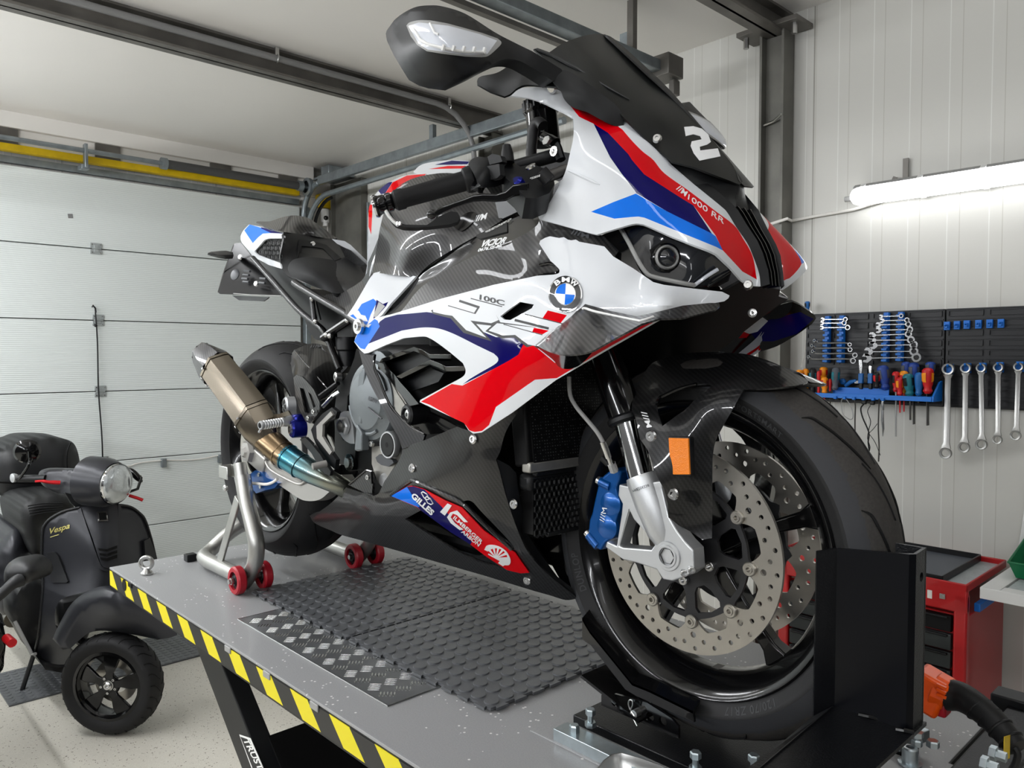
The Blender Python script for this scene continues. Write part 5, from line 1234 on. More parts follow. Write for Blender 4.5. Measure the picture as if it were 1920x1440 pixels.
# ---- front mudguard
FD = field([(1186, 760, -.120), (1190, 741, -.10), (1219, 684, -.045), (1274, 665, -.012), (1338, 661, 0), (1407, 665, .004), (1453, 681, .004), (1513, 712, 0), (1493, 723, -.045), (1393, 731, -.075), (1379, 757, -.082), (1356, 798, -.088), (1338, 850, -.09), (1335, 940, -.088), (1334, 1008, -.086), (1297, 1000, -.098), (1264, 975, -.115), (1246, 915, -.135), (1214, 842, -.135), (1195, 800, -.13), (1240, 730, -.085), (1300, 700, -.055), (1330, 735, -.088), (1290, 850, -.118), (1300, 900, -.112), (1270, 790, -.118), (1400, 700, -.05), (1285, 770, -.108)])
fend = [(1184, 768), (1187, 741), (1200, 716, 1), (1219, 684, 1), (1245, 672, 1), (1274, 665, 1), (1306, 661, 1), (1338, 660, 1), (1372, 661.5, 1), (1407, 665.5, 1), (1453, 681, 1), (1485, 697, 1), (1512, 711, 1), (1515, 717), (1493, 723), (1440, 728, 1), (1395, 730), (1388, 742, 1), (1378, 760, 1), (1356, 799, 1), (1341, 830, 1), (1336, 860), (1335, 1009), (1317, 1012), (1297, 998), (1265, 981), (1253, 970), (1252, 945), (1245, 916), (1238, 905), (1230, 888), (1214, 843), (1200, 823), (1191, 782)]
fwin = [(1231, 758), (1234, 747, 1), (1250, 739, 1), (1275, 728, 1), (1306, 720), (1330, 719), (1336, 723), (1316, 737), (1300, 752), (1287, 766, 1), (1265, 782, 1), (1242, 799), (1237, 785), (1232, 768)]
fp = lambda x, y: YP(x, y, FD(x, y))
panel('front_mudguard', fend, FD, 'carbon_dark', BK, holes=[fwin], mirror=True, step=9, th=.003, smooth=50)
MB().tube([YP(x, y, FD(x, y) - .002) for x, y in curve([(1232, 758), (1236, 747, 1), (1250, 739, 1), (1275, 728, 1), (1306, 720)], False)], .003, 6).build('window_edge', 'black_gloss', BK)
rf = [(1251, 818), (1293, 819), (1296, 893), (1255, 893)]
mb = MB(); P_ = [YP(x, y, -.128) for x, y in rf]; mb.prism(P_, (0.0, .012, 0)); mb.build('reflector_base', 'black_satin', BK, smooth=0, bevel=.002)
mb = MB(); P_ = [YP(x, y, -.131) for x, y in ((1253, 821), (1290, 822), (1293, 890), (1257, 890))]; mb.prism(P_, (0, .004, 0)); mb.build('side_reflector', 'reflector_orange', BK, smooth=0, bevel=.001)
lettering('mudguard_mark', '///M', (1202, 772), (1213, 802), (9.5, -1.5), fp, 'paint_marks', BK, bold=.02)
for x, y in ((1221, 818), (1262, 926)):
    p = fp(x, y); MB().lathe([(.0095, 0), (.0095, .002), (.0075, .0045), (.0038, .0045), (.0036, .002), (.0001, .002)], p + V(0, .001, 0), (0.1, -1, 0), 18).build('mudguard_bolt', 'bolt_steel', BK)

# ---- main side panel
MD = field([(665, 641, -.205), (702, 598, -.205), (760, 580, -.215), (827, 559, -.225), (923, 534, -.235), (1007, 516, -.235), (1045, 500, -.225), (1012, 456, -.215), (1080, 450, -.215), (1133, 463, -.205), (1187, 503, -.195), (1225, 529, -.185), (1300, 542, -.155), (1354, 548, -.12), (1366, 556, -.11), (1312, 572, -.15), (1240, 590, -.215), (1240, 600, -.20), (1140, 655, -.215), (1042, 711, -.222), (960, 772, -.228), (903, 811, -.23), (878, 805, -.232), (788, 753, -.225), (847, 720, -.232), (870, 690, -.236), (797, 632, -.228), (723, 647, -.215), (1060, 551, -.238), (930, 650, -.242), (1000, 590, -.24), (900, 760, -.236), (1000, 680, -.24), (1130, 520, -.222), (1200, 560, -.21), (1100, 610, -.235), (1065, 480, -.222)])
mp = lambda x, y: YP(x, y, MD(x, y))
MO = [(683, 663), (674, 655), (664, 641), (669, 628, 1), (683, 612, 1), (702, 598, 1), (722, 592, 1), (745, 586, 1), (827, 560), (926, 534), (1007, 517), (1043, 514, 1), (1049, 507, 1), (1043, 499, 1), (1032, 489), (1011, 457), (1013, 451), (1022, 446), (1031, 443), (1133, 462), (1150, 481), (1187, 503), (1225, 529), (1245, 534), (1300, 541), (1354, 547), (1368, 554), (1366, 559), (1358, 565), (1312, 573), (1267, 579), (1240, 599), (1140, 656), (1042, 713), (960, 774), (903, 811), (887, 813), (878, 806), (870, 793), (787, 754), (788, 750), (847, 718), (868, 706, 1), (873, 695, 1), (868, 681), (843, 660), (820, 643, 1), (805, 634, 1), (792, 631, 1), (757, 634), (723, 647), (690, 662)]
navy = [(712, 603), (722, 596), (745, 590), (800, 585), (822, 588), (853, 600), (880, 612), (930, 632), (966, 631), (990, 648), (972, 668), (955, 677), (867, 721), (880, 711), (900, 699, 1), (929, 682, 1), (934, 672, 1), (926, 663), (893, 647), (853, 627, 1), (826, 617, 1), (805, 614, 1), (783, 615, 1), (753, 620), (687, 646), (684, 655)]
blue = [(664, 640), (670, 627), (702, 598), (708, 601), (712, 612), (684, 655), (676, 653)]
red1 = [(789, 753), (847, 720), (867, 723), (953, 677), (972, 665), (981, 646), (988, 651), (1000, 648), (1010, 655), (1040, 680), (1070, 688), (1110, 660), (1206, 601), (1236, 598), (1140, 652), (1044, 709), (1003, 712), (930, 763), (917, 797), (904, 808), (890, 810), (880, 807), (873, 797), (806, 759)]
r2 = [(1027, 582), (1063, 591), (1051, 606), (1017, 597)]; r3 = [(1001, 614), (1029, 620), (1017, 627), (998, 622)]
w1 = [(812, 578), (850, 566), (930, 590), (935, 600), (921, 606), (882, 601), (912, 633), (874, 619), (848, 592), (834, 590), (812, 585)]
w1b = [(808, 582), (812, 588.5), (833, 594), (845, 597), (869, 624), (922, 640), (893, 607.5), (924, 611), (938, 604), (930, 590), (850, 566)]
w2 = [(916, 620), (932, 606), (1037, 618), (1012, 650), (990, 646), (966, 628), (943, 629)]
w2b = [(910, 621), (930, 603), (1037, 618), (1014, 654), (989, 652), (964, 633), (941, 634.5)]
def bar(a, b_, w_): 
    d = Vector((b_[0] - a[0], b_[1] - a[1])); n2 = Vector((-d.y, d.x)).normalized() * w_ / 2
    return [(a[0] + n2.x, a[1] + n2.y), (b_[0] + n2.x, b_[1] + n2.y), (b_[0] - n2.x, b_[1] - n2.y), (a[0] - n2.x, a[1] - n2.y)]
blk = [bar((861, 564), (899, 576.5), 4.5), bar((898, 575), (890, 588), 3.5), bar((840, 573), (891, 588), 1.6), bar((882.5, 559.5), (941.6, 575), 1.8), bar((965, 600), (1029, 616), 4.6), bar((984, 589), (1055, 607), 1.8), bar((944, 608), (1017, 628), 1.6)]
slot = [(938, 593), (952, 582), (974, 566), (1001, 571), (997, 578), (957, 600), (945, 599)]
panel('side_fairing', MO, MD, ['white_paint', 'navy_paint', 'blue_paint', 'red_paint', 'text_black'], BK, zones=[(navy, 1), (blue, 2), (w1b, 4), (w1, 0), (w2b, 4), (w2, 0), (red1, 3), (r2, 3), (r3, 3)] + [(z, 4) for z in blk], holes=[slot], mirror=True, step=11, th=.004, smooth=35)
_o = [o for o in BK.children if o.name.startswith('side_fairing')][-1]; _b = bmesh.new(); _b.from_mesh(_o.data); bmesh.ops.delete(_b, geom=[v for v in _b.verts if v.co.x > -.03], context='VERTS'); _b.to_mesh(_o.data); _b.free()
panel('slot_back', [(930, 600), (970, 560), (1010, 565), (965, 606)], lambda x, y: MD(x, y) + .02, 'black_deep', BK, step=20, th=.002)
lettering('fairing_number', '100C', (897, 561), (945, 573), (2.5, -9), mp, 'text_black', BK, bold=.015, shear=-.1)
# roundel
def circ(cx, cy, rx, ry, a0=0, a1=360, n=40): return [(cx + rx * math.cos(math.radians(a0 + (a1 - a0) * k / n)), cy + ry * math.sin(math.radians(a0 + (a1 - a0) * k / n))) for k in range(n if a1 - a0 == 360 else n + 1)]
rc = (1059.8, 551.5)
rnd = panel('roundel_badge', circ(*rc, 31.5, 34.5), lambda x, y: MD(x, y) - .0025, ['chrome', 'roundel_black', 'paint_marks', 'blue_paint'], BK, zones=[(circ(*rc, 29.5, 32.5), 1), (circ(*rc, 19.5, 21.3), 0), (circ(*rc, 18, 19.8), 2), ([rc] + circ(*rc, 18, 19.8, 184, 274, 12), 3), ([rc] + circ(*rc, 18, 19.8, 4, 94, 12), 3)], step=7, th=.002)
for ch_, a in (('B', 234), ('M', 272), ('W', 310)):
    ar = math.radians(a); px, py = rc[0] + 25.2 * math.cos(ar), rc[1] + 27.5 * math.sin(ar); tx, ty = -math.sin(ar), math.cos(ar)
    hw_ = 5.6 if ch_ == 'B' else 7.5
    ux, uy = math.cos(ar) * 8.5, math.sin(ar) * 9
    lettering('roundel_letter', ch_, (px - tx * hw_ - ux / 2, py - ty * hw_ - uy / 2), (px + tx * hw_ - ux / 2, py + ty * hw_ - uy / 2), (ux, uy), lambda x, y: YP(x, y, MD(x, y) - .003), 'paint_marks', rnd, bold=.03)
for x, y in ((887.7, 823),): pass

# ---- carbon upper side panel, frame spar, tank
KO = [(746, 590), (757, 578, 1), (788, 540, 1), (830, 510, 1), (870, 489, 1), (920, 466, 1), (972, 445, 1), (1005, 424, 1), (1012, 408), (1037, 418), (1112, 438), (1132, 442), (1160, 470), (1150, 484), (1133, 466), (1031, 447), (1014, 456), (1034, 489), (1046, 499), (1052, 507, 1), (1045, 517), (1007, 520), (926, 537), (830, 562)]
KD = field([(788, 540, -.200), (870, 489, -.190), (972, 445, -.185), (1012, 408, -.185), (1112, 438, -.20), (1160, 475, -.19), (890, 515, -.212), (985, 478, -.206)] + [(x, y, MD(x, y) + .006) for x, y in ((746, 590), (790, 575), (830, 562), (880, 549), (926, 536), (965, 528), (1007, 519), (1045, 517), (1050, 507), (1040, 497), (1033, 488), (1014, 456), (1024, 450), (1080, 458), (1133, 466), (1150, 484))])
panel('upper_fairing', KO, KD, 'carbon', BK, mirror=True, step=11, th=.003, smooth=50)
kp = lambda x, y: YP(x, y, KD(x, y))
lettering('fairing_mark', '///M', (1070, 438), (1104, 447), (1, -8), kp, 'marks_dark', BK, bold=.03)
lettering('sponsor_sticker', 'VICIOR', (900, 463), (946, 456), (7, -12), kp, 'paint_marks', BK, bold=.035, shear=.1)
lettering('sponsor_small_text', '0676.SE-BIL', (895, 472), (942, 463), (3, -6), kp, 'paint_marks', BK, bold=.02)
MB().tube([YP(x, y, KD(x, y) - .002) for x, y in ((1012, 497), (1030, 493), (1044, 497), (1047, 507), (1040, 513), (1010, 516))], .0022, 6).build('seam_lip', 'black_gloss', BK)
FO_ = [(700, 600), (717, 588), (732, 569), (780, 519), (809, 490, 1), (867, 455, 1), (905, 434, 1), (950, 414), (1005, 394), (1014, 412), (1008, 428), (972, 449, 1), (920, 470, 1), (870, 493, 1), (830, 514, 1), (790, 543, 1), (757, 582), (748, 592)]
SD_ = field([(700, 600, -.195), (780, 519, -.150), (867, 455, -.140), (1005, 394, -.135), (1014, 420, -.17), (920, 470, -.185), (830, 514, -.185), (757, 582, -.20)])
panel('frame_spar', FO_, SD_, 'black_gloss', BK, mirror=True, step=14, th=.006, smooth=50)
spf = lambda x, y: YP(x, y, SD_(x, y))
panel('frame_plate', [(892, 443), (897, 437), (950, 415), (951, 434), (900, 448)], lambda x, y: SD_(x, y) - .004, 'black_satin', BK, step=20, th=.002)
lettering('frame_number', '*WB10E7107N6F97137*', (909, 438), (958, 413), (1, -4.5), lambda x, y: YP(x, y, SD_(x, y) - .006), 'sticker_white', BK, bold=.0)
TD = field([(722, 396, -.11), (707, 463, -.10), (700, 511, -.13), (780, 518, -.155), (867, 454, -.145), (940, 413, -.13), (927, 378, -.09), (900, 345, -.06), (850, 328, -.03), (790, 330, -.035), (745, 350, -.06), (760, 440, -.16), (830, 420, -.15), (820, 370, -.11), (700, 480, -.09), (740, 480, -.155)])
TO = [(722, 392, 1), (735, 362, 1), (762, 340, 1), (800, 328, 1), (850, 325, 1), (900, 340, 1), (927, 372), (941, 413), (905, 436, 1), (867, 457, 1), (809, 493, 1), (780, 521), (713, 512), (698, 514), (703, 480, 1), (708, 455, 1), (713, 425, 1)]
panel('fuel_tank', TO, TD, 'carbon', BK, mirror=True, step=11, th=.004, smooth=60)
tp = lambda x, y: YP(x, y, TD(x, y))
panel('tank_recess', [(850, 425), (856, 412, 1), (878, 398, 1), (893, 400, 1), (885, 418, 1), (865, 433, 1)], lambda x, y: TD(x, y) - .002, 'black_gloss', BK, step=12, th=.002)
lettering('tank_mark', '///M', (887, 416), (911, 410), (3, -11), tp, 'paint_marks', BK, bold=.03)
TLD = field([(683, 560, -.06), (692, 440, -.02), (693, 386, 0), (722, 350, 0), (763, 328, 0), (800, 327, -.02), (722, 372, -.06), (712, 430, -.08), (700, 510, -.11), (745, 345, -.04)])
panel('tank_side_cover', [(681, 540), (688, 500), (690, 450, 1), (690.5, 400, 1), (697, 376, 1), (712, 355, 1), (736, 338, 1), (763, 328, 1), (800, 326), (793, 335), (760, 346, 1), (738, 364, 1), (724, 393, 1), (716, 425, 1), (711, 455, 1), (704, 482, 1), (694, 516), (684, 537)], TLD, ['white_paint', 'red_paint', 'navy_paint'], BK, zones=[([(722, 363), (736, 342), (763, 329), (799, 326), (792, 334), (758, 345), (735, 360)], 1), ([(691, 392), (694, 383), (698, 384), (698, 400), (696, 440), (691, 425)], 1), ([(708, 356), (728, 342), (736, 341), (722, 363), (714, 364)], 2)], step=9, th=.003)
panel('tank_top_cover', [(775, 322), (788, 310, 1), (809, 304, 1), (847, 300, 1), (880, 302), (870, 325), (826, 324), (788, 330)], field([(775, 322, .02), (809, 304, .06), (880, 302, .06), (870, 325, .0), (788, 330, 0)]), ['white_paint', 'red_paint', 'navy_paint'], BK, zones=[([(815, 309), (847, 301), (880, 303), (876, 308), (840, 309)], 2), ([(803, 317), (840, 311), (874, 311), (866, 316)], 1)], step=9, th=.004)
panel('airbox_cover', [(928, 377), (960, 371), (1005, 368), (1004, 388), (970, 397), (936, 413)], lambda x, y: -.125, 'marks_dark', BK, step=20, th=.004, mirror=True)
# white side panel below the tank
PDp = field([(653, 590, -.185), (700, 512, -.14), (780, 518, -.158), (717, 588, -.198), (690, 610, -.205)])
panel('side_cover', [(651, 591), (664, 572, 1), (680, 545, 1), (692, 524, 1), (701, 512), (713, 509), (780, 518), (733, 569), (717, 590), (704, 600), (690, 614), (675, 607)], PDp, ['white_paint', 'blue_paint', 'navy_paint', 'lamp_grey'], BK, zones=[([(656, 592), (668, 586), (678, 570), (700, 560), (707, 566), (695, 590), (688, 610), (676, 604)], 1), ([(661, 588), (672, 582), (677, 590), (685, 592), (690, 603), (672, 600)], 0), ([(706, 562), (718, 570), (728, 566), (724, 574), (708, 592), (700, 598)], 2), ([(710, 566), (722, 574), (704, 596), (700, 592)], 3)], mirror=True, step=10, th=.004)
mb = MB()
p = YP(672, 612, -.212); MB().lathe([(.016, -.004), (.016, .003), (.009, .003), (.009, .007), (.004, .007), (.004, .003), (.0001, .003)], p, (0, -1, 0), 24).build('frame_bolt', 'bolt_steel', BK)

# ---- nose fairing
ND = field([(1010, 405, -.21), (1031, 379, -.205), (1058, 327, -.20), (1075, 250, -.185), (1070, 215, -.17), (1045, 203, -.16), (1000, 186, -.15), (948, 178, -.15), (960, 170, -.145), (1032, 167, -.14), (1066, 195, -.145), (1113, 215, -.13), (1171, 222, -.105), (1227, 270, -.095), (1260, 308, -.087), (1303, 346, -.075), (1351, 389, -.06), (1379, 425, -.048), (1400, 454, -.042), (1423, 513, -.034), (1425, 536, -.034), (1400, 534, -.055), (1390, 525, -.07), (1371, 502, -.10), (1342, 474, -.135), (1260, 443, -.168), (1204, 421, -.185), (1158, 427, -.20), (1110, 439, -.21), (1150, 330, -.185), (1100, 300, -.195), (1200, 380, -.175), (1240, 360, -.145), (1300, 400, -.125), (1350, 440, -.105), (1200, 300, -.14), (1120, 380, -.20)])
np_ = lambda x, y: YP(x, y, ND(x, y))
NO = [(946, 179), (959, 169, 1), (988, 164, 1), (1032, 164, 1), (1058, 172), (1072, 192), (1116, 214), (1152, 222), (1171, 219), (1227, 271), (1259, 309), (1303, 347), (1351, 386, 1), (1364, 399, 1), (1380, 425, 1), (1401, 456, 1), (1411, 478, 1), (1423, 512, 1), (1426, 537), (1403, 536), (1390, 526), (1371, 503), (1344, 477), (1330, 470), (1260, 444), (1215, 424, 1), (1202, 420, 1), (1187, 420, 1), (1158, 428), (1119, 440), (1108, 438), (1011, 411), (1009, 405), (1031, 379, 1), (1058, 327, 1), (1069, 286, 1), (1075, 257, 1), (1075.5, 222, 1), (1071, 217, 1), (1048, 205, 1), (1002, 187, 1), (969, 181, 1)]
nred = [(1068, 197), (1090, 200), (1120, 205), (1150, 214), (1160, 238), (1167, 243), (1186, 265, 1), (1205, 284, 1), (1225, 300, 1), (1246, 325, 1), (1292, 358, 1), (1342, 396, 1), (1377, 423, 1), (1393, 447, 1), (1411, 480, 1), (1419, 524), (1392, 509), (1355, 469), (1342, 442), (1300, 385), (1280, 373), (1208, 327), (1185, 300), (1178, 289), (1140, 249), (1113, 232), (1086, 219)]
nnavy = [(1113, 232), (1140, 249), (1178, 289), (1185, 300), (1208, 327), (1280, 373), (1300, 385), (1335, 438), (1250, 396), (1193, 362), (1190, 357), (1165, 325), (1144, 295), (1134, 275)]
nblue = [(1108, 397), (1150, 379), (1192, 363), (1250, 396), (1335, 438), (1342, 443), (1356, 470), (1343, 463), (1208, 408), (1197, 406), (1183, 407), (1152, 410)]
panel('nose_fairing', NO, ND, ['white_paint', 'navy_paint', 'blue_paint', 'red_paint'], BK, zones=[(nblue, 2), (nnavy, 1), (nred, 3)], mirror=True, step=10, th=.004, smooth=50)
lettering('nose_script', '1000 RR', (1287, 371), (1357, 420), (4.5, -7.5), np_, 'paint_marks', BK, bold=.0, shear=-.2)
lettering('nose_mark', '//M', (1268, 354), (1285, 368), (5, -8), np_, 'paint_marks', BK, bold=.02)
MB().tube([YP(x, y, ND(x, y) - .0005) for x, y in ((1065, 320), (1085, 328), (1110, 340), (1124, 346))], [.001, .0026, .0026, .0008], 6).build('nose_crease', 'white_paint', BK)
for x, y, yy in ((1402, 534, -.056), (1232, 260, -.10)):
    p = YP(x, y, yy); MB().lathe([(.0075, -.002), (.0075, .001), (.0055, .004), (.003, .004), (.003, .002), (.0001, .002)], p, (.5, -1, .2), 16).build('fairing_screw', 'bolt_steel', BK)
# centre intake: symmetric about the middle plane
edge = [(1303, 347), (1351, 386), (1364, 399), (1380, 425), (1401, 456), (1411, 478), (1423, 512), (1426, 538)]
rings = []
E = [YP(x, y, ND(x, y) + .003) for x, y in edge]
for k, q in enumerate(E):
    a = abs(q.y); f = q.x
    rings.append([V(f, -a, q.z), V(f + .010, -a * .72, q.z + .004), V(f - .004, -a * .60, q.z + .002), V(f - .012, -a * .2, q.z), V(f - .012, a * .2, q.z), V(f - .004, a * .6, q.z + .002), V(f + .010, a * .72, q.z + .004), V(f, a, q.z)])
mb = MB(); mb.loft(rings, caps=False, closed=False); mb.build('intake_frame', 'black_satin', BK, smooth=30, solid=None)
for s in (-.33, 0, .33):
    mb = MB(); rs = []
    for q in E[1:]:
        a = abs(q.y); rs.append([V(q.x - .014, a * s - .0015, q.z), V(q.x + .008, a * s - .001, q.z + .003), V(q.x + .008, a * s + .001, q.z + .003), V(q.x - .014, a * s + .0015, q.z)])
    mb.loft(rs); mb.build('intake_slat', 'black_gloss', BK, smooth=20)
panel('intake_cover', [(1224, 274), (1300, 314), (1366, 338), (1389, 346), (1384, 366), (1378, 396), (1392, 425), (1380, 424), (1364, 398), (1351, 385), (1303, 346), (1259, 308)], field([(1224, 274, -.092), (1300, 316, -.068), (1366, 340, -.022), (1389, 346, .002), (1384, 366, .002), (1378, 396, -.01), (1392, 425, -.02), (1364, 398, -.045), (1351, 386, -.054), (1259, 309, -.082), (1303, 347, -.07)]), 'black_satin', BK, step=10, th=.003, mirror=True)
# ---- windscreen
WD = field([(1026, 98, -.125), (1056, 81, -.10), (1091, 68, -.06), (1135, 65, 0), (1180, 98, .012), (1245, 158, .012), (1310, 226, .008), (1350, 276, .004), (1389, 341, 0), (1384, 345, -.01), (1367, 336, -.03), (1259, 300, -.095), (1224, 270, -.10), (1171, 219, -.12), (1053, 131, -.135), (1150, 150, -.09), (1230, 220, -.075), (1300, 280, -.055), (1120, 110, -.085), (1350, 315, -.035)])
WO = [(1000, 92), (1008, 90), (1030, 98), (1056, 81, 1), (1091, 68, 1), (1110, 64.5, 1), (1124, 64, 1), (1135, 65, 1), (1150, 72, 1), (1180, 97, 1), (1218, 132, 1), (1260, 173, 1), (1313, 235, 1), (1348, 277, 1), (1375, 313, 1), (1391, 337, 1), (1391, 343), (1386, 346), (1366, 338), (1300, 313), (1260, 303), (1224, 273), (1171, 222), (1150, 200), (1053, 131), (1035, 122)]
panel('windscreen', WO, WD, 'screen_black', BK, mirror=True, step=11, th=.003, smooth=60)
MB().tube([YP(x, y, WD(x, y) - .0015) for x, y in ((1005, 93), (1035, 104), (1080, 128), (1140, 165), (1180, 187))], [.002, .0026, .0026, .002, .0008], 6).build('screen_fold', 'screen_black', BK)
two = [(1283, 238), (1300, 236.5), (1316, 241), (1328, 252), (1333, 266), (1326, 271), (1312, 275), (1313, 282), (1346, 278), (1351, 293), (1312, 301), (1301, 287), (1295, 273), (1297, 265), (1316, 261), (1313, 255), (1300, 251.5), (1286, 255)]
panel('race_number', two, lambda x, y: WD(x, y) - .0015, 'paint_marks', BK, step=8, th=.0006)
# ---- mirrors
mirrO = [(735, 47), (739, 38, 1), (757, 24, 1), (780, 13, 1), (805, 10, 1), (830, 12, 1), (873, 26, 1), (927, 60, 1), (963, 79, 1), (1000, 97), (1053, 130), (1057, 140), (1037, 152), (1003, 130), (973, 114, 1), (947, 111, 1), (923, 120, 1), (887, 139), (850, 156), (818, 152), (800, 147), (780, 136), (765, 112), (750, 87), (737, 60)]
MRD = field([(735, 47, -.365), (757, 26, -.36), (803, 10, -.345), (873, 26, -.30), (927, 60, -.255), (1000, 97, -.20), (1055, 135, -.15), (973, 113, -.225), (923, 120, -.28), (850, 156, -.335), (780, 136, -.365), (750, 87, -.375), (830, 80, -.375), (900, 95, -.31), (790, 70, -.385)])
mi = panel('mirror', mirrO, MRD, 'black_satin', BK, step=10, th=.045, smooth=60, mirror=True, sdir=(-.75, .25, 0))
sig = [(762, 48), (768, 42, 1), (785, 38, 1), (806, 38), (840, 44), (873, 53), (905, 62), (933, 72), (940, 79, 1), (936, 87, 1), (917, 104, 1), (905, 107), (873, 106), (830, 101), (800, 96), (782, 84), (770, 68)]
sg = panel('indicator_lens', sig, lambda x, y: MRD(x, y) - .0025, ['lamp_grey', 'signal_lens'], BK, zones=[([(766, 49), (785, 42), (840, 48), (900, 64), (932, 76), (914, 101), (873, 103), (802, 93), (785, 82)], 1)], step=9, th=.002, mirror=True)
MB().tube([YP(x, y, MRD(x, y) - .005) for x, y in ((775, 54), (788, 75), (800, 82), (830, 90), (870, 97), (910, 98))], .0022, 6).build('light_guide', 'plastic_white', sg)
MB().tube([YP(x, y, MRD(x, y) - .005) for x, y in ((806, 44), (815, 62), (822, 64))], .0018, 6).build('light_guide', 'plastic_white', sg)
for k in range(5): MB().tube([YP(830 + k * 19, 94 + k * 1.5, MRD(830 + k * 19, 94) - .005), YP(833 + k * 19, 84 + k * 1.5, MRD(830 + k * 19, 88) - .005)], .003, 6).build('led_reflector', 'plastic_white', sg)
mtO = [(1035, 152), (1046, 141), (1057, 131), (1073, 137, 1), (1110, 162, 1), (1153, 196, 1), (1167, 215, 1), (1170, 240), (1152, 236), (1133, 228), (1100, 210), (1073, 201, 1), (1058, 186, 1), (1050, 168, 1)]
panel('mirror_mount', mtO, field([(1035, 152, -.165), (1057, 131, -.15), (1110, 162, -.145), (1167, 215, -.12), (1170, 240, -.115), (1133, 228, -.14), (1073, 201, -.16), (1090, 175, -.165)]), 'black_matte', BK, step=9, th=.02, mirror=True, smooth=60)
panel('air_deflector', [(895, 158), (895, 150, 1), (902, 143, 1), (930, 137, 1), (950, 126, 1), (972, 114), (1010, 135), (1037, 150), (1047, 163), (1020, 161), (987, 159, 1), (970, 165, 1), (957, 176, 1), (946, 181), (920, 172)], field([(895, 155, -.22), (930, 137, -.19), (973, 115, -.15), (1047, 160, -.155), (987, 160, -.165), (946, 181, -.19)]), 'screen_black', BK, step=10, th=.004, mirror=True, smooth=60)
p = YP(1035, 165, -.150); MB().lathe([(.009, -.003), (.009, .001), (.006, .0045), (.0001, .0045)], p, (.2, -1, -.6), 16).build('fairing_screw', 'bolt_steel', BK)

# ---- headlight
HD = field([(1160, 428, -.165), (1190, 420, -.165), (1260, 446, -.145), (1342, 479, -.105), (1373, 508, -.075), (1325, 540, -.10), (1300, 538, -.125), (1219, 521, -.17), (1180, 470, -.18), (1250, 485, -.148)])
HO = [(1128, 441), (1160, 427), (1190, 417), (1204, 418), (1262, 442), (1342, 474), (1376, 508), (1325, 542), (1300, 541), (1240, 530), (1218, 526), (1187, 506), (1150, 484)]
hl = panel('headlight', HO, HD, ['lens_smoke', 'black_gloss', 'black_deep'], BK, zones=[([(1128, 441), (1162, 428), (1178, 453), (1197, 492), (1219, 522), (1200, 516), (1160, 490)], 1), ([(1218, 468), (1232, 458), (1245, 450), (1262, 456), (1270, 470), (1270, 500), (1255, 512), (1240, 510), (1225, 495)], 2)], mirror=True, step=10, th=.004, smooth=40)
hq = lambda x, y, d=.006: YP(x, y, HD(x, y) - d)
MB().tube([hq(x, y) for x, y in curve([(1163, 428, 1), (1178, 453, 1), (1197, 490, 1), (1212, 512, 1), (1225, 519, 1), (1260, 527, 1), (1302, 535, 1)], False)], .0032, 8).build('light_strip', 'lamp_grey', hl)
MB().tube([hq(x, y) for x, y in ((1302, 535), (1325, 518), (1346, 505))], .0028, 8).build('light_strip', 'signal_lens', hl)
MB().tube([hq(x, y, .003) for x, y in curve([(1164, 428), (1190, 421, 1), (1205, 422, 1), (1260, 446), (1341, 479), (1372, 508), (1326, 538), (1300, 538)], False)], .002, 6).build('lens_edge', 'black_gloss', hl)
p = hq(1249, 483, .004); n_ = (V(.75, -.55, -.02)).normalized()
mb = MB(); mb.lathe([(.0175, -.004), (.0175, .006), (.0155, .009), (.0135, .006), (.0135, 0)], p, n_, 32); mb.build('projector_ring', 'lamp_grey', hl); MB().lathe([(.0135, .002), (.011, .008), (.006, .011), (.0001, .012)], p, n_, 32).build('projector_lens', 'lens_smoke', hl)
MB().lathe([(.0205, -.003), (.0205, .003), (.0185, .004), (.0175, .001)], p, n_, 32).build('projector_bezel', 'black_gloss', hl)
# ---- winglets
WGD = field([(1003, 648, -.243), (1090, 575, -.238), (1097, 571, -.238), (1193, 592, -.25), (1280, 572, -.215), (1350, 568, -.16), (1346, 580, -.17), (1240, 598, -.27), (1200, 607, -.30), (1113, 657, -.31), (1050, 664, -.30), (1100, 610, -.27)])
panel('winglet', [(1004, 647), (1050, 606), (1090, 577), (1097, 570), (1145, 583), (1193, 593), (1223, 587), (1280, 573), (1330, 568), (1348, 568), (1350, 574), (1342, 581), (1280, 596), (1237, 597), (1203, 607), (1150, 636), (1113, 657), (1090, 663, 1), (1060, 665, 1), (1033, 661, 1)], WGD, 'carbon', BK, mirror=False, step=10, th=.0025, smooth=50)
MB().tube([YP(x, y, WGD(x, y) - .002) for x, y in curve([(1092, 580, 1), (1097, 578, 1), (1120, 585, 1), (1190, 600, 1), (1204, 601, 1), (1225, 594, 1)], False)], .0018, 6).build('winglet_line', 'sticker_white', BK)
panel('winglet_plate', [(1004, 649), (1033, 661, 1), (1060, 665, 1), (1090, 664, 1), (1113, 658), (1098, 675, 1), (1083, 687, 1), (1065, 692, 1), (1048, 688, 1), (1036, 674, 1)], field([(1004, 649, -.245), (1060, 665, -.295), (1113, 658, -.305), (1065, 692, -.25), (1040, 680, -.248)]), 'black_gloss', BK, step=9, th=.004)
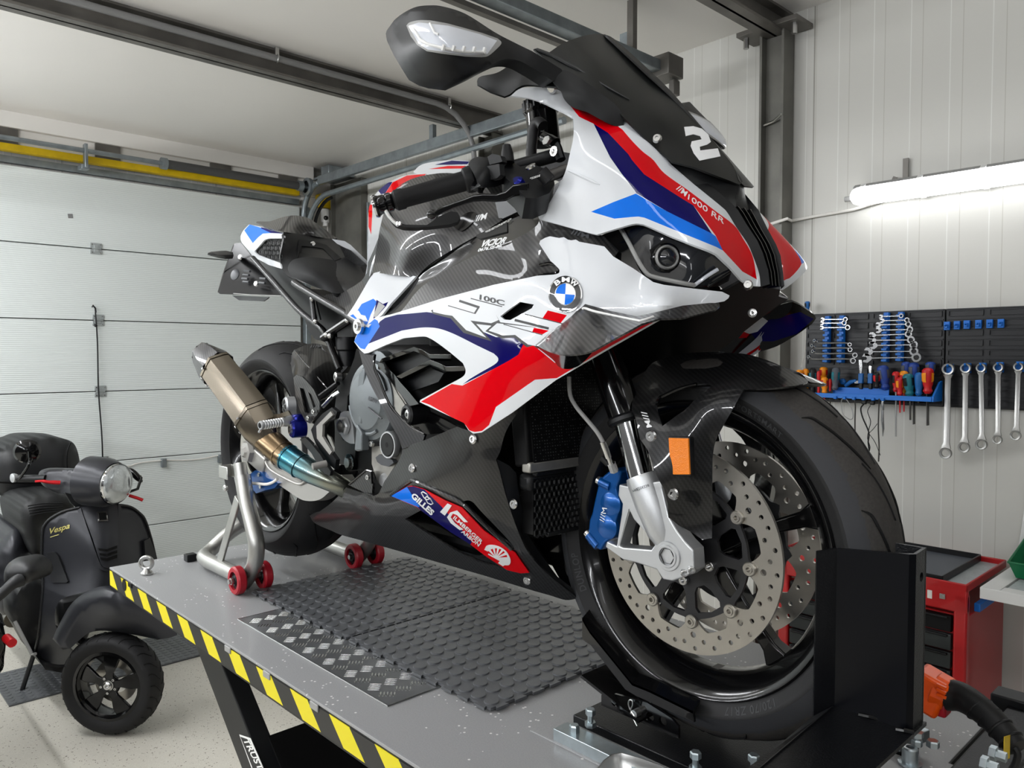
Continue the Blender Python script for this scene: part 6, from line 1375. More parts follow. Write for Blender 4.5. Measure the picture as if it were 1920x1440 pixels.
# the far side winglet and the lower nose
panel('far_winglet', [(1346, 659), (1380, 633), (1408, 609), (1432, 590), (1445, 580), (1465, 568), (1486, 566), (1500, 572), (1527, 590), (1530, 597), (1523, 607), (1494, 628), (1457, 649, 1), (1425, 659, 1), (1395, 664, 1)], field([(1346, 659, .19), (1432, 590, .20), (1486, 566, .22), (1528, 595, .27), (1494, 628, .27), (1402, 664, .24)]), ['black_gloss', 'navy_paint', 'white_paint', 'red_paint'], BK, zones=[([(1440, 600), (1500, 585), (1526, 598), (1494, 626), (1450, 640), (1420, 640), (1408, 625)], 1), ([(1408, 609), (1430, 595), (1440, 602), (1420, 622), (1405, 626), (1395, 622)], 2), ([(1395, 622), (1405, 627), (1400, 633), (1385, 634)], 3)], step=10, th=.006)  # navy, white and red zones paint the fairing's reflection onto black gloss
panel('far_winglet_tip', [(1430, 592), (1447, 578), (1470, 569), (1486, 566), (1484, 577, 1), (1475, 590, 1), (1462, 597, 1), (1445, 598, 1)], field([(1430, 592, .17), (1486, 566, .20), (1462, 597, .19)]), 'black_gloss', BK, step=10, th=.004)
panel('nose_underside', [(1215, 528), (1300, 541), (1354, 547), (1390, 527), (1426, 538), (1442, 540), (1463, 543), (1460, 556), (1478, 561), (1455, 575), (1400, 618), (1346, 661), (1300, 668), (1230, 690), (1190, 720), (1150, 760), (1090, 720), (1130, 650), (1240, 598), (1290, 576)], field([(1215, 528, -.10), (1300, 541, -.07), (1426, 538, .0), (1463, 543, .05), (1478, 561, .12), (1400, 618, .12), (1346, 661, .13), (1190, 720, .06), (1130, 650, .04), (1240, 598, -.04), (1090, 720, .1)]), 'black_deep', BK, step=18, th=.004)
panel('chin_plate', [(1440, 541), (1465, 549), (1478, 559), (1470, 567), (1435, 591), (1400, 617), (1346, 660), (1341, 657), (1420, 590), (1437, 572), (1410, 560), (1392, 545)], field([(1440, 541, .03), (1478, 559, .16), (1346, 660, .17), (1392, 545, .02)]), 'black_gloss', BK, step=14, th=.004)
p = YP(1411, 587, .02); MB().lathe([(.007, 0), (.007, .003), (.003, .004), (.0001, .003)], p, (.4, -1, 0), 14).build('chin_screw', 'bolt_steel', BK)
# ---------------------------------------------------------------- belly pan
LD = field([(581, 967, -.10), (621, 943, -.13), (649, 914, -.16), (699, 930, -.185), (714, 917, -.19), (754, 843, -.205), (799, 824, -.215), (857, 802, -.222), (903, 811, -.225), (960, 773, -.222), (985, 757, -.20), (947, 813, -.21), (931, 862, -.21), (949, 931, -.19), (970, 993, -.165), (991, 1037, -.14), (1022, 1072, -.11), (1057, 1101, -.08), (1082, 1122, -.05), (1061, 1124, -.05), (1001, 1108, -.065), (907, 1079, -.075), (747, 1033, -.085), (634, 1000, -.085), (587, 978, -.09), (780, 930, -.205), (870, 900, -.215), (760, 980, -.16), (860, 1010, -.15), (930, 1050, -.125), (690, 975, -.15), (900, 960, -.195)])
lp = lambda x, y: YP(x, y, LD(x, y))
LO = [(581, 967), (590, 962, 1), (598, 960), (621, 943, 1), (640, 924, 1), (649, 914), (699, 930), (709, 926, 1), (714, 917, 1), (721, 902), (733, 885, 1), (745, 868, 1), (752, 854, 1), (754, 843), (775, 832), (797, 825), (857, 800), (880, 808), (903, 809), (960, 772), (990, 752), (964, 783, 1), (947, 813, 1), (938, 845, 1), (930, 862), (937, 885, 1), (949, 931, 1), (970, 993, 1), (991, 1037, 1), (1022, 1072, 1), (1057, 1101, 1), (1084, 1122), (1061, 1125, 1), (1030, 1116, 1), (1001, 1108), (907, 1079), (747, 1033), (680, 1014), (640, 1003, 1), (621, 995, 1), (600, 986, 1), (587, 978, 1)]
h1 = [(760, 973), (789, 957), (826, 984), (866, 1008), (914, 1045), (941, 1065), (925, 1062), (897, 1053), (850, 1030), (806, 1003)]
h2 = [(868, 941, 1), (884, 940, 1), (905, 962, 1), (951, 1010, 1), (964, 1028, 1), (958, 1032), (940, 1018), (908, 992), (867, 952)]
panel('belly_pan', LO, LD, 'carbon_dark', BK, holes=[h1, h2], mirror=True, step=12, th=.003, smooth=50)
panel('belly_inner', [(745, 965), (800, 945), (870, 930), (895, 935), (975, 1030), (960, 1070), (900, 1062), (800, 1012)], lambda x, y: LD(x, y) + .05, 'black_gloss', BK, step=25, th=.003)
MB().tube([YP(x, y, LD(x, y) + .02) for x, y in curve([(760, 975, 1), (806, 1004, 1), (850, 1031, 1), (897, 1054, 1), (941, 1066)], False)], .006, 8).build('vent_edge', 'carbon', BK)
MB().tube([YP(x, y, LD(x, y) - .001) for x, y in curve([(733, 928), (768, 903, 1), (778, 902, 1), (800, 912), (835, 927), (865, 942, 1), (905, 980), (960, 1030)], False)], .004, 8).build('vent_edge', 'carbon', BK)
GO = [(733, 930), (763, 913, 1), (775, 912, 1), (796, 918), (835, 939), (866, 952), (907, 995), (966, 1037), (992, 1074), (976, 1075), (951, 1069), (912, 1044), (882, 1021), (845, 998), (789, 957), (782, 951)]
gpn = panel('stripe_strip', GO, lambda x, y: LD(x, y) - .0035, ['red_paint', 'navy_paint', 'blue_paint'], BK, zones=[([(763, 913), (775, 912), (796, 918), (833, 955), (885, 1016), (882, 1021), (845, 998), (789, 957), (782, 950)], 1), ([(733, 930), (763, 913), (787, 950), (784, 951)], 2)], step=10, th=.0015)
gpf = lambda x, y: YP(x, y, LD(x, y) - .0045)
lettering('strip_word', 'GILLES', (770, 931), (809, 967), (6, -7.5), gpf, 'paint_marks', gpn, off=.0004, bold=.04)
for pts in ([(790, 924), (793, 922), (800, 926), (805, 936), (800, 937), (795, 933), (790, 924)], [(797, 934), (800, 931), (807, 935), (812, 944), (808, 946), (802, 943), (797, 934)]):
    MB().tube([gpf(x, y) for x, y in pts], .0011, 6).build('strip_emblem', 'paint_marks', gpn)
panel('strip_letter', [(839, 944), (847, 948), (834, 967), (825, 960)], lambda x, y: LD(x, y) - .0052, 'paint_marks', gpn, step=8, th=.0004)
panel('strip_letter', [(857, 957), (877, 979), (870, 979), (857, 966), (849, 963), (845, 970), (853, 981), (869, 993), (862, 994), (845, 981), (838, 970), (844, 961)], lambda x, y: LD(x, y) - .0052, 'paint_marks', gpn, step=6, th=.0004)
lettering('strip_text', 'ILMBERGER', (849, 972), (902, 1020), (4, -5), gpf, 'paint_marks', gpn, off=.0006, bold=.02)
lettering('strip_text', 'ARBON', (864, 998), (897, 1025), (4, -5), gpf, 'paint_marks', gpn, off=.0006, bold=.02)
sh_o = [(908, 1031), (913, 1023, 1), (925, 1022, 1), (938, 1026, 1), (950, 1035, 1), (957, 1049, 1), (955, 1059, 1), (946, 1060), (943, 1062), (934, 1056), (937, 1052), (915, 1040), (917, 1035)]
shl = panel('scallop_mark', sh_o, lambda x, y: LD(x, y) - .0052, ['paint_marks', 'red_paint'], gpn, zones=[([(924 + 6 * math.cos(t) * 0, 1047)] if False else [(932 + math.cos(t0) * 5 - 2, 1050 + math.sin(t0) * 5 - 3), (930 + math.cos(t0 - .10) * 22, 1050 + math.sin(t0 - .10) * 22), (930 + math.cos(t0 + .10) * 22, 1050 + math.sin(t0 + .10) * 22)], 1) for t0, t in [(math.radians(a), 0) for a in (200, 225, 248, 270, 292, 315, 340)]], step=6, th=.0004)
for x, y in ((887.7, 823.5), (773, 877.7), (988.7, 1088), (963.7, 945)):
    p = YP(x, y, LD(x, y) - .002); MB().lathe([(.0085, 0), (.0085, .002), (.0062, .004), (.0032, .004), (.003, .002), (.0001, .002)], p, (0.1, -1, .1), 18).build('fairing_screw', 'bolt_steel', BK)
# bracket edge beside the radiator and nose of the pan
panel('radiator_side', [(930, 860), (955, 873), (968, 887), (972, 922), (989, 1002), (1008, 1031), (1045, 1081), (1072, 1102), (1084, 1122), (1057, 1102), (1022, 1074), (991, 1039), (970, 995), (949, 933), (937, 887)], field([(930, 860, -.208), (968, 887, -.17), (989, 1002, -.13), (1045, 1081, -.07), (1084, 1122, -.05), (970, 995, -.16), (937, 887, -.2)]), 'black_satin', BK, step=12, th=.004, mirror=True)

# carbon strap between side panel and belly
panel('frame_cover_strap', [(673, 656), (684, 664), (702, 664), (700, 690, 1), (711, 717, 1), (727, 757, 1), (745, 780, 1), (766, 800, 1), (797, 814), (793, 827), (754, 842), (748, 822), (730, 790, 1), (715, 760, 1), (693, 717, 1), (680, 683, 1)], field([(673, 656, -.205), (702, 664, -.20), (715, 740, -.21), (766, 800, -.205), (754, 842, -.212), (797, 820, -.20)]), 'carbon_dark', BK, step=10, th=.005, mirror=True, smooth=60)
MB().tube([YP(x, y, -.207) for x, y in curve([(700, 668, 1), (703, 690, 1), (714, 718, 1), (730, 756, 1), (750, 782, 1), (772, 802, 1), (796, 814)], False)], .0022, 6).build('strap_edge', 'carbon', BK)

# ---------------------------------------------------------------- engine
eng = MB()
eng.box((-.62, 0, 1.64), (.46, .26, .30)); eng.box((-.42, 0, 1.78), (.34, .24, .22)); eng.box((-.66, 0, 1.45), (.42, .20, .16)); eng.box((-.80, 0, 1.80), (.30, .16, .26))
eng.build('engine_block', 'black_deep', BK, bevel=.02)
ec = YP(694, 752, -.165)
cc_ = MB().lathe([(.090, .0), (.089, .018), (.083, .030), (.066, .036), (.060, .044), (.030, .050), (.0001, .051)], V(ec.x, -.135, ec.z), (0, -1, 0), 40).build('clutch_cover', 'engine_grey', BK, smooth=40)
for a0, a1, r in ((20, 100, .072), (190, 300, .070)):
    MB().torus((ec.x, -.172, ec.z), (0, -1, 0), r, .004, 18, 6, math.radians(a0), math.radians(a1)).build('cover_rib', 'engine_grey', cc_)
cvp = lambda x, y: YP(x, y, -.187)
for q in ([(684, 686), (681, 735), (675, 747), (668, 741), (672, 700)], [(667, 755), (680, 762), (677, 795), (672, 792), (671, 770)], [(668, 795), (678, 812), (678, 845), (664, 845)]):
    mb = MB(); mb.prism([YP(x, y, -.184) for x, y in q], (0, .02, 0)); mb.build('cover_rib', 'engine_grey', cc_, bevel=.003)
MB().tube([cvp(690, 764), cvp(704, 776), cvp(716, 785)], .0016, 6).build('cover_rib', 'marks_dark', cc_)
lettering('cover_word', 'BMW', (690, 750), (706, 757), (1.5, -7), lambda x, y: YP(x, y, -.1885), 'marks_dark', cc_, off=0, bold=.02)
MB().lathe([(.050, 0), (.048, .02), (.03, .026), (.0001, .027)], YP(722, 700, -.13), (0, -1, 0), 28).build('upper_cover', 'engine_grey', BK)
pc = panel('pivot_plate', [(636, 776), (645, 771), (656, 774), (662, 800), (665, 832), (655, 831, 1), (643, 822, 1), (634, 803, 1), (633, 786, 1)], -.150, 'alu_cast', BK, step=12, th=.012, smooth=40)
p = YP(647, 798, -.152); MB().lathe([(.022, 0), (.022, .008), (.017, .010)], p, (0, -1, 0), 6).build('pivot_nut', 'alu_cast', pc, smooth=20); MB().lathe([(.016, .004), (.0145, .014), (.011, .014), (.011, .0), (.0001, .0)], p, (0, -1, 0), 24).build('pivot_sleeve', 'steel', pc)
low = panel('lower_crankcase', [(697, 838), (714, 836), (716, 812), (725, 805), (737, 808), (752, 842), (752, 856), (742, 872), (733, 884), (722, 903), (716, 912), (708, 905), (697, 870)], -.155, 'alu_raw', BK, step=12, th=.02, smooth=40)
p = YP(729, 834, -.170); MB().lathe([(.027, -.01), (.029, .0), (.0275, .004), (.0245, .004)], p, (0, -1, 0), 36).build('cap_ring', 'alu_cast', low); oc = MB().lathe([(.0245, .002), (.022, .005), (.005, .005), (.004, .001), (.0001, .001)], p, (0, -1, 0), 36).build('oil_cap', 'black_satin', low)
mb = MB(); mb.lathe([(.006, .0052), (.0001, .0054)], p, (0, -1, 0), 6); mb.build('cap_socket', 'black_deep', oc, smooth=0)
panel('oil_sight', [(704, 858), (711, 852), (722, 858), (735, 862), (738, 868), (728, 875), (715, 872), (707, 866)], -.168, 'marks_dark', BK, step=10, th=.01, smooth=60)
for x, y in ((699, 832), (676, 787)):
    MB().bolt(YP(x, y, -.165), (0, -1, 0), .006, .006, hexa=False).build('engine_bolt', 'bolt_steel', BK, smooth=30)
MB().cyl(YP(674, 826, -.15), YP(674, 845, -.15), .007, n=14).build('drain_spigot', 'lamp_grey', BK)
panel('side_case', [(726, 706), (735, 716), (748, 734), (768, 766), (760, 790), (785, 808), (792, 800), (778, 815), (760, 798), (744, 778), (735, 758)], -.16, 'alu_raw', BK, step=12, th=.01)
panel('side_case', [(727, 712), (736, 720), (745, 738), (764, 766), (766, 784), (760, 792), (748, 778), (734, 752)], -.162, 'alu_raw', BK, step=12, th=.006)
# crash pad
p = YP(774, 777, -.19); cp_ = MB().lathe([(.018, -.03), (.021, .0), (.021, .012), (.018, .016), (.013, .017), (.013, .008)], p, (-.1, -1, 0), 32).build('crash_pad', 'black_satin', BK); MB().lathe([(.0125, .008), (.0125, .012), (.008, .014), (.004, .014), (.004, .008), (.0001, .008)], p, (-.1, -1, 0), 28).build('pad_bolt', 'bolt_steel', cp_)
panel('pad_mount', [(778, 762), (800, 772), (835, 788), (868, 806), (856, 800), (830, 812), (797, 815), (785, 800), (775, 800)], -.17, 'black_gloss', BK, step=14, th=.01)
# louvres in the side opening
vv = lambda x, y: YP(x, y, VD(x, y))
VD = field([(710, 682, -.185), (775, 652, -.20), (846, 668, -.225), (871, 688, -.225), (742, 710, -.195), (782, 758, -.21)])
def louv(pts, wdt, m='black_gloss'):
    """a folded fin: front face of width wdt pixels below the line, folded inwards"""
    P_ = [(x, y) for x, y in pts]; mb = MB(); rings = []
    for x, y in P_:
        a = vv(x, y); b_ = YP(x, y + wdt, VD(x, y) + .004); c = YP(x, y + wdt + 4, VD(x, y) + .035); d = YP(x, y + 2, VD(x, y) + .035)
        rings.append([a, b_, c, d])
    mb.loft(rings); return mb.build('side_louvre', m, BK, smooth=25, bevel=.001)
louv([(709, 682), (716, 672), (745, 661), (776, 650), (790, 655), (806, 664), (846, 664)], 9)
louv([(741, 706), (770, 692), (806, 674), (822, 680), (836, 687), (872, 686)], 10)
mb = MB(); rings = []
for x, y, xx, yy in ((708, 680, 722, 679), (712, 692, 726, 690), (722, 702, 740, 702), (733, 716, 750, 716), (750, 738, 768, 736), (768, 762, 786, 758)):
    rings.append([vv(x, y), vv(xx, yy), YP(xx, yy, VD(xx, yy) + .03), YP(x, y, VD(x, y) + .03)])
mb.loft(rings); mb.build('louvre_frame', 'black_gloss', BK, smooth=25, bevel=.001)
panel('louvre_inner', [(722, 680), (745, 668), (776, 657), (790, 664), (812, 676), (800, 690), (770, 702), (748, 712), (736, 700)], lambda x, y: VD(x, y) + .03, 'black_satin', BK, step=15, th=.003)
panel('louvre_inner', [(750, 716), (775, 706), (806, 690), (832, 700), (822, 716), (800, 724), (770, 734), (764, 740)], lambda x, y: VD(x, y) + .03, 'black_satin', BK, step=15, th=.003)
fm = panel('fan_motor_cover', circ(810, 714, 14, 16), -.12, 'alu_cast', BK, step=10, th=.01, smooth=40)
MB().lathe([(.003, .0), (.003, .002), (.0001, .002)], YP(811, 711, -.131), (0, -1, 0), 10).build('cover_hole', 'black_deep', fm)
panel('frame_wall', [(700, 665), (760, 632), (800, 632), (850, 662), (875, 690), (866, 712), (790, 752), (880, 808), (800, 826), (760, 800), (720, 740)], lambda x, y: -.10, 'black_deep', BK, step=25, th=.004)

# radiator, oil cooler
rad = MB().box((-.262, 0, 1.725), (.035, .36, .29), Matrix.Rotation(-.12, 3, 'Y')).build('radiator', 'black_deep', BK, bevel=.004)
m = mat('radiator_core', (14, 14, 15), rough=.45, metal=.4); nt = m.node_tree; N, L, b = nodes_of(m)
tc = N.new('ShaderNodeTexCoord'); sp = N.new('ShaderNodeSeparateXYZ'); L.new(tc.outputs['Object'], sp.inputs[0])
fy_ = mth(nt, 'FLOORED_MODULO', mth(nt, 'MULTIPLY', sp.outputs[1], 1 / .0062), 1); fz_ = mth(nt, 'FLOORED_MODULO', mth(nt, 'MULTIPLY', sp.outputs[2], 1 / .0052), 1)
nn_ = N.new('ShaderNodeTexNoise'); nn_.inputs['Scale'].default_value = 160; L.new(tc.outputs['Object'], nn_.inputs['Vector'])
dot = mth(nt, 'MULTIPLY', mth(nt, 'MULTIPLY', mth(nt, 'LESS_THAN', fy_, .42), mth(nt, 'LESS_THAN', fz_, .3)), mth(nt, 'GREATER_THAN', nn_.outputs['Fac'], .5))
L.new(mixc(nt, dot, srgb(12, 12, 13), srgb(104, 106, 106)), b.inputs['Base Color'])
MB().box((-.243, 0, 1.725), (.004, .34, .275), Matrix.Rotation(-.12, 3, 'Y')).build('radiator_core', 'radiator_core', rad, smooth=0)
q = XP(1020, 872, -.235)
MB().box((-.235, -.01, q.z + .0), (.02, .34, .018)).build('radiator_bar', 'alu_raw', BK, bevel=.003)
MB().box((-.25, 0, q.z - .028), (.03, .34, .03)).build('radiator_hose', 'black_satin', BK, bevel=.008)
# honeycomb guard: real cells
hx = -.235; zt_, zb_ = XP(1020, 893, hx).z, XP(1020, 1003, hx).z
yl_ = XP(968, 950, hx).y; mb = MB(); s_ = .0068
ny = int(.30 / (s_ * 1.732)); nz_ = int((zt_ - zb_) / (s_ * 1.5))
for i in range(ny + 1):
    for j in range(nz_):
        cy_ = -.155 + i * s_ * 1.732 + (s_ * .866 if j % 2 else 0); cz_ = zb_ + s_ + j * s_ * 1.5
        if cy_ > .04: continue
        o_ = [V(hx, cy_ + s_ * math.sin(PI / 3 * k), cz_ + s_ * math.cos(PI / 3 * k)) for k in range(6)]
        i_ = [V(hx + .0015, cy_ + s_ * .74 * math.sin(PI / 3 * k), cz_ + s_ * .74 * math.cos(PI / 3 * k)) for k in range(6)]
        mb.add(o_ + i_, [(k, (k + 1) % 6, 6 + (k + 1) % 6, 6 + k) for k in range(6)])
gd = mb.build('cooler_guard', 'hex_black', BK, smooth=0, solid=.004)
mb = MB(); mb.beam((hx, -.16, zt_ + .006), (hx, .06, zt_ + .006), .01, .008); mb.beam((hx, -.13, zb_ - .0), (hx, .06, zb_ - .0), .01, .008); mb.build('guard_frame', 'black_satin', gd, bevel=.002)
MB().box((-.262, 0, (zt_ + zb_) / 2), (.03, .30, zt_ - zb_)).build('oil_cooler', 'black_deep', BK)
panel('lower_bracket', [(1000, 1012), (1058, 1000), (1062, 1035), (1070, 1060), (1075, 1108), (1052, 1090), (1035, 1060), (1018, 1040)], lambda x, y: -.03, 'black_gloss', BK, step=20, th=.004)

# ---------------------------------------------------------------- exhaust
def xaxis(pts): return [YP(*p) for p in pts]
def oval_rings(cs, rs, sq=1.0, n=6, rot=.3, flat=.86):
    out = []
    for i, c in enumerate(cs):
        d = (cs[min(i + 1, len(cs) - 1)] - cs[max(i - 1, 0)]).normalized(); u = V(0, 1, 0); u = (u - d * u.dot(d)).normalized(); v = d.cross(u)
        ring = []
        for k in range(n * 4):
            a = 2 * PI * k / (n * 4); ca = ((a - rot) % (2 * PI / n)) - PI / n; rr = math.cos(PI / n) / math.cos(ca); rr = rr * sq[i] + (1 - sq[i])
            ring.append(c + (u * math.cos(a) * flat + v * math.sin(a)) * rs[i] * rr)
        out.append(ring)
    return out
c_ = xaxis([(383, 667, -.27), (410, 694, -.265), (440, 732, -.258), (478, 783, -.248), (492, 806, -.243), (505, 833, -.235)])
R_ = [.040, .053, .056, .058, .054, .036]
mb = MB(); mb.loft(oval_rings(c_[1:4], R_[1:4], [1, 1, 1]), caps=False); can = mb.build('silencer', 'titanium', BK, smooth=28)
cap = MB(); e0 = c_[0] + (c_[0] - c_[1]) * .12; cap.loft(oval_rings([c_[1], c_[1] * .55 + c_[0] * .45, e0], [.0535, .051, .036], [1, 1, .9]), caps=False); cap.build('end_cap', 'carbon', BK, smooth=28)
mb = MB(); mb.loft(oval_rings([e0, e0 + (c_[1] - c_[0]) * .8], [.034, .030], [.8, .4]), caps=False); mb.build('outlet', 'black_deep', BK)
mb = MB(); mb.loft(oval_rings([c_[3], c_[4], c_[5]], [.0578, .055, .034], [1, .8, 0]), caps=False); mb.build('silencer_cone', 'titanium', BK, smooth=32)
for a_, b_, r in ((c_[1], c_[2], .0552), (c_[3], c_[4], .0598)):
    d = (b_ - a_).normalized(); mb = MB(); mb.loft(oval_rings([a_ - d * .004, a_ + d * .004], [r, r], [1, 1]), caps=False); mb.build('can_band', 'titanium', can, smooth=28, solid=.002)
    for k in (3.0, 3.6, 4.2):
        u = V(0, 1, 0); u = (u - d * u.dot(d)).normalized(); v = d.cross(u); nn2 = (u * math.cos(k) * .86 + v * math.sin(k))
        MB().lathe([(.0035, 0), (.003, .002), (.0001, .002)], a_ + nn2 * r * .93, nn2, 10).build('rivet', 'bolt_steel', can)
pp = xaxis([(500, 824, -.238), (516, 838, -.232), (530, 851, -.226), (540, 858, -.222)]); 
MB().tube(pp, [.033, .0325, .031, .030], 24, caps=False).build('link_pipe', 'ti_tan', BK)
MB().torus(pp[2], pp[3] - pp[1], .031, .0016, 28, 6).build('pipe_bead', 'ti_tan', BK)
m = mat('ti_heat', (60, 140, 165), rough=.26, metal=.95); nt = m.node_tree; N, L, b = nodes_of(m); tc = N.new('ShaderNodeTexCoord'); sp = N.new('ShaderNodeSeparateXYZ'); L.new(tc.outputs['Object'], sp.inputs[0])
rp_ = N.new('ShaderNodeValToRGB'); mr = N.new('ShaderNodeMapRange'); mr.inputs[1].default_value = -1.06; mr.inputs[2].default_value = -.88; L.new(sp.outputs[0], mr.inputs[0]); L.new(mr.outputs[0], rp_.inputs[0]); L.new(rp_.outputs[0], b.inputs['Base Color'])
rp_.color_ramp.elements[0].color = srgb(20, 110, 165); rp_.color_ramp.elements[1].color = srgb(150, 152, 140); e_ = rp_.color_ramp.elements.new(.55); e_.color = srgb(84, 158, 178)
bp_ = xaxis([(536, 855, -.224), (560, 871, -.210), (590, 888, -.190), (620, 902, -.165), (642, 913, -.145), (652, 920, -.13)])
MB().tube(bp_, [.030, .029, .0265, .0235, .0215, .021], 24, caps=False).build('head_pipe', 'ti_heat', BK)
for k, r in ((0, .0308), (1, .0296)): MB().torus(bp_[k] + (bp_[1] - bp_[0]) * .15, bp_[1] - bp_[0], r, .0014, 28, 6).build('pipe_bead', 'ti_heat', BK)
# hanger
panel('exhaust_hanger', [(513, 777), (524, 776), (540, 770), (545, 778), (530, 782), (518, 790), (514, 802), (509, 800)], -.235, 'titanium', BK, step=10, th=.004)

# ---------------------------------------------------------------- swingarm, rear brake, stands
SW = field([(478, 850, -.115), (560, 935, -.125), (618, 921, -.12), (640, 880, -.115)])
sw = panel('swingarm', [(476, 846), (486, 842), (500, 862, 1), (520, 880, 1), (570, 909), (595, 900), (640, 890), (650, 905), (632, 915, 1), (618, 922, 1), (604, 934, 1), (590, 939, 1), (574, 939, 1), (560, 934, 1), (530, 914, 1), (503, 896, 1), (482, 880, 1), (477, 868)], SW, 'swing_silver', BK, step=12, th=.03, mirror=True, smooth=50)
MB().tube([YP(x, y, SW(x, y) - .002) for x, y in curve([(497, 852, 1), (500, 870, 1), (512, 884, 1), (545, 902, 1), (562, 908, 1), (572, 902, 1), (575, 892)], False)], .0035, 8).build('swingarm_edge', 'swing_silver', sw)
panel('swingarm_web', [(500, 855), (520, 872), (600, 900), (640, 870), (620, 820), (580, 790), (545, 780), (520, 800)], lambda x, y: -.09, 'swing_silver', BK, step=20, th=.004)
MB().lathe([(.030, -.02), (.034, .0), (.030, .012), (.018, .014), (.012, .02), (.0001, .02)], (RXC, -.125, RZ), (0, -1, 0), 6).build('axle_nut', 'swing_silver', BK, smooth=20)
MB().beam((RXC - .03, -.115, RZ - .0), YP(500, 875, -.115), .02, .05).build('swingarm_tip', 'swing_silver', BK, bevel=.004)
MB().lathe([(.108, -.002), (.11, 0), (.108, .002), (.075, .002), (.075, -.002), (.108, -.002)], (RXC, -.10, RZ), (0, 1, 0), 60).build('rear_disc', 'disc_steel', BK, smooth=30)
rc2 = panel('rear_caliper', [(470, 888), (478, 882), (492, 886), (500, 896), (512, 900), (522, 906), (515, 915), (495, 920), (480, 925), (472, 915)], -.13, 'blue_anodised', BK, step=10, th=.035, smooth=40)
MB().tube(smooth3([YP(x, y, -.14) for x, y in ((473, 906), (485, 907), (500, 908), (512, 904), (520, 898))], 3), .004, 8).build('caliper_hose', 'trim_white', rc2)
for x, y in ((489, 912), (486, 890)): MB().lathe([(.006, 0), (.006, .003), (.0001, .003)], YP(x, y, -.132), (0, -1, 0), 14).build('caliper_bolt', 'bolt_steel', rc2)
# mudguard of the rear wheel
HG = field([(542, 672, -.06), (552, 656, -.05), (572, 647, -.02), (600, 645, 0), (618, 653, .01), (633, 720, -.06), (600, 747, -.13), (550, 706, -.12), (570, 690, -.10)])
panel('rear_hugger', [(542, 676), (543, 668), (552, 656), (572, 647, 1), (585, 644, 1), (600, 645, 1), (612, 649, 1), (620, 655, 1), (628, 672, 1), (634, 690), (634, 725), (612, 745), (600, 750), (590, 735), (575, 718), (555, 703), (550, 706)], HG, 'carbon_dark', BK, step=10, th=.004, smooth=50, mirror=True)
MB().tube([YP(x, y, HG(x, y) - .002) for x, y in ((552, 657), (575, 684), (600, 712), (620, 735))], .002, 6).build('hugger_fold', 'carbon', BK)
lettering('hugger_mark', '///M', (582, 651), (606, 651), (-1, -4), lambda x, y: YP(x, y, HG(x, y) - .002), 'marks_dark', BK, bold=.02)
# heel guard
hgd = panel('heel_guard', [(550, 708), (556, 703), (566, 706), (576, 716), (588, 730), (599, 753), (599, 772), (590, 783), (581, 794), (573, 790), (562, 770), (554, 740)], -.205, 'carbon', BK, step=10, th=.004, smooth=50, holes=[[(562, 727), (570, 729), (583, 771), (577, 776), (571, 772)], [(578, 735), (584, 740), (592, 762), (588, 765)]])
panel('heel_guard_inner', [(558, 725), (575, 728), (588, 745), (592, 768), (582, 780), (570, 775)], -.196, 'black_satin', BK, step=15, th=.003)
for x, y in ((589, 772), (579, 784)): MB().bolt(YP(x, y, -.21), (0, -1, 0), .0055, .004, hexa=False).build('guard_bolt', 'bolt_steel', hgd, smooth=30)
# rearset plate
rs = panel('rearset_plate', [(583, 806), (592, 790), (604, 776), (622, 764), (632, 772), (628, 785), (612, 792), (606, 803), (606, 820), (618, 845), (630, 862), (628, 880), (612, 868), (596, 842), (588, 822)], -.20, 'black_satin', BK, step=12, th=.010, smooth=40)
panel('rearset_trim', [(620, 771), (624, 778), (605, 796), (604, 818), (622, 847), (618, 853), (594, 822), (593, 799)], -.205, 'swing_silver', rs, step=10, th=.006, smooth=30)
panel('rearset_trim', [(583, 837), (589, 833), (603, 858), (602, 864)], -.21, 'swing_silver', rs, step=10, th=.005, smooth=30)
brk = panel('brake_pedal', [(562, 824), (572, 820), (582, 830), (600, 852), (612, 872), (620, 884), (618, 892), (608, 888), (596, 872), (584, 850)], -.215, 'black_satin', BK, step=10, th=.008, smooth=40)
a_, b_ = YP(586, 875, -.245), YP(612, 869, -.215); MB().tube([a_, b_], .0075, 14).build('toe_peg', 'swing_silver', brk)
pb = MB().lathe([(.020, 0), (.021, .01), (.021, .03), (.018, .034), (.0001, .034)], YP(572, 803, -.19), (-.2, -1, 0), 24).build('peg_bracket', 'navy_anodised', BK); MB().lathe([(.012, .034), (.012, .037), (.007, .037), (.007, .034), (.004, .034), (.004, .038), (.0001, .038)], YP(572, 803, -.19), (-.2, -1, 0), 24).build('bracket_ring', 'bolt_steel', pb)
MB().box(YP(560, 788, -.20), (.03, .03, .03)).build('bracket_arm', 'navy_anodised', pb, bevel=.006)
a_, b_ = YP(487, 798, -.295), YP(552, 788, -.205); d = (b_ - a_).normalized(); Lp = (b_ - a_).length
prof = [(.0001, 0), (.009, 0), (.0105, .003)]
for k in range(8): prof += [(.0105, .006 + k * .0065), (.0082, .008 + k * .0065), (.0105, .0105 + k * .0065)]
prof += [(.0105, .062), (.012, .066), (.012, Lp - .006), (.010, Lp)]
fp_ = MB().lathe(prof, a_, d, 24).build('foot_peg', 'alu_cast', BK, smooth=30); MB().lathe([(.0065, -.0003), (.0065, .0002), (.0001, .0004)], a_, -d, 14).build('peg_end', 'black_deep', fp_)
MB().tube([YP(489, 805, -.29), YP(486, 810, -.288)], .003, 8).build('peg_feeler', 'alu_cast', fp_)
p = YP(536, 762, -.18); ap = MB().lathe([(.024, -.02), (.024, .0), (.020, .004), (.0001, .005)], p, (-.25, -1, 0), 32).build('swingarm_spool', 'alu_cast', BK)
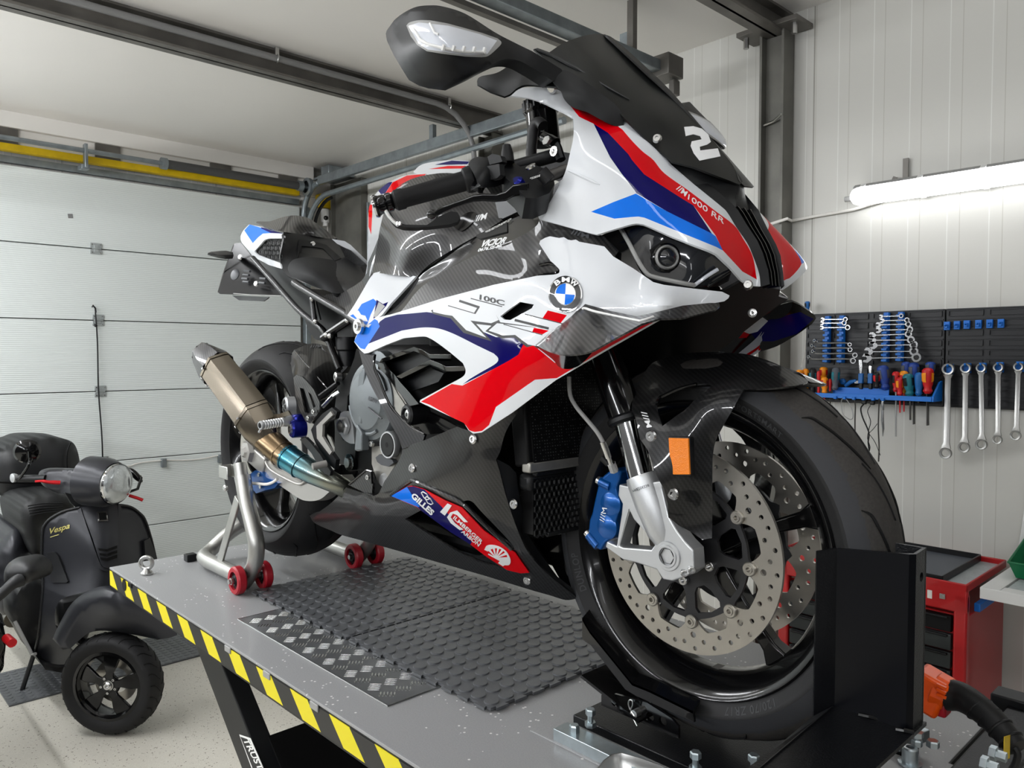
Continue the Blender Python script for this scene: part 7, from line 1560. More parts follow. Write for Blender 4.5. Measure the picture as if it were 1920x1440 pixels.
for k in range(5):
    a = 2 * PI * k / 5; u, v, d_ = frame_of((-.25, -1, 0)); MB().lathe([(.0058, .0), (.0055, .0015), (.0001, .001)], p + d_ * .0045 + (u * math.cos(a) + v * math.sin(a)) * .0125, d_, 12).build('spool_dimple', 'blade_dark', ap)
# frame side, footrest hanger area
panel('frame_side', [(633, 718), (645, 712), (655, 696), (664, 672), (668, 655), (684, 662), (692, 690), (668, 725), (652, 742), (650, 775), (634, 776), (632, 800), (643, 825), (668, 833), (664, 870), (650, 873), (627, 868), (628, 800), (626, 780)], field([(633, 718, -.12), (668, 655, -.17), (692, 690, -.15), (640, 800, -.135), (650, 873, -.13)]), 'black_satin', BK, step=12, th=.02, smooth=50, mirror=True)
p = YP(631, 707, -.135); MB().lathe([(.012, -.01), (.012, .003), (.008, .005), (.004, .005), (.004, .002), (.0001, .002)], p, (-.2, -1, 0), 20).build('frame_bolt', 'bolt_steel', BK)
MB().tube([YP(596, 746, -.14), YP(634, 718, -.13)], .006, 10).build('linkage_rod', 'black_satin', BK)
MB().tube([YP(606, 762, -.15), YP(625, 742, -.15), YP(636, 735, -.14)], .005, 8).build('hose_fitting', 'bolt_steel', BK)
MB().lathe([(.020, 0), (.020, .02), (.0001, .022)], YP(668, 866, -.12), (0, -1, 0), 24).build('mount_boss', 'black_gloss', BK); MB().lathe([(.011, .022), (.011, .026), (.0001, .026)], YP(668, 866, -.12), (0, -1, 0), 20).build('mount_bolt', 'bolt_steel', BK)
cs_ = panel('chain_guard_shield', [(653, 909), (686, 881), (697, 884), (699, 905), (697, 930)], -.175, 'carbon', BK, step=10, th=.006, smooth=40)
MB().tube([YP(x, y, -.177) for x, y in ((654, 908), (686, 881), (697, 884), (698, 907))], .0022, 6).build('shield_edge', 'black_gloss', cs_); MB().bolt(YP(691, 895, -.18), (0, -1, 0), .0055, .004, hexa=False).build('shield_bolt', 'bolt_steel', cs_, smooth=30)
MB().lathe([(.014, 0), (.016, .004), (.012, .01), (.0001, .01)], YP(724, 900, -.15), (0, -1, 0), 20).build('stud_boss', 'alu_cast', BK)

# ---------------------------------------------------------------- tail
mat('plate_black', (5, 5, 6), rough=.2, spec=.15)
TLF = field([(451, 443, -.07), (458, 432, -.065), (467, 421, -.055), (508, 434, -.085), (532, 438, -.10), (474, 480, -.075), (527, 503, -.12), (482, 477, -.085), (495, 449, -.09)])
TLO = [(451, 443), (454, 436, 1), (458, 430, 1), (467, 421), (493, 426), (508, 432), (530, 436), (533, 443), (531, 447), (505, 447), (496, 450, 1), (490, 457), (478, 470), (478, 473), (484, 478), (525, 493), (528, 504), (504, 497), (474, 481), (466, 470, 1), (454, 456), (451, 449)]
tl_ = panel('tail_cowl_side', TLO, TLF, ['white_paint', 'blue_paint', 'navy_paint'], BK, zones=[([(458, 432), (468, 421), (490, 427), (509, 434), (508, 437), (493, 438), (484, 445), (474, 456)], 1), ([(490, 426), (530, 436), (531, 438), (508, 437), (489, 428)], 2)], step=7, th=.004)
mb = MB(); pf_ = lambda x, y: YP(x, y, TLF(x, y) + .006)
panel('tail_vent_back', [(478, 471), (496, 449), (533, 445), (526, 492), (484, 478)], lambda x, y: TLF(x, y) + .012, 'black_deep', BK, step=15, th=.002)
for i in range(6):
    for j in range(4):
        cx_, cyy = 492 + i * 7.5 + (3.7 if j % 2 else 0), 455 + j * 9
        if inside([(480, 471), (497, 451), (531, 449), (525, 490), (486, 477)], cx_, cyy):
            h_ = [(cx_ + 4.6 * math.cos(PI / 3 * k + .5), cyy + 5.2 * math.sin(PI / 3 * k + .5)) for k in range(7)]; mb.tube([pf_(x, y) for x, y in h_], .0012, 4)
mb.build('tail_vent_mesh', 'black_matte', BK)
TCD = field([(480, 417, 0), (494, 424, -.05), (532, 435, -.10), (575, 441, .0), (620, 448, .10), (632, 447, .115), (605, 427, .085), (580, 410, .04), (560, 405, .01), (534, 406, 0), (520, 420, -.05), (545, 422, -.045), (590, 430, .03)])
panel('seat_cowl', [(480, 417), (484, 415, 1), (505, 415, 1), (520, 410, 1), (534, 406, 1), (548, 404, 1), (562, 405, 1), (580, 410, 1), (605, 427, 1), (632, 447), (620, 448), (578, 441), (532, 435), (511, 430), (494, 424), (488, 420)], TCD, 'carbon', BK, step=8, th=.004, smooth=50)
SDp = field([(533, 438, -.10), (577, 443, .0), (621, 448, .10), (646, 457, .11), (688, 494, .12), (686, 512, .08), (679, 525, .0), (642, 548, -.10), (590, 538, -.12), (548, 521, -.12), (527, 503, -.12), (525, 478, -.118), (560, 480, -.07), (586, 459, -.0), (620, 480, .03), (600, 520, -.12), (600, 495, -.05), (650, 480, .08)])
st1 = panel('seat', [(531, 438), (535, 435), (578, 441), (622, 448), (645, 458), (681, 494), (689, 497), (688, 512), (679, 525), (642, 549, 1), (624, 548, 1), (590, 538, 1), (548, 522), (536, 515), (527, 503), (525, 480), (532, 449)], SDp, 'black_satin', BK, step=9, th=.006, smooth=60)
SPd = field([(540, 500, -.125), (560, 485, -.10), (584, 482, -.06), (628, 488, .02), (683, 503, .09), (681, 514, .06), (643, 548, -.105), (600, 540, -.135), (550, 518, -.135), (600, 512, -.125), (640, 515, -.04), (570, 505, -.14), (620, 530, -.12)])
panel('seat_pad', [(540, 500, 1), (547, 489, 1), (560, 484, 1), (584, 482, 1), (628, 488, 1), (665, 496, 1), (683, 503, 1), (681, 514, 1), (664, 530, 1), (643, 548, 1), (625, 549, 1), (590, 537, 1), (553, 521, 1), (542, 511, 1)], SPd, 'seat_foam', BK, step=8, th=.01, smooth=70)
panel('seat_back_recess', [(556, 489), (561, 449), (586, 452), (612, 459), (640, 484), (628, 489), (606, 466), (590, 463), (566, 461)], lambda x, y: SDp(x, y) - .003, 'black_matte', BK, step=9, th=.003)
p = YP(586, 458, SDp(586, 458) - .003); lk = MB().lathe([(.0085, 0), (.0085, .002), (.0065, .0035), (.0001, .0035)], p, (.55, -.75, .35), 20).build('seat_lock', 'bolt_steel', BK); MB().box(p + V(.55, -.75, .35).normalized() * .0037, (.002, .006, .0012)).build('key_slot', 'black_deep', lk, smooth=0)
panel('far_tail_strip', [(622, 448), (646, 452), (657, 459), (690, 491), (689, 497), (656, 469), (632, 457)], field([(622, 448, .04), (657, 459, .08), (690, 494, .12)]), 'white_paint', BK, step=9, th=.003)
panel('far_tail_mesh', [(636, 460), (656, 469), (687, 497), (676, 499), (650, 488)], lambda x, y: .07, 'mesh_black', BK, step=12, th=.003)
panel('under_seat_cover', [(600, 562), (612, 552), (642, 549), (664, 536), (679, 526), (687, 537), (680, 546), (664, 573), (652, 591), (640, 585)], field([(600, 562, -.115), (642, 549, -.115), (687, 532, -.12), (652, 591, -.165)]), 'carbon', BK, step=9, th=.003, smooth=50)
panel('seat_gap_cover', [(679, 526), (688, 512), (690, 492), (700, 470), (712, 440), (704, 482), (698, 514), (694, 530), (687, 540)], lambda x, y: -.09, 'black_gloss', BK, step=12, th=.003)
MB().tube([YP(x, y, -.15) for x, y in ((552, 530), (560, 536), (600, 560), (648, 588), (672, 607))], .0095, 12).build('subframe_tube', 'tube_black', BK)
MB().tube(smooth3([YP(x, y, -.12) for x, y in ((474, 484), (515, 530), (557, 578), (585, 602), (608, 622), (622, 655), (637, 692))], 3), .008, 12).build('subframe_stay', 'tube_black', BK)
MB().tube([YP(x, y, -.13) for x, y in ((586, 562), (590, 600))], .007, 10).build('subframe_link', 'tube_black', BK)
MB().tube([YP(x, y, -.13) for x, y in ((606, 634), (622, 622), (655, 600))], .009, 10).build('subframe_link', 'tube_black', BK)
for x, y in ((592, 603), (612, 628), (619, 630), (586, 560), (652, 601)): MB().sph(YP(x, y, -.14), .007).build('frame_bolt', 'bolt_steel', BK)
panel('tail_underside', [(474, 482), (504, 498), (528, 505), (548, 522), (556, 530), (590, 560), (600, 600), (585, 602), (557, 578), (520, 535)], field([(474, 482, -.06), (528, 505, -.11), (590, 560, -.11), (557, 578, -.09)]), 'black_satin', BK, step=12, th=.004)
panel('undertray', [(560, 540), (600, 565), (650, 592), (650, 606), (612, 628), (622, 650), (606, 640), (590, 636), (578, 620), (572, 600), (560, 580)], lambda x, y: -.06, 'black_deep', BK, step=20, th=.12)
panel('rear_shock_housing', [(632, 624), (664, 600), (668, 660), (650, 690), (640, 700), (636, 680)], lambda x, y: -.05, 'black_deep', BK, step=20, th=.1)
MB().lathe([(.026, 0), (.026, .03), (.022, .034), (.022, .07)], YP(650, 632, -.09), (0, 0, -1), 24, True).build('brake_reservoir', 'black_satin', BK)
# plate holder, number plate from behind, indicator
lic = panel('number_plate', [(437, 459), (441, 456), (452, 455), (474, 483), (531, 551), (528, 555), (412, 551), (408, 547)], field([(437, 459, -.05), (452, 455, -.04), (531, 553, -.03), (410, 549, -.09)]), 'plate_black', BK, step=20, th=.003)
MB().tube([YP(x, y, -.075) for x, y in ((438, 459), (420, 508), (409, 548), (470, 553), (528, 555))], .0018, 6).build('plate_edge', 'lamp_grey', lic)
panel('plate_bracket', [(435, 554), (504, 557), (501, 560), (494, 565), (448, 563)], -.06, 'black_satin', lic, step=15, th=.004)
LP = lambda x, y: YP(x, y, -.085)
MB().lathe([(.017, 0), (.017, .002), (.015, .003), (.0001, .003)], LP(441, 515), (.3, -.9, .2), 20).build('plate_washer', 'marks_dark', lic)
for x, y in ((481, 532), (451, 482)): MB().lathe([(.009, 0), (.007, .004), (.0001, .004)], LP(x, y), (.3, -.9, .2), 14).build('plate_bolt', 'bolt_steel', lic)
for x, y in ((464, 508), (462, 515), (460, 522), (462, 528), (494, 522), (492, 530)): MB().tube([LP(x - 6, y), LP(x + 5, y + 1)], .0035, 8).build('plate_slot', 'marks_dark', lic)
MB().loft([[YP(x, y, -.15 + q) for x, y, q in ((389, 478, 0), (390, 474, 0), (396, 472, .0), (395, 480, .0))]] + [[YP(x, y, -.15 + q) for x, y, q in ((410, 484, .02), (408, 478, -.01), (412, 470.5, .02), (414, 480, .04))], [YP(x, y, -.12 + q) for x, y, q in ((423, 486, .02), (422, 478, -.01), (424, 470, .02), (426, 480, .04))], [YP(x, y, -.08 + q) for x, y, q in ((436, 485, .01), (436, 478, -.01), (437, 473, .01), (438, 480, .02))]]).build('rear_indicator', 'black_satin', BK, smooth=60)

# ---------------------------------------------------------------- handlebar, lever, controls
ga, gb_ = YP(742, 376, -.355), YP(890, 334, -.255)
gd_ = (gb_ - ga).normalized(); gl = (gb_ - ga).length
def grip_at(s, side=-1):
    f = (lambda p: p) if side < 0 else (lambda p: V(p.x, -p.y, p.z))
    o = MB().lathe([(.0125, -.004), (.0165, 0), (.0168, .012), (.0150, .015), (.0158, gl * .5), (.0160, gl * .86), (.0200, gl * .88), (.0215, gl * .92), (.0215, gl * .97), (.018, gl)], f(ga), f(gb_) - f(ga), 28).build('grip', 'rubber', BK, smooth=40)
    MB().tube([f(ga - gd_ * .03), f(gb_ + gd_ * .14)], .011, 14).build('handlebar', 'black_satin', BK)
    MB().lathe([(.0165, -.034), (.0185, -.033), (.0185, -.031), (.0168, -.030), (.0150, -.026), (.0150, -.018), (.0135, -.016), (.0155, -.014), (.0155, -.008), (.012, -.004)], f(ga), f(gb_) - f(ga), 28).build('bar_end', 'black_gloss', BK)
    MB().lathe([(.0128, -.037), (.0175, -.037), (.0188, -.034), (.0175, -.032)], f(ga), f(gb_) - f(ga), 28).build('bar_end_ring', 'chrome', BK)
    return o
grip_at(1); grip_at(1, 1)
sw_ = panel('switch_housing', [(878, 308), (884, 299, 1), (896, 294, 1), (912, 295), (924, 289), (938, 293), (944, 303), (944, 345), (930, 350), (915, 352), (903, 350, 1), (893, 335, 1), (884, 318, 1)], field([(880, 305, -.275), (905, 325, -.285), (944, 303, -.235), (944, 345, -.235)]), 'black_satin', BK, step=10, th=.035, smooth=50)
panel('switch_cover', [(910, 312), (936, 307), (938, 328), (932, 334), (920, 337), (914, 325)], lambda x, y: -.272, 'black_matte', sw_, step=12, th=.01)
panel('kill_switch', [(914, 294), (924, 288), (938, 292), (942, 303), (918, 309)], lambda x, y: -.268, 'black_matte', sw_, step=12, th=.01)
mc = panel('master_cylinder', [(945, 312), (950, 308), (958, 300), (975, 312), (1000, 308), (1018, 315), (1036, 320), (1040, 345), (1030, 362), (1005, 372), (985, 371), (970, 352), (948, 333)], field([(945, 312, -.24), (1000, 340, -.225), (1040, 345, -.20)]), 'black_satin', BK, step=10, th=.035, smooth=50)
MB().tube([YP(952, 305, -.235), YP(951, 288, -.235), YP(950, 272, -.235)], [.011, .010, .0065], 12).build('banjo_cover', 'hose_black', mc)
MB().lathe([(.012, -.006), (.012, .004), (.008, .008), (.0001, .008)], YP(970, 345, -.245), (0, -.8, .6), 20).build('adjuster_wheel', 'navy_anodised', mc)
MB().lathe([(.0085, 0), (.0085, .003), (.004, .003), (.0001, .001)], YP(996, 314, -.23), (0, -.6, .8), 16).build('cap_bolt', 'bolt_steel', mc)
MB().cyl(YP(1023, 333, -.22), YP(1062, 318, -.19), .009, n=16).build('steering_damper_rod', 'blade_dark', BK)
MB().cyl(YP(1014, 322, -.23), YP(1030, 340, -.22), .011, n=18).build('lever_boss', 'hose_black', mc)
lettering('lever_number', '*22035', (993, 337), (1012, 331), (1, -4), lambda x, y: YP(x, y, -.24), 'sticker_white', mc, bold=0, off=.001)
LV = lambda x, y, d=0: YP(x, y, -.255 - (980 - x) * .00072 + d)
lev = [(992, 352), (975, 355), (962, 358), (948, 368), (930, 371), (905, 370), (888, 372), (868, 379), (850, 385), (836, 391), (822, 397), (812, 403)]
mb = MB(); rings = []
for i, (x, y) in enumerate(lev):
    h = (9, 10, 10, 8, 7, 6.5, 6, 5, 5, 5.5, 6.5, 5)[i]; h *= 1.9; a = LV(x, y - h * .6); b_ = LV(x, y + h * .6); c = LV(x, y + h * .6, .012); d = LV(x, y - h * .6, .012); rings.append([a, b_, c, d])
mb.loft(rings); mb.build('brake_lever', 'black_gloss', BK, smooth=30, bevel=.0025)
MB().sph(LV(811, 402, .005), .0085, (1, 1.1, .9)).build('lever_tip', 'black_gloss', BK)
GG = [(724, 396), (731, 395), (738, 408), (745, 416), (760, 421), (800, 422), (812, 414), (825, 405), (845, 396), (858, 398), (863, 408), (858, 416), (842, 421), (805, 425), (780, 427), (757, 426), (742, 421), (735, 414), (727, 403)]
lg_ = panel('lever_guard', GG, field([(724, 396, -.385), (745, 418, -.38), (805, 424, -.34), (860, 408, -.30)]), 'black_matte', BK, step=8, th=.007, smooth=50)
MB().tube([YP(724, 396, -.39), YP(730, 406, -.39), YP(738, 415, -.388), (YP(746, 422, -.386))], .003, 8).build('guard_edge', 'bolt_steel', lg_)
for x in (746, 751): MB().lathe([(.0035, 0), (.003, .002), (.0001, .002)], YP(x, 419, -.387), (0, -1, 0), 10).build('guard_rivet', 'bolt_steel', lg_)
# reservoir, hose and yoke behind
rv = YP(1016, 222, -.10)
rvo = MB().lathe([(.0001, .036), (.024, .036), (.030, .030), (.031, .010), (.028, .006), (.028, -.042), (.024, -.046), (.0001, -.048)], rv, V(-.15, 0, 1), 28).build('fluid_reservoir', 'black_gloss', BK)
mb = MB()
for k in range(16):
    a = 2 * PI * k / 16; u, v, d_ = frame_of((-.15, 0, 1)); mb.beam(rv + d_ * .012 + (u * math.cos(a) + v * math.sin(a)) * .0305, rv + d_ * .03 + (u * math.cos(a) + v * math.sin(a)) * .0305, .003, .003)
mb.build('cap_ribs', 'black_satin', rvo)
MB().tube(smooth3([YP(x, y, -.15) for x, y in ((1018, 236), (1012, 230), (1005, 232), (1000, 245), (998, 262), (996, 285), (998, 305), (1000, 316))], 4), .0095, 12).build('reservoir_hose', 'hose_black', BK)
MB().tube([YP(x, y, -.16) for x, y in ((1020, 258), (1032, 264), (1042, 270))], .010, 12).build('clamp_barrel', 'black_gloss', BK)
MB().tube([YP(x, y, -.155) for x, y in ((1038, 262), (1046, 280), (1052, 300))], .008, 10).build('reservoir_stay', 'black_satin', BK)
MB().lathe([(.008, 0), (.008, .003), (.004, .003), (.0001, .001)], YP(1040, 284, -.17), (0, -1, 0), 16).build('stay_bolt', 'bolt_steel', BK)
MB().lathe([(.008, 0), (.008, .006), (.0001, .006)], YP(1028, 266, -.17), (0, -1, .3), 6).build('lamp_grey_nut', 'bolt_steel', BK).name = 'stay_nut'
panel('top_yoke', [(975, 312), (1010, 286), (1050, 284), (1075, 288), (1072, 320), (1060, 345), (1020, 330)], lambda x, y: -.08, 'black_deep', BK, step=20, th=.03)
MB().box((-.24, 0, 2.03), (.06, .14, .03)).build('yoke_bridge', 'black_deep', BK, bevel=.01)
panel('cockpit_shroud', [(1002, 372), (1035, 350), (1062, 330), (1070, 300), (1062, 325), (1033, 378), (1012, 402), (1004, 394)], lambda x, y: -.12, 'black_gloss', BK, step=18, th=.005)
MB().box((-.16, 0, 2.06), (.06, .18, .10), Matrix.Rotation(-.5, 3, 'Y')).build('dashboard', 'black_satin', BK, bevel=.01)
MB().box((-.06, 0, 1.92), (.14, .12, .08)).build('headlight_carrier', 'black_deep', BK, bevel=.02)
# ================================================================== THE SCOOTER AND ITS NEIGHBOUR
mat('scooter_black', (46, 47, 51), rough=0.33, metal=0.3, spec=.5); mat('scooter_dark', (22, 23, 25), rough=0.45); mat('seat_vinyl', (25, 26, 27), rough=0.55)
mat('red_lever', (190, 20, 30), rough=.3, metal=.4); mat('gold_script', (206, 196, 120), rough=.3, metal=.5); mat('lamp_glass', (200, 206, 208), rough=.12, coat=1.0, metal=.6, bump=(55, 1.0))
XF = lambda c: (lambda f: (lambda x, y: XP(x, y, f(x, y))))(field(c))
scoo = thing('scooter', 'matt black motor scooter with a top case and a round headlight parked behind the lift', 'scooter', (-3.5, 0, 0))
SH = XF([(187, 948, -3.44), (79, 1000, -3.55), (285, 1010, -3.52), (190, 1010, -3.36), (80, 1100, -3.55), (66, 1225, -3.62), (110, 1246, -3.50), (150, 1220, -3.34), (104, 1150, -3.44), (150, 1110, -3.36), (210, 1098, -3.32), (300, 1110, -3.48), (140, 1050, -3.42), (245, 1050, -3.40)])
SHO = [(149, 951), (120, 958, 1), (97, 970, 1), (84, 983, 1), (79, 1000, 1), (78, 1060, 1), (80, 1100, 1), (73, 1180, 1), (66, 1215, 1), (66, 1229, 1), (78, 1240, 1), (110, 1246), (139, 1246), (150, 1230), (124, 1210), (111, 1190, 1), (103, 1165, 1), (104, 1142, 1), (115, 1124, 1), (150, 1112, 1), (210, 1100, 1), (250, 1104), (304, 1110), (292, 1047), (283, 1009, 1), (272, 975, 1), (262, 962, 1), (244, 950, 1), (222, 946)]
panel('leg_shield', SHO, None, 'scooter_black', scoo, step=12, th=.012, smooth=70, pf=SH, sdir=(-1, 0, 0))
fr = lambda f, d: (lambda x, y: f(x, y) + V(d, 0, 0))
MB().tube([SH(x, y) + V(.003, 0, 0) for x, y in curve([(149, 951, 1), (120, 958, 1), (97, 970, 1), (84, 983, 1), (79, 1000, 1), (78, 1060, 1), (80, 1100, 1), (73, 1180, 1), (66, 1226)], False)], .006, 8).build('shield_edge', 'scooter_dark', scoo)
MB().tube([SH(x, y) + V(.003, 0, 0) for x, y in curve([(220, 946, 1), (244, 950, 1), (262, 962, 1), (272, 975, 1), (283, 1009, 1), (292, 1047)], False)], .006, 8).build('shield_edge', 'scooter_dark', scoo)
nz = panel('nose_strip', [(150, 950), (180, 946), (216, 945), (217, 960), (218, 1010), (219, 1045, 1), (214, 1056, 1), (203, 1062, 1), (192, 1061, 1), (184, 1052, 1), (172, 1015), (160, 980)], None, 'scooter_black', scoo, step=10, th=.02, smooth=60, pf=fr(SH, .035))
panel('nose_moulding', [(219, 945), (224, 945), (225, 1050, 1), (222, 1062, 1), (205, 1069, 1), (190, 1068, 1), (178, 1058), (150, 985), (143, 955), (149, 951), (160, 985), (184, 1052, 1), (192, 1062, 1), (204, 1064, 1), (214, 1058, 1), (219, 1045)], None, 'scooter_black', scoo, step=10, th=.02, smooth=60, pf=fr(SH, .020))
for k, (y0, y1) in enumerate(((1022, 1027), (1031, 1036), (1039, 1045))):
    panel('horn_slot', [(179 + k * 2, y0 + 3), (196, y0 + 5), (215, y0 - 2), (215, y1 - 2), (197, y1 + 4), (181 + k * 2, y1 + 2)], None, 'black_deep', nz, step=10, th=.004, pf=fr(SH, .040))
em = panel('nose_emblem', [(176, 957), (195, 955.5), (198, 974), (179, 975)], None, 'chrome', scoo, step=12, th=.006, pf=fr(SH, .044)); panel('emblem_field', [(179, 959), (193, 958), (195, 971), (181, 972)], None, 'black_deep', em, step=12, th=.003, pf=fr(SH, .047))
for o_ in ([(86, 1036), (99, 1034, 1), (107, 1041), (125, 1088), (122, 1091), (94, 1091)], [(268, 1013), (279, 1007), (292, 1046), (291, 1052), (271, 1053)]):
    o = panel('front_indicator', o_, None, 'scooter_dark', scoo, step=10, th=.01, pf=fr(SH, .020))
lettering('maker_script', 'Vespa', (94, 1001), (131, 990), (-1, -10), fr(SH, .0), 'gold_script', scoo, off=.004, bold=.015, shear=.35)
MB().tube([SH(x, y) + V(.004, 0, 0) for x, y in ((94, 1007), (110, 1002))], .0015, 6).build('script_line', 'gold_script', scoo)
# head set, lamp, levers, mirrors
HS = XF([(85, 900, -3.62), (99, 882, -3.62), (150, 882, -3.52), (204, 871, -3.42), (220, 939, -3.36), (222, 874, -3.36), (127, 927, -3.52), (99, 920, -3.60), (170, 905, -3.42), (205, 905, -3.34), (150, 915, -3.44)])
panel('headset', [(84, 888, 1), (98, 882, 1), (115, 881), (150, 882), (164, 876, 1), (178, 871, 1), (204, 870, 1), (222, 874, 1), (240, 890, 1), (243, 912, 1), (236, 932, 1), (222, 940, 1), (204, 940, 1), (165, 935, 1), (127, 927), (108, 925), (90, 915, 1), (82, 900, 1)], None, 'scooter_black', scoo, step=9, th=.10, smooth=70, pf=HS, sdir=(-1, 0, 0))
hd = V(math.cos(.55), math.sin(.55), -.05).normalized(); hc = XP(219.6, 907, -3.30)
MB().lathe([(.085, -.05), (.096, -.02), (.0985, 0), (.094, .006)], hc, hd, 40).build('headlight_ring', 'chrome', scoo); hl2 = MB().lathe([(.094, .003), (.085, .016), (.06, .026), (.03, .031), (.0001, .033)], hc, hd, 40).build('headlight', 'lamp_glass', scoo)
MB().lathe([(.120, -.16), (.118, -.06), (.1, -.012)], hc, hd, 32).build('lamp_shell', 'scooter_black', scoo)
panel('steering_neck', [(122, 924), (160, 932), (222, 938), (221, 950), (180, 952), (147, 955), (134, 944)], None, 'scooter_dark', scoo, step=14, th=.03, pf=lambda x, y: XP(x, y, -3.47))
MB().tube([XP(34, 897, -3.72), XP(86, 897, -3.62)], .018, 12).build('grip', 'scooter_dark', scoo); MB().lathe([(.018, -.01), (.022, 0), (.022, .01), (.012, .014), (.0001, .014)], XP(27, 896, -3.73), (.3, -1, 0), 18).build('bar_end', 'alu_cast', scoo)
MB().tube(smooth3([XP(66, 903, -3.58), XP(78, 902, -3.57), XP(92, 904, -3.56), XP(113, 905, -3.55)], 3), [.006] * 4 + [.008] * 3 + [.010] * 3, 8).build('brake_lever', 'red_lever', scoo)
MB().tube([XP(242, 929, -3.38), XP(258, 934, -3.36), XP(268, 938, -3.35)], .008, 8).build('brake_lever', 'red_lever', scoo)
mr1 = MB().lathe([(.058, 0), (.060, .006), (.050, .022), (.02, .034), (.0001, .036)], XP(51, 846, -3.70), (1, -.25, -.1), 32).build('mirror', 'black_gloss', scoo); MB().tube(smooth3([XP(55, 846, -3.64), XP(56, 862, -3.65), XP(52, 875, -3.65), XP(36, 898, -3.70)], 3), .007, 8).build('mirror_stem', 'black_gloss', mr1)
mr2 = MB().sph(XP(254, 891, -3.52), .05, (.35, .35, 1), M=Matrix.Rotation(-.75, 3, V(-.73, .68, 0))).build('mirror', 'black_gloss', scoo); MB().tube([XP(263, 893, -3.50), XP(265, 896, -3.48), XP(258, 917, -3.44), XP(243, 922, -3.42)], .007, 8).build('mirror_stem', 'black_gloss', mr2)
# seat, body, top case
def blob(name, outline, xc, th, m, par, bulge=.05, step=11):
    xs = [p[0] for p in outline]; ys = [p[1] for p in outline]; cx, cyy = sum(xs) / len(xs), sum(ys) / len(ys); O = curve(outline, n=4)
    def d(x, y):
        e = min(math.hypot(x - a, y - b_) for a, b_ in O); return xc + bulge * (1 - math.exp(-e / 14.0))
    return panel(name, outline, None, m, par, step=step, th=th, smooth=80, sdir=(-1, 0, 0), pf=lambda x, y: XP(x, y, d(x, y)))
tcs = blob('top_case', [(0 - 8, 850, 1), (4, 840, 1), (18, 833, 1), (34, 829, 1), (50, 823, 1), (75, 821, 1), (113, 822, 1), (134, 828, 1), (144, 842, 1), (150, 868, 1), (151, 890, 1), (146, 925, 1), (124, 934, 1), (60, 936), (42, 944, 1), (22, 942, 1), (5, 931, 1), (-8, 915, 1)], -4.42, .42, 'scooter_dark', scoo, .10)
MB().tube([XP(x, y, -4.33) for x, y in ((-5, 904), (20, 905), (60, 905), (150, 903))], .006, 6).build('case_seam', 'black_deep', tcs)
MB().tube([XP(x, y, -4.315) for x, y in curve([(133, 830, 1), (127, 845, 1), (126, 870, 1), (130, 900, 1)], False)], .005, 6).build('case_seam', 'black_deep', tcs)
blob('seat', [(44, 941, 1), (58, 934, 1), (80, 931, 1), (122, 929, 1), (135, 937, 1), (139, 952), (120, 960, 1), (100, 969, 1), (86, 980, 1), (78, 992, 1), (77, 1044), (64, 1044), (52, 1015, 1), (42, 992, 1), (37, 965, 1), (39, 950, 1)], -3.95, .5, 'seat_vinyl', scoo, .08)
for k in range(5): MB().tube([XP(x, y, -3.868) for x, y in curve([(52 + k, 949 + k * 4.5, 1), (80, 944 + k * 4.5, 1), (118, 944 + k * 3.5, 1)], False)], .004, 6).build('seat_rib', 'scooter_dark', scoo)
blob('rear_body', [(-10, 1030, 1), (0, 1015, 1), (12, 1001, 1), (34, 989, 1), (46, 1000, 1), (58, 1025, 1), (66, 1050, 1), (80, 1062), (80, 1100), (66, 1130), (45, 1165), (28, 1172, 1), (10, 1160, 1), (-8, 1120, 1)], -4.15, .6, 'scooter_black', scoo, .14)
blob('foot_well', [(24, 1130), (50, 1085), (80, 1090), (74, 1180), (67, 1225), (60, 1226), (27, 1168)], -3.72, .25, 'scooter_dark', scoo, .02)
MB().tube([XP(28, 1165, -3.69), XP(60, 1227, -3.60), XP(66, 1226, -3.56)], .008, 8).build('floor_trim', 'lamp_grey', scoo)
MB().tube(smooth3([XP(x, y, -4.35) for x, y in ((40, 954), (28, 957), (22, 966), (22, 978), (29, 986), (41, 988))], 3), .014, 8).build('grab_rail', 'black_satin', scoo)
MB().cyl(XP(24, 1162, -4.0), XP(20, 1152, -4.2), .04, n=16).build('exhaust_tip', 'titanium', scoo)
blob('belly', [(66, 1228), (78, 1240), (110, 1247), (139, 1246), (150, 1232), (148, 1262, 1), (120, 1262), (85, 1256)], -3.56, .3, 'scooter_dark', scoo, .02)
# front wheel, turned
wc = XP(211.5, 1281, -3.195); wc.z = .2365; th_ = math.radians(42); hv = V(math.cos(th_), math.sin(th_), 0); av = V(math.sin(th_), -math.cos(th_), 0)
K = 12; prof = []
for i in range(K + 1):
    s = -1 + 2 * i / K; prof.append((.236 - .060 * .62 * (1 - math.sqrt(max(0, 1 - (s * .94) ** 2))) * 1.1, s * .060))
ty_ = MB().lathe([(.160, -.048), (.175, -.056), (.195, -.061)] + prof + [(.195, .061), (.175, .056), (.160, .048)], wc, av, 72).build('tyre', 'rubber', scoo, smooth=60)
mb = MB(); u, v, d_ = frame_of(av)
for k in range(26):
    for sg in (-1, 1):
        pts = []
        for da, s in ((0, .08), (.06, .3), (.13, .5), (.17, .7), (.18, .92)):
            a = 2 * PI * k / 26 + da + (.12 if sg > 0 else 0); r = .2365 - .060 * .62 * (1 - math.sqrt(max(0, 1 - (s * .94) ** 2))) * 1.1; pts.append(wc + (u * math.cos(a) + v * math.sin(a)) * r + d_ * s * sg * .060)
        mb.tube(pts, .0024, 4)
mb.build('tread_grooves', 'black_deep', ty_)
rm = MB().lathe([(.150, -.048), (.164, -.052), (.164, -.046), (.150, -.036), (.140, -.02), (.140, .03), (.150, .04), (.164, .050), (.150, .052), (.150, -.048)], wc, av, 64).build('rim', 'rim_black', scoo, smooth=40)
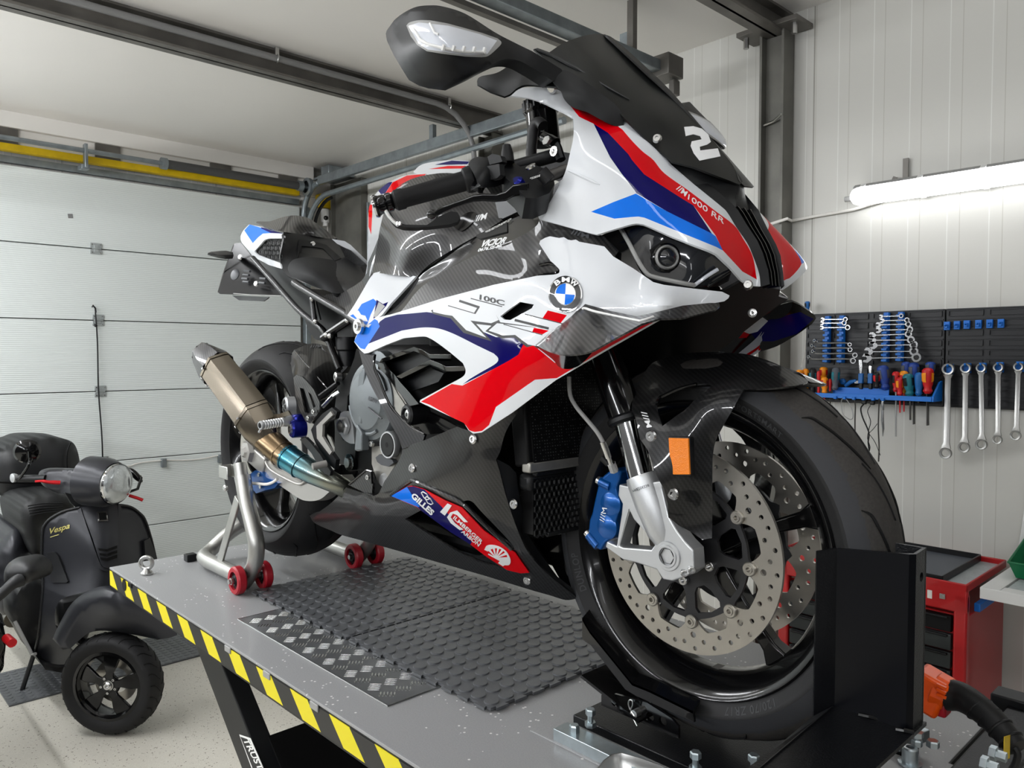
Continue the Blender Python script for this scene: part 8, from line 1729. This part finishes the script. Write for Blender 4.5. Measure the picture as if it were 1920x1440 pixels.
for k in range(5):
    a = 2 * PI * k / 5 + .2; d1 = u * math.cos(a) + v * math.sin(a); n1 = -u * math.sin(a) + v * math.cos(a)
    def sc(r, w_, t, o=.03): return [wc + d1 * r + n1 * q * w_ + d_ * (o + t * z) for q, z in ((-1, -1), (1, -1), (1, 1), (-1, 1))]
    mb = MB(); mb.loft([sc(.03, .020, .006), sc(.06, .018, .007), sc(.105, .034, .008), sc(.146, .040, .008, .022)]); mb.build('spoke', 'rim_black', rm, smooth=20, bevel=.003)
    MB().lathe([(.006, 0), (.006, .004), (.003, .004), (.003, .001), (.0001, .001)], wc + (u * math.cos(a + .63) + v * math.sin(a + .63)) * .036 + d_ * .034, d_, 12).build('wheel_bolt', 'bolt_steel', rm)
MB().lathe([(.050, .02), (.048, .034), (.024, .036)], wc, av, 30).build('hub', 'rim_black', rm); MB().lathe([(.020, .034), (.020, .044), (.014, .05), (.008, .05), (.008, .04), (.0001, .04)], wc, av, 24).build('axle_cap', 'bolt_steel', rm)
MB().lathe([(.060, -.03), (.105, -.03), (.105, -.026), (.060, -.026), (.06, -.03)], wc, av, 48).build('brake_disc', 'disc_steel', scoo, smooth=30)
FN = XF([(117, 1212, -3.30), (145, 1152, -3.24), (175, 1125, -3.16), (207, 1112, -3.08), (260, 1120, -3.03), (300, 1150, -2.98), (332, 1190, -2.95), (295, 1199, -3.03), (250, 1190, -3.12), (182, 1182, -3.20), (132, 1215, -3.28), (220, 1150, -3.06), (270, 1160, -3.01)])
panel('front_mudguard', [(113, 1213), (122, 1192, 1), (143, 1154, 1), (160, 1135, 1), (180, 1122, 1), (207, 1112, 1), (235, 1112, 1), (262, 1122, 1), (300, 1150, 1), (320, 1168, 1), (332, 1187), (332, 1191), (315, 1197), (295, 1199), (250, 1190, 1), (212, 1184, 1), (182, 1183, 1), (160, 1191, 1), (132, 1216), (118, 1218)], None, 'scooter_black', scoo, step=10, th=.14, smooth=70, pf=FN, sdir=(-1, 0, 0))
MB().tube([wc + V(-.02, .0, .1) - av * .0, XP(150, 1200, -3.36), XP(190, 1100, -3.42)], .03, 10).build('steering_column', 'scooter_dark', scoo)
MB().cyl(V(-4.62, .02, .235), V(-4.62, .15, .235), .235, n=36).build('rear_tyre', 'rubber', scoo)
MB().beam((-3.9, .05, .40), (-4.6, .08, .30), .2, .16).build('engine_unit', 'scooter_dark', scoo, bevel=.03)
MB().tube([(-3.95, -.12, .3), (-4.0, -.2, .006)], .012, 8).build('stand_leg', 'scooter_dark', scoo); MB().tube([(-3.95, .22, .3), (-4.0, .3, .006)], .012, 8).build('stand_leg', 'scooter_dark', scoo)
# ribbed mats on the floor
a_, b_, c_2, d_2 = ZP(-30, 1270, .006), ZP(78, 1245, .006), ZP(132, 1294, .006), ZP(17, 1324, .006)
def floor_mat(o_, eu, ev, nu, nv, label):
    t = thing('floor_mat', label, 'mat', o_, 'black rubber mats under the scooter'); mb = MB(); mb.prism([o_, o_ + eu, o_ + eu + ev, o_ + ev], (0, 0, .008)); mb.build('base_sheet', 'mat_rubber', t, smooth=0)
    mb = MB()
    for i in range(nu):
        for j in range(nv):
            mb.lathe([(.017, 0), (.016, .002), (.0001, .002)], o_ + eu * ((i + .5) / nu) + ev * ((j + .5) / nv) + V(0, 0, .0079), (0, 0, 1), 10)
    mb.build('coin_studs', 'mat_rubber', t, smooth=30); return t
o0 = V(-4.02, -.24, .001)
floor_mat(V(d_2.x, d_2.y, .001), V(.0, .5, 0), V(-.5, .0, 0), 12, 12, 'black coin mat on the floor under the scooter, the one nearest the camera')
floor_mat(V(d_2.x, d_2.y + .506, .001), V(.0, .5, 0), V(-.5, .0, 0), 12, 12, 'black coin mat on the floor behind the front wheel of the scooter')

# the motorcycle standing out of the picture at the left, of which a mirror and a bit of flank show
nb = thing('parked_motorcycle', 'black motorcycle at the left edge, only its mirror and a bit of flank in view', 'motorcycle', (-2.9, -.95, 0))
MX = XF([(12, 1080, -2.92), (37, 1050, -2.94), (75, 1043, -2.96), (99, 1060, -2.95), (85, 1082, -2.93), (45, 1095, -2.91), (60, 1070, -2.87), (20, 1090, -2.92)])
m1 = panel('mirror', [(12, 1082, 1), (15, 1070, 1), (22, 1060, 1), (37, 1050, 1), (55, 1046, 1), (75, 1043, 1), (90, 1047, 1), (98, 1058, 1), (99, 1068, 1), (92, 1078, 1), (70, 1087, 1), (46, 1095), (42, 1087), (33, 1080, 1), (22, 1083, 1), (15, 1095), (12, 1096)], None, 'scooter_dark', nb, step=8, th=.05, smooth=80, pf=MX, sdir=(-1, 0, 0))
MB().tube(smooth3([XP(38, 1087, -2.90), XP(26, 1093, -2.89), XP(14, 1103, -2.89), XP(-6, 1120, -2.90), XP(-30, 1128, -2.92)], 3), [.030, .028, .026, .024, .022, .021] + [.02] * 7, 12).build('mirror_stem', 'scooter_dark', m1)
blob('flank', [(-60, 1130, 1), (-10, 1145, 1), (2, 1160, 1), (8, 1180, 1), (11, 1202, 1), (8, 1232, 1), (0, 1262, 1), (-60, 1300, 1)], -3.0, .8, 'black_gloss', nb, .03)
MB().cyl(V(-2.75, -.86, .3), V(-2.75, -.98, .3), .3, n=36).build('front_tyre', 'rubber', nb); MB().cyl(V(-4.1, -.84, .3), V(-4.1, -1.0, .3), .3, n=36).build('rear_tyre', 'rubber', nb)
MB().tube([(-2.8, -.92, .35), (-3.02, -.92, .85), XP(-30, 1128, -2.95)], .035, 10).build('fork', 'black_satin', nb)
MB().cyl(XP(12, 1196, -2.96), XP(23, 1206, -2.90), .018, n=12).build('red_reflector', 'red_lever', nb)
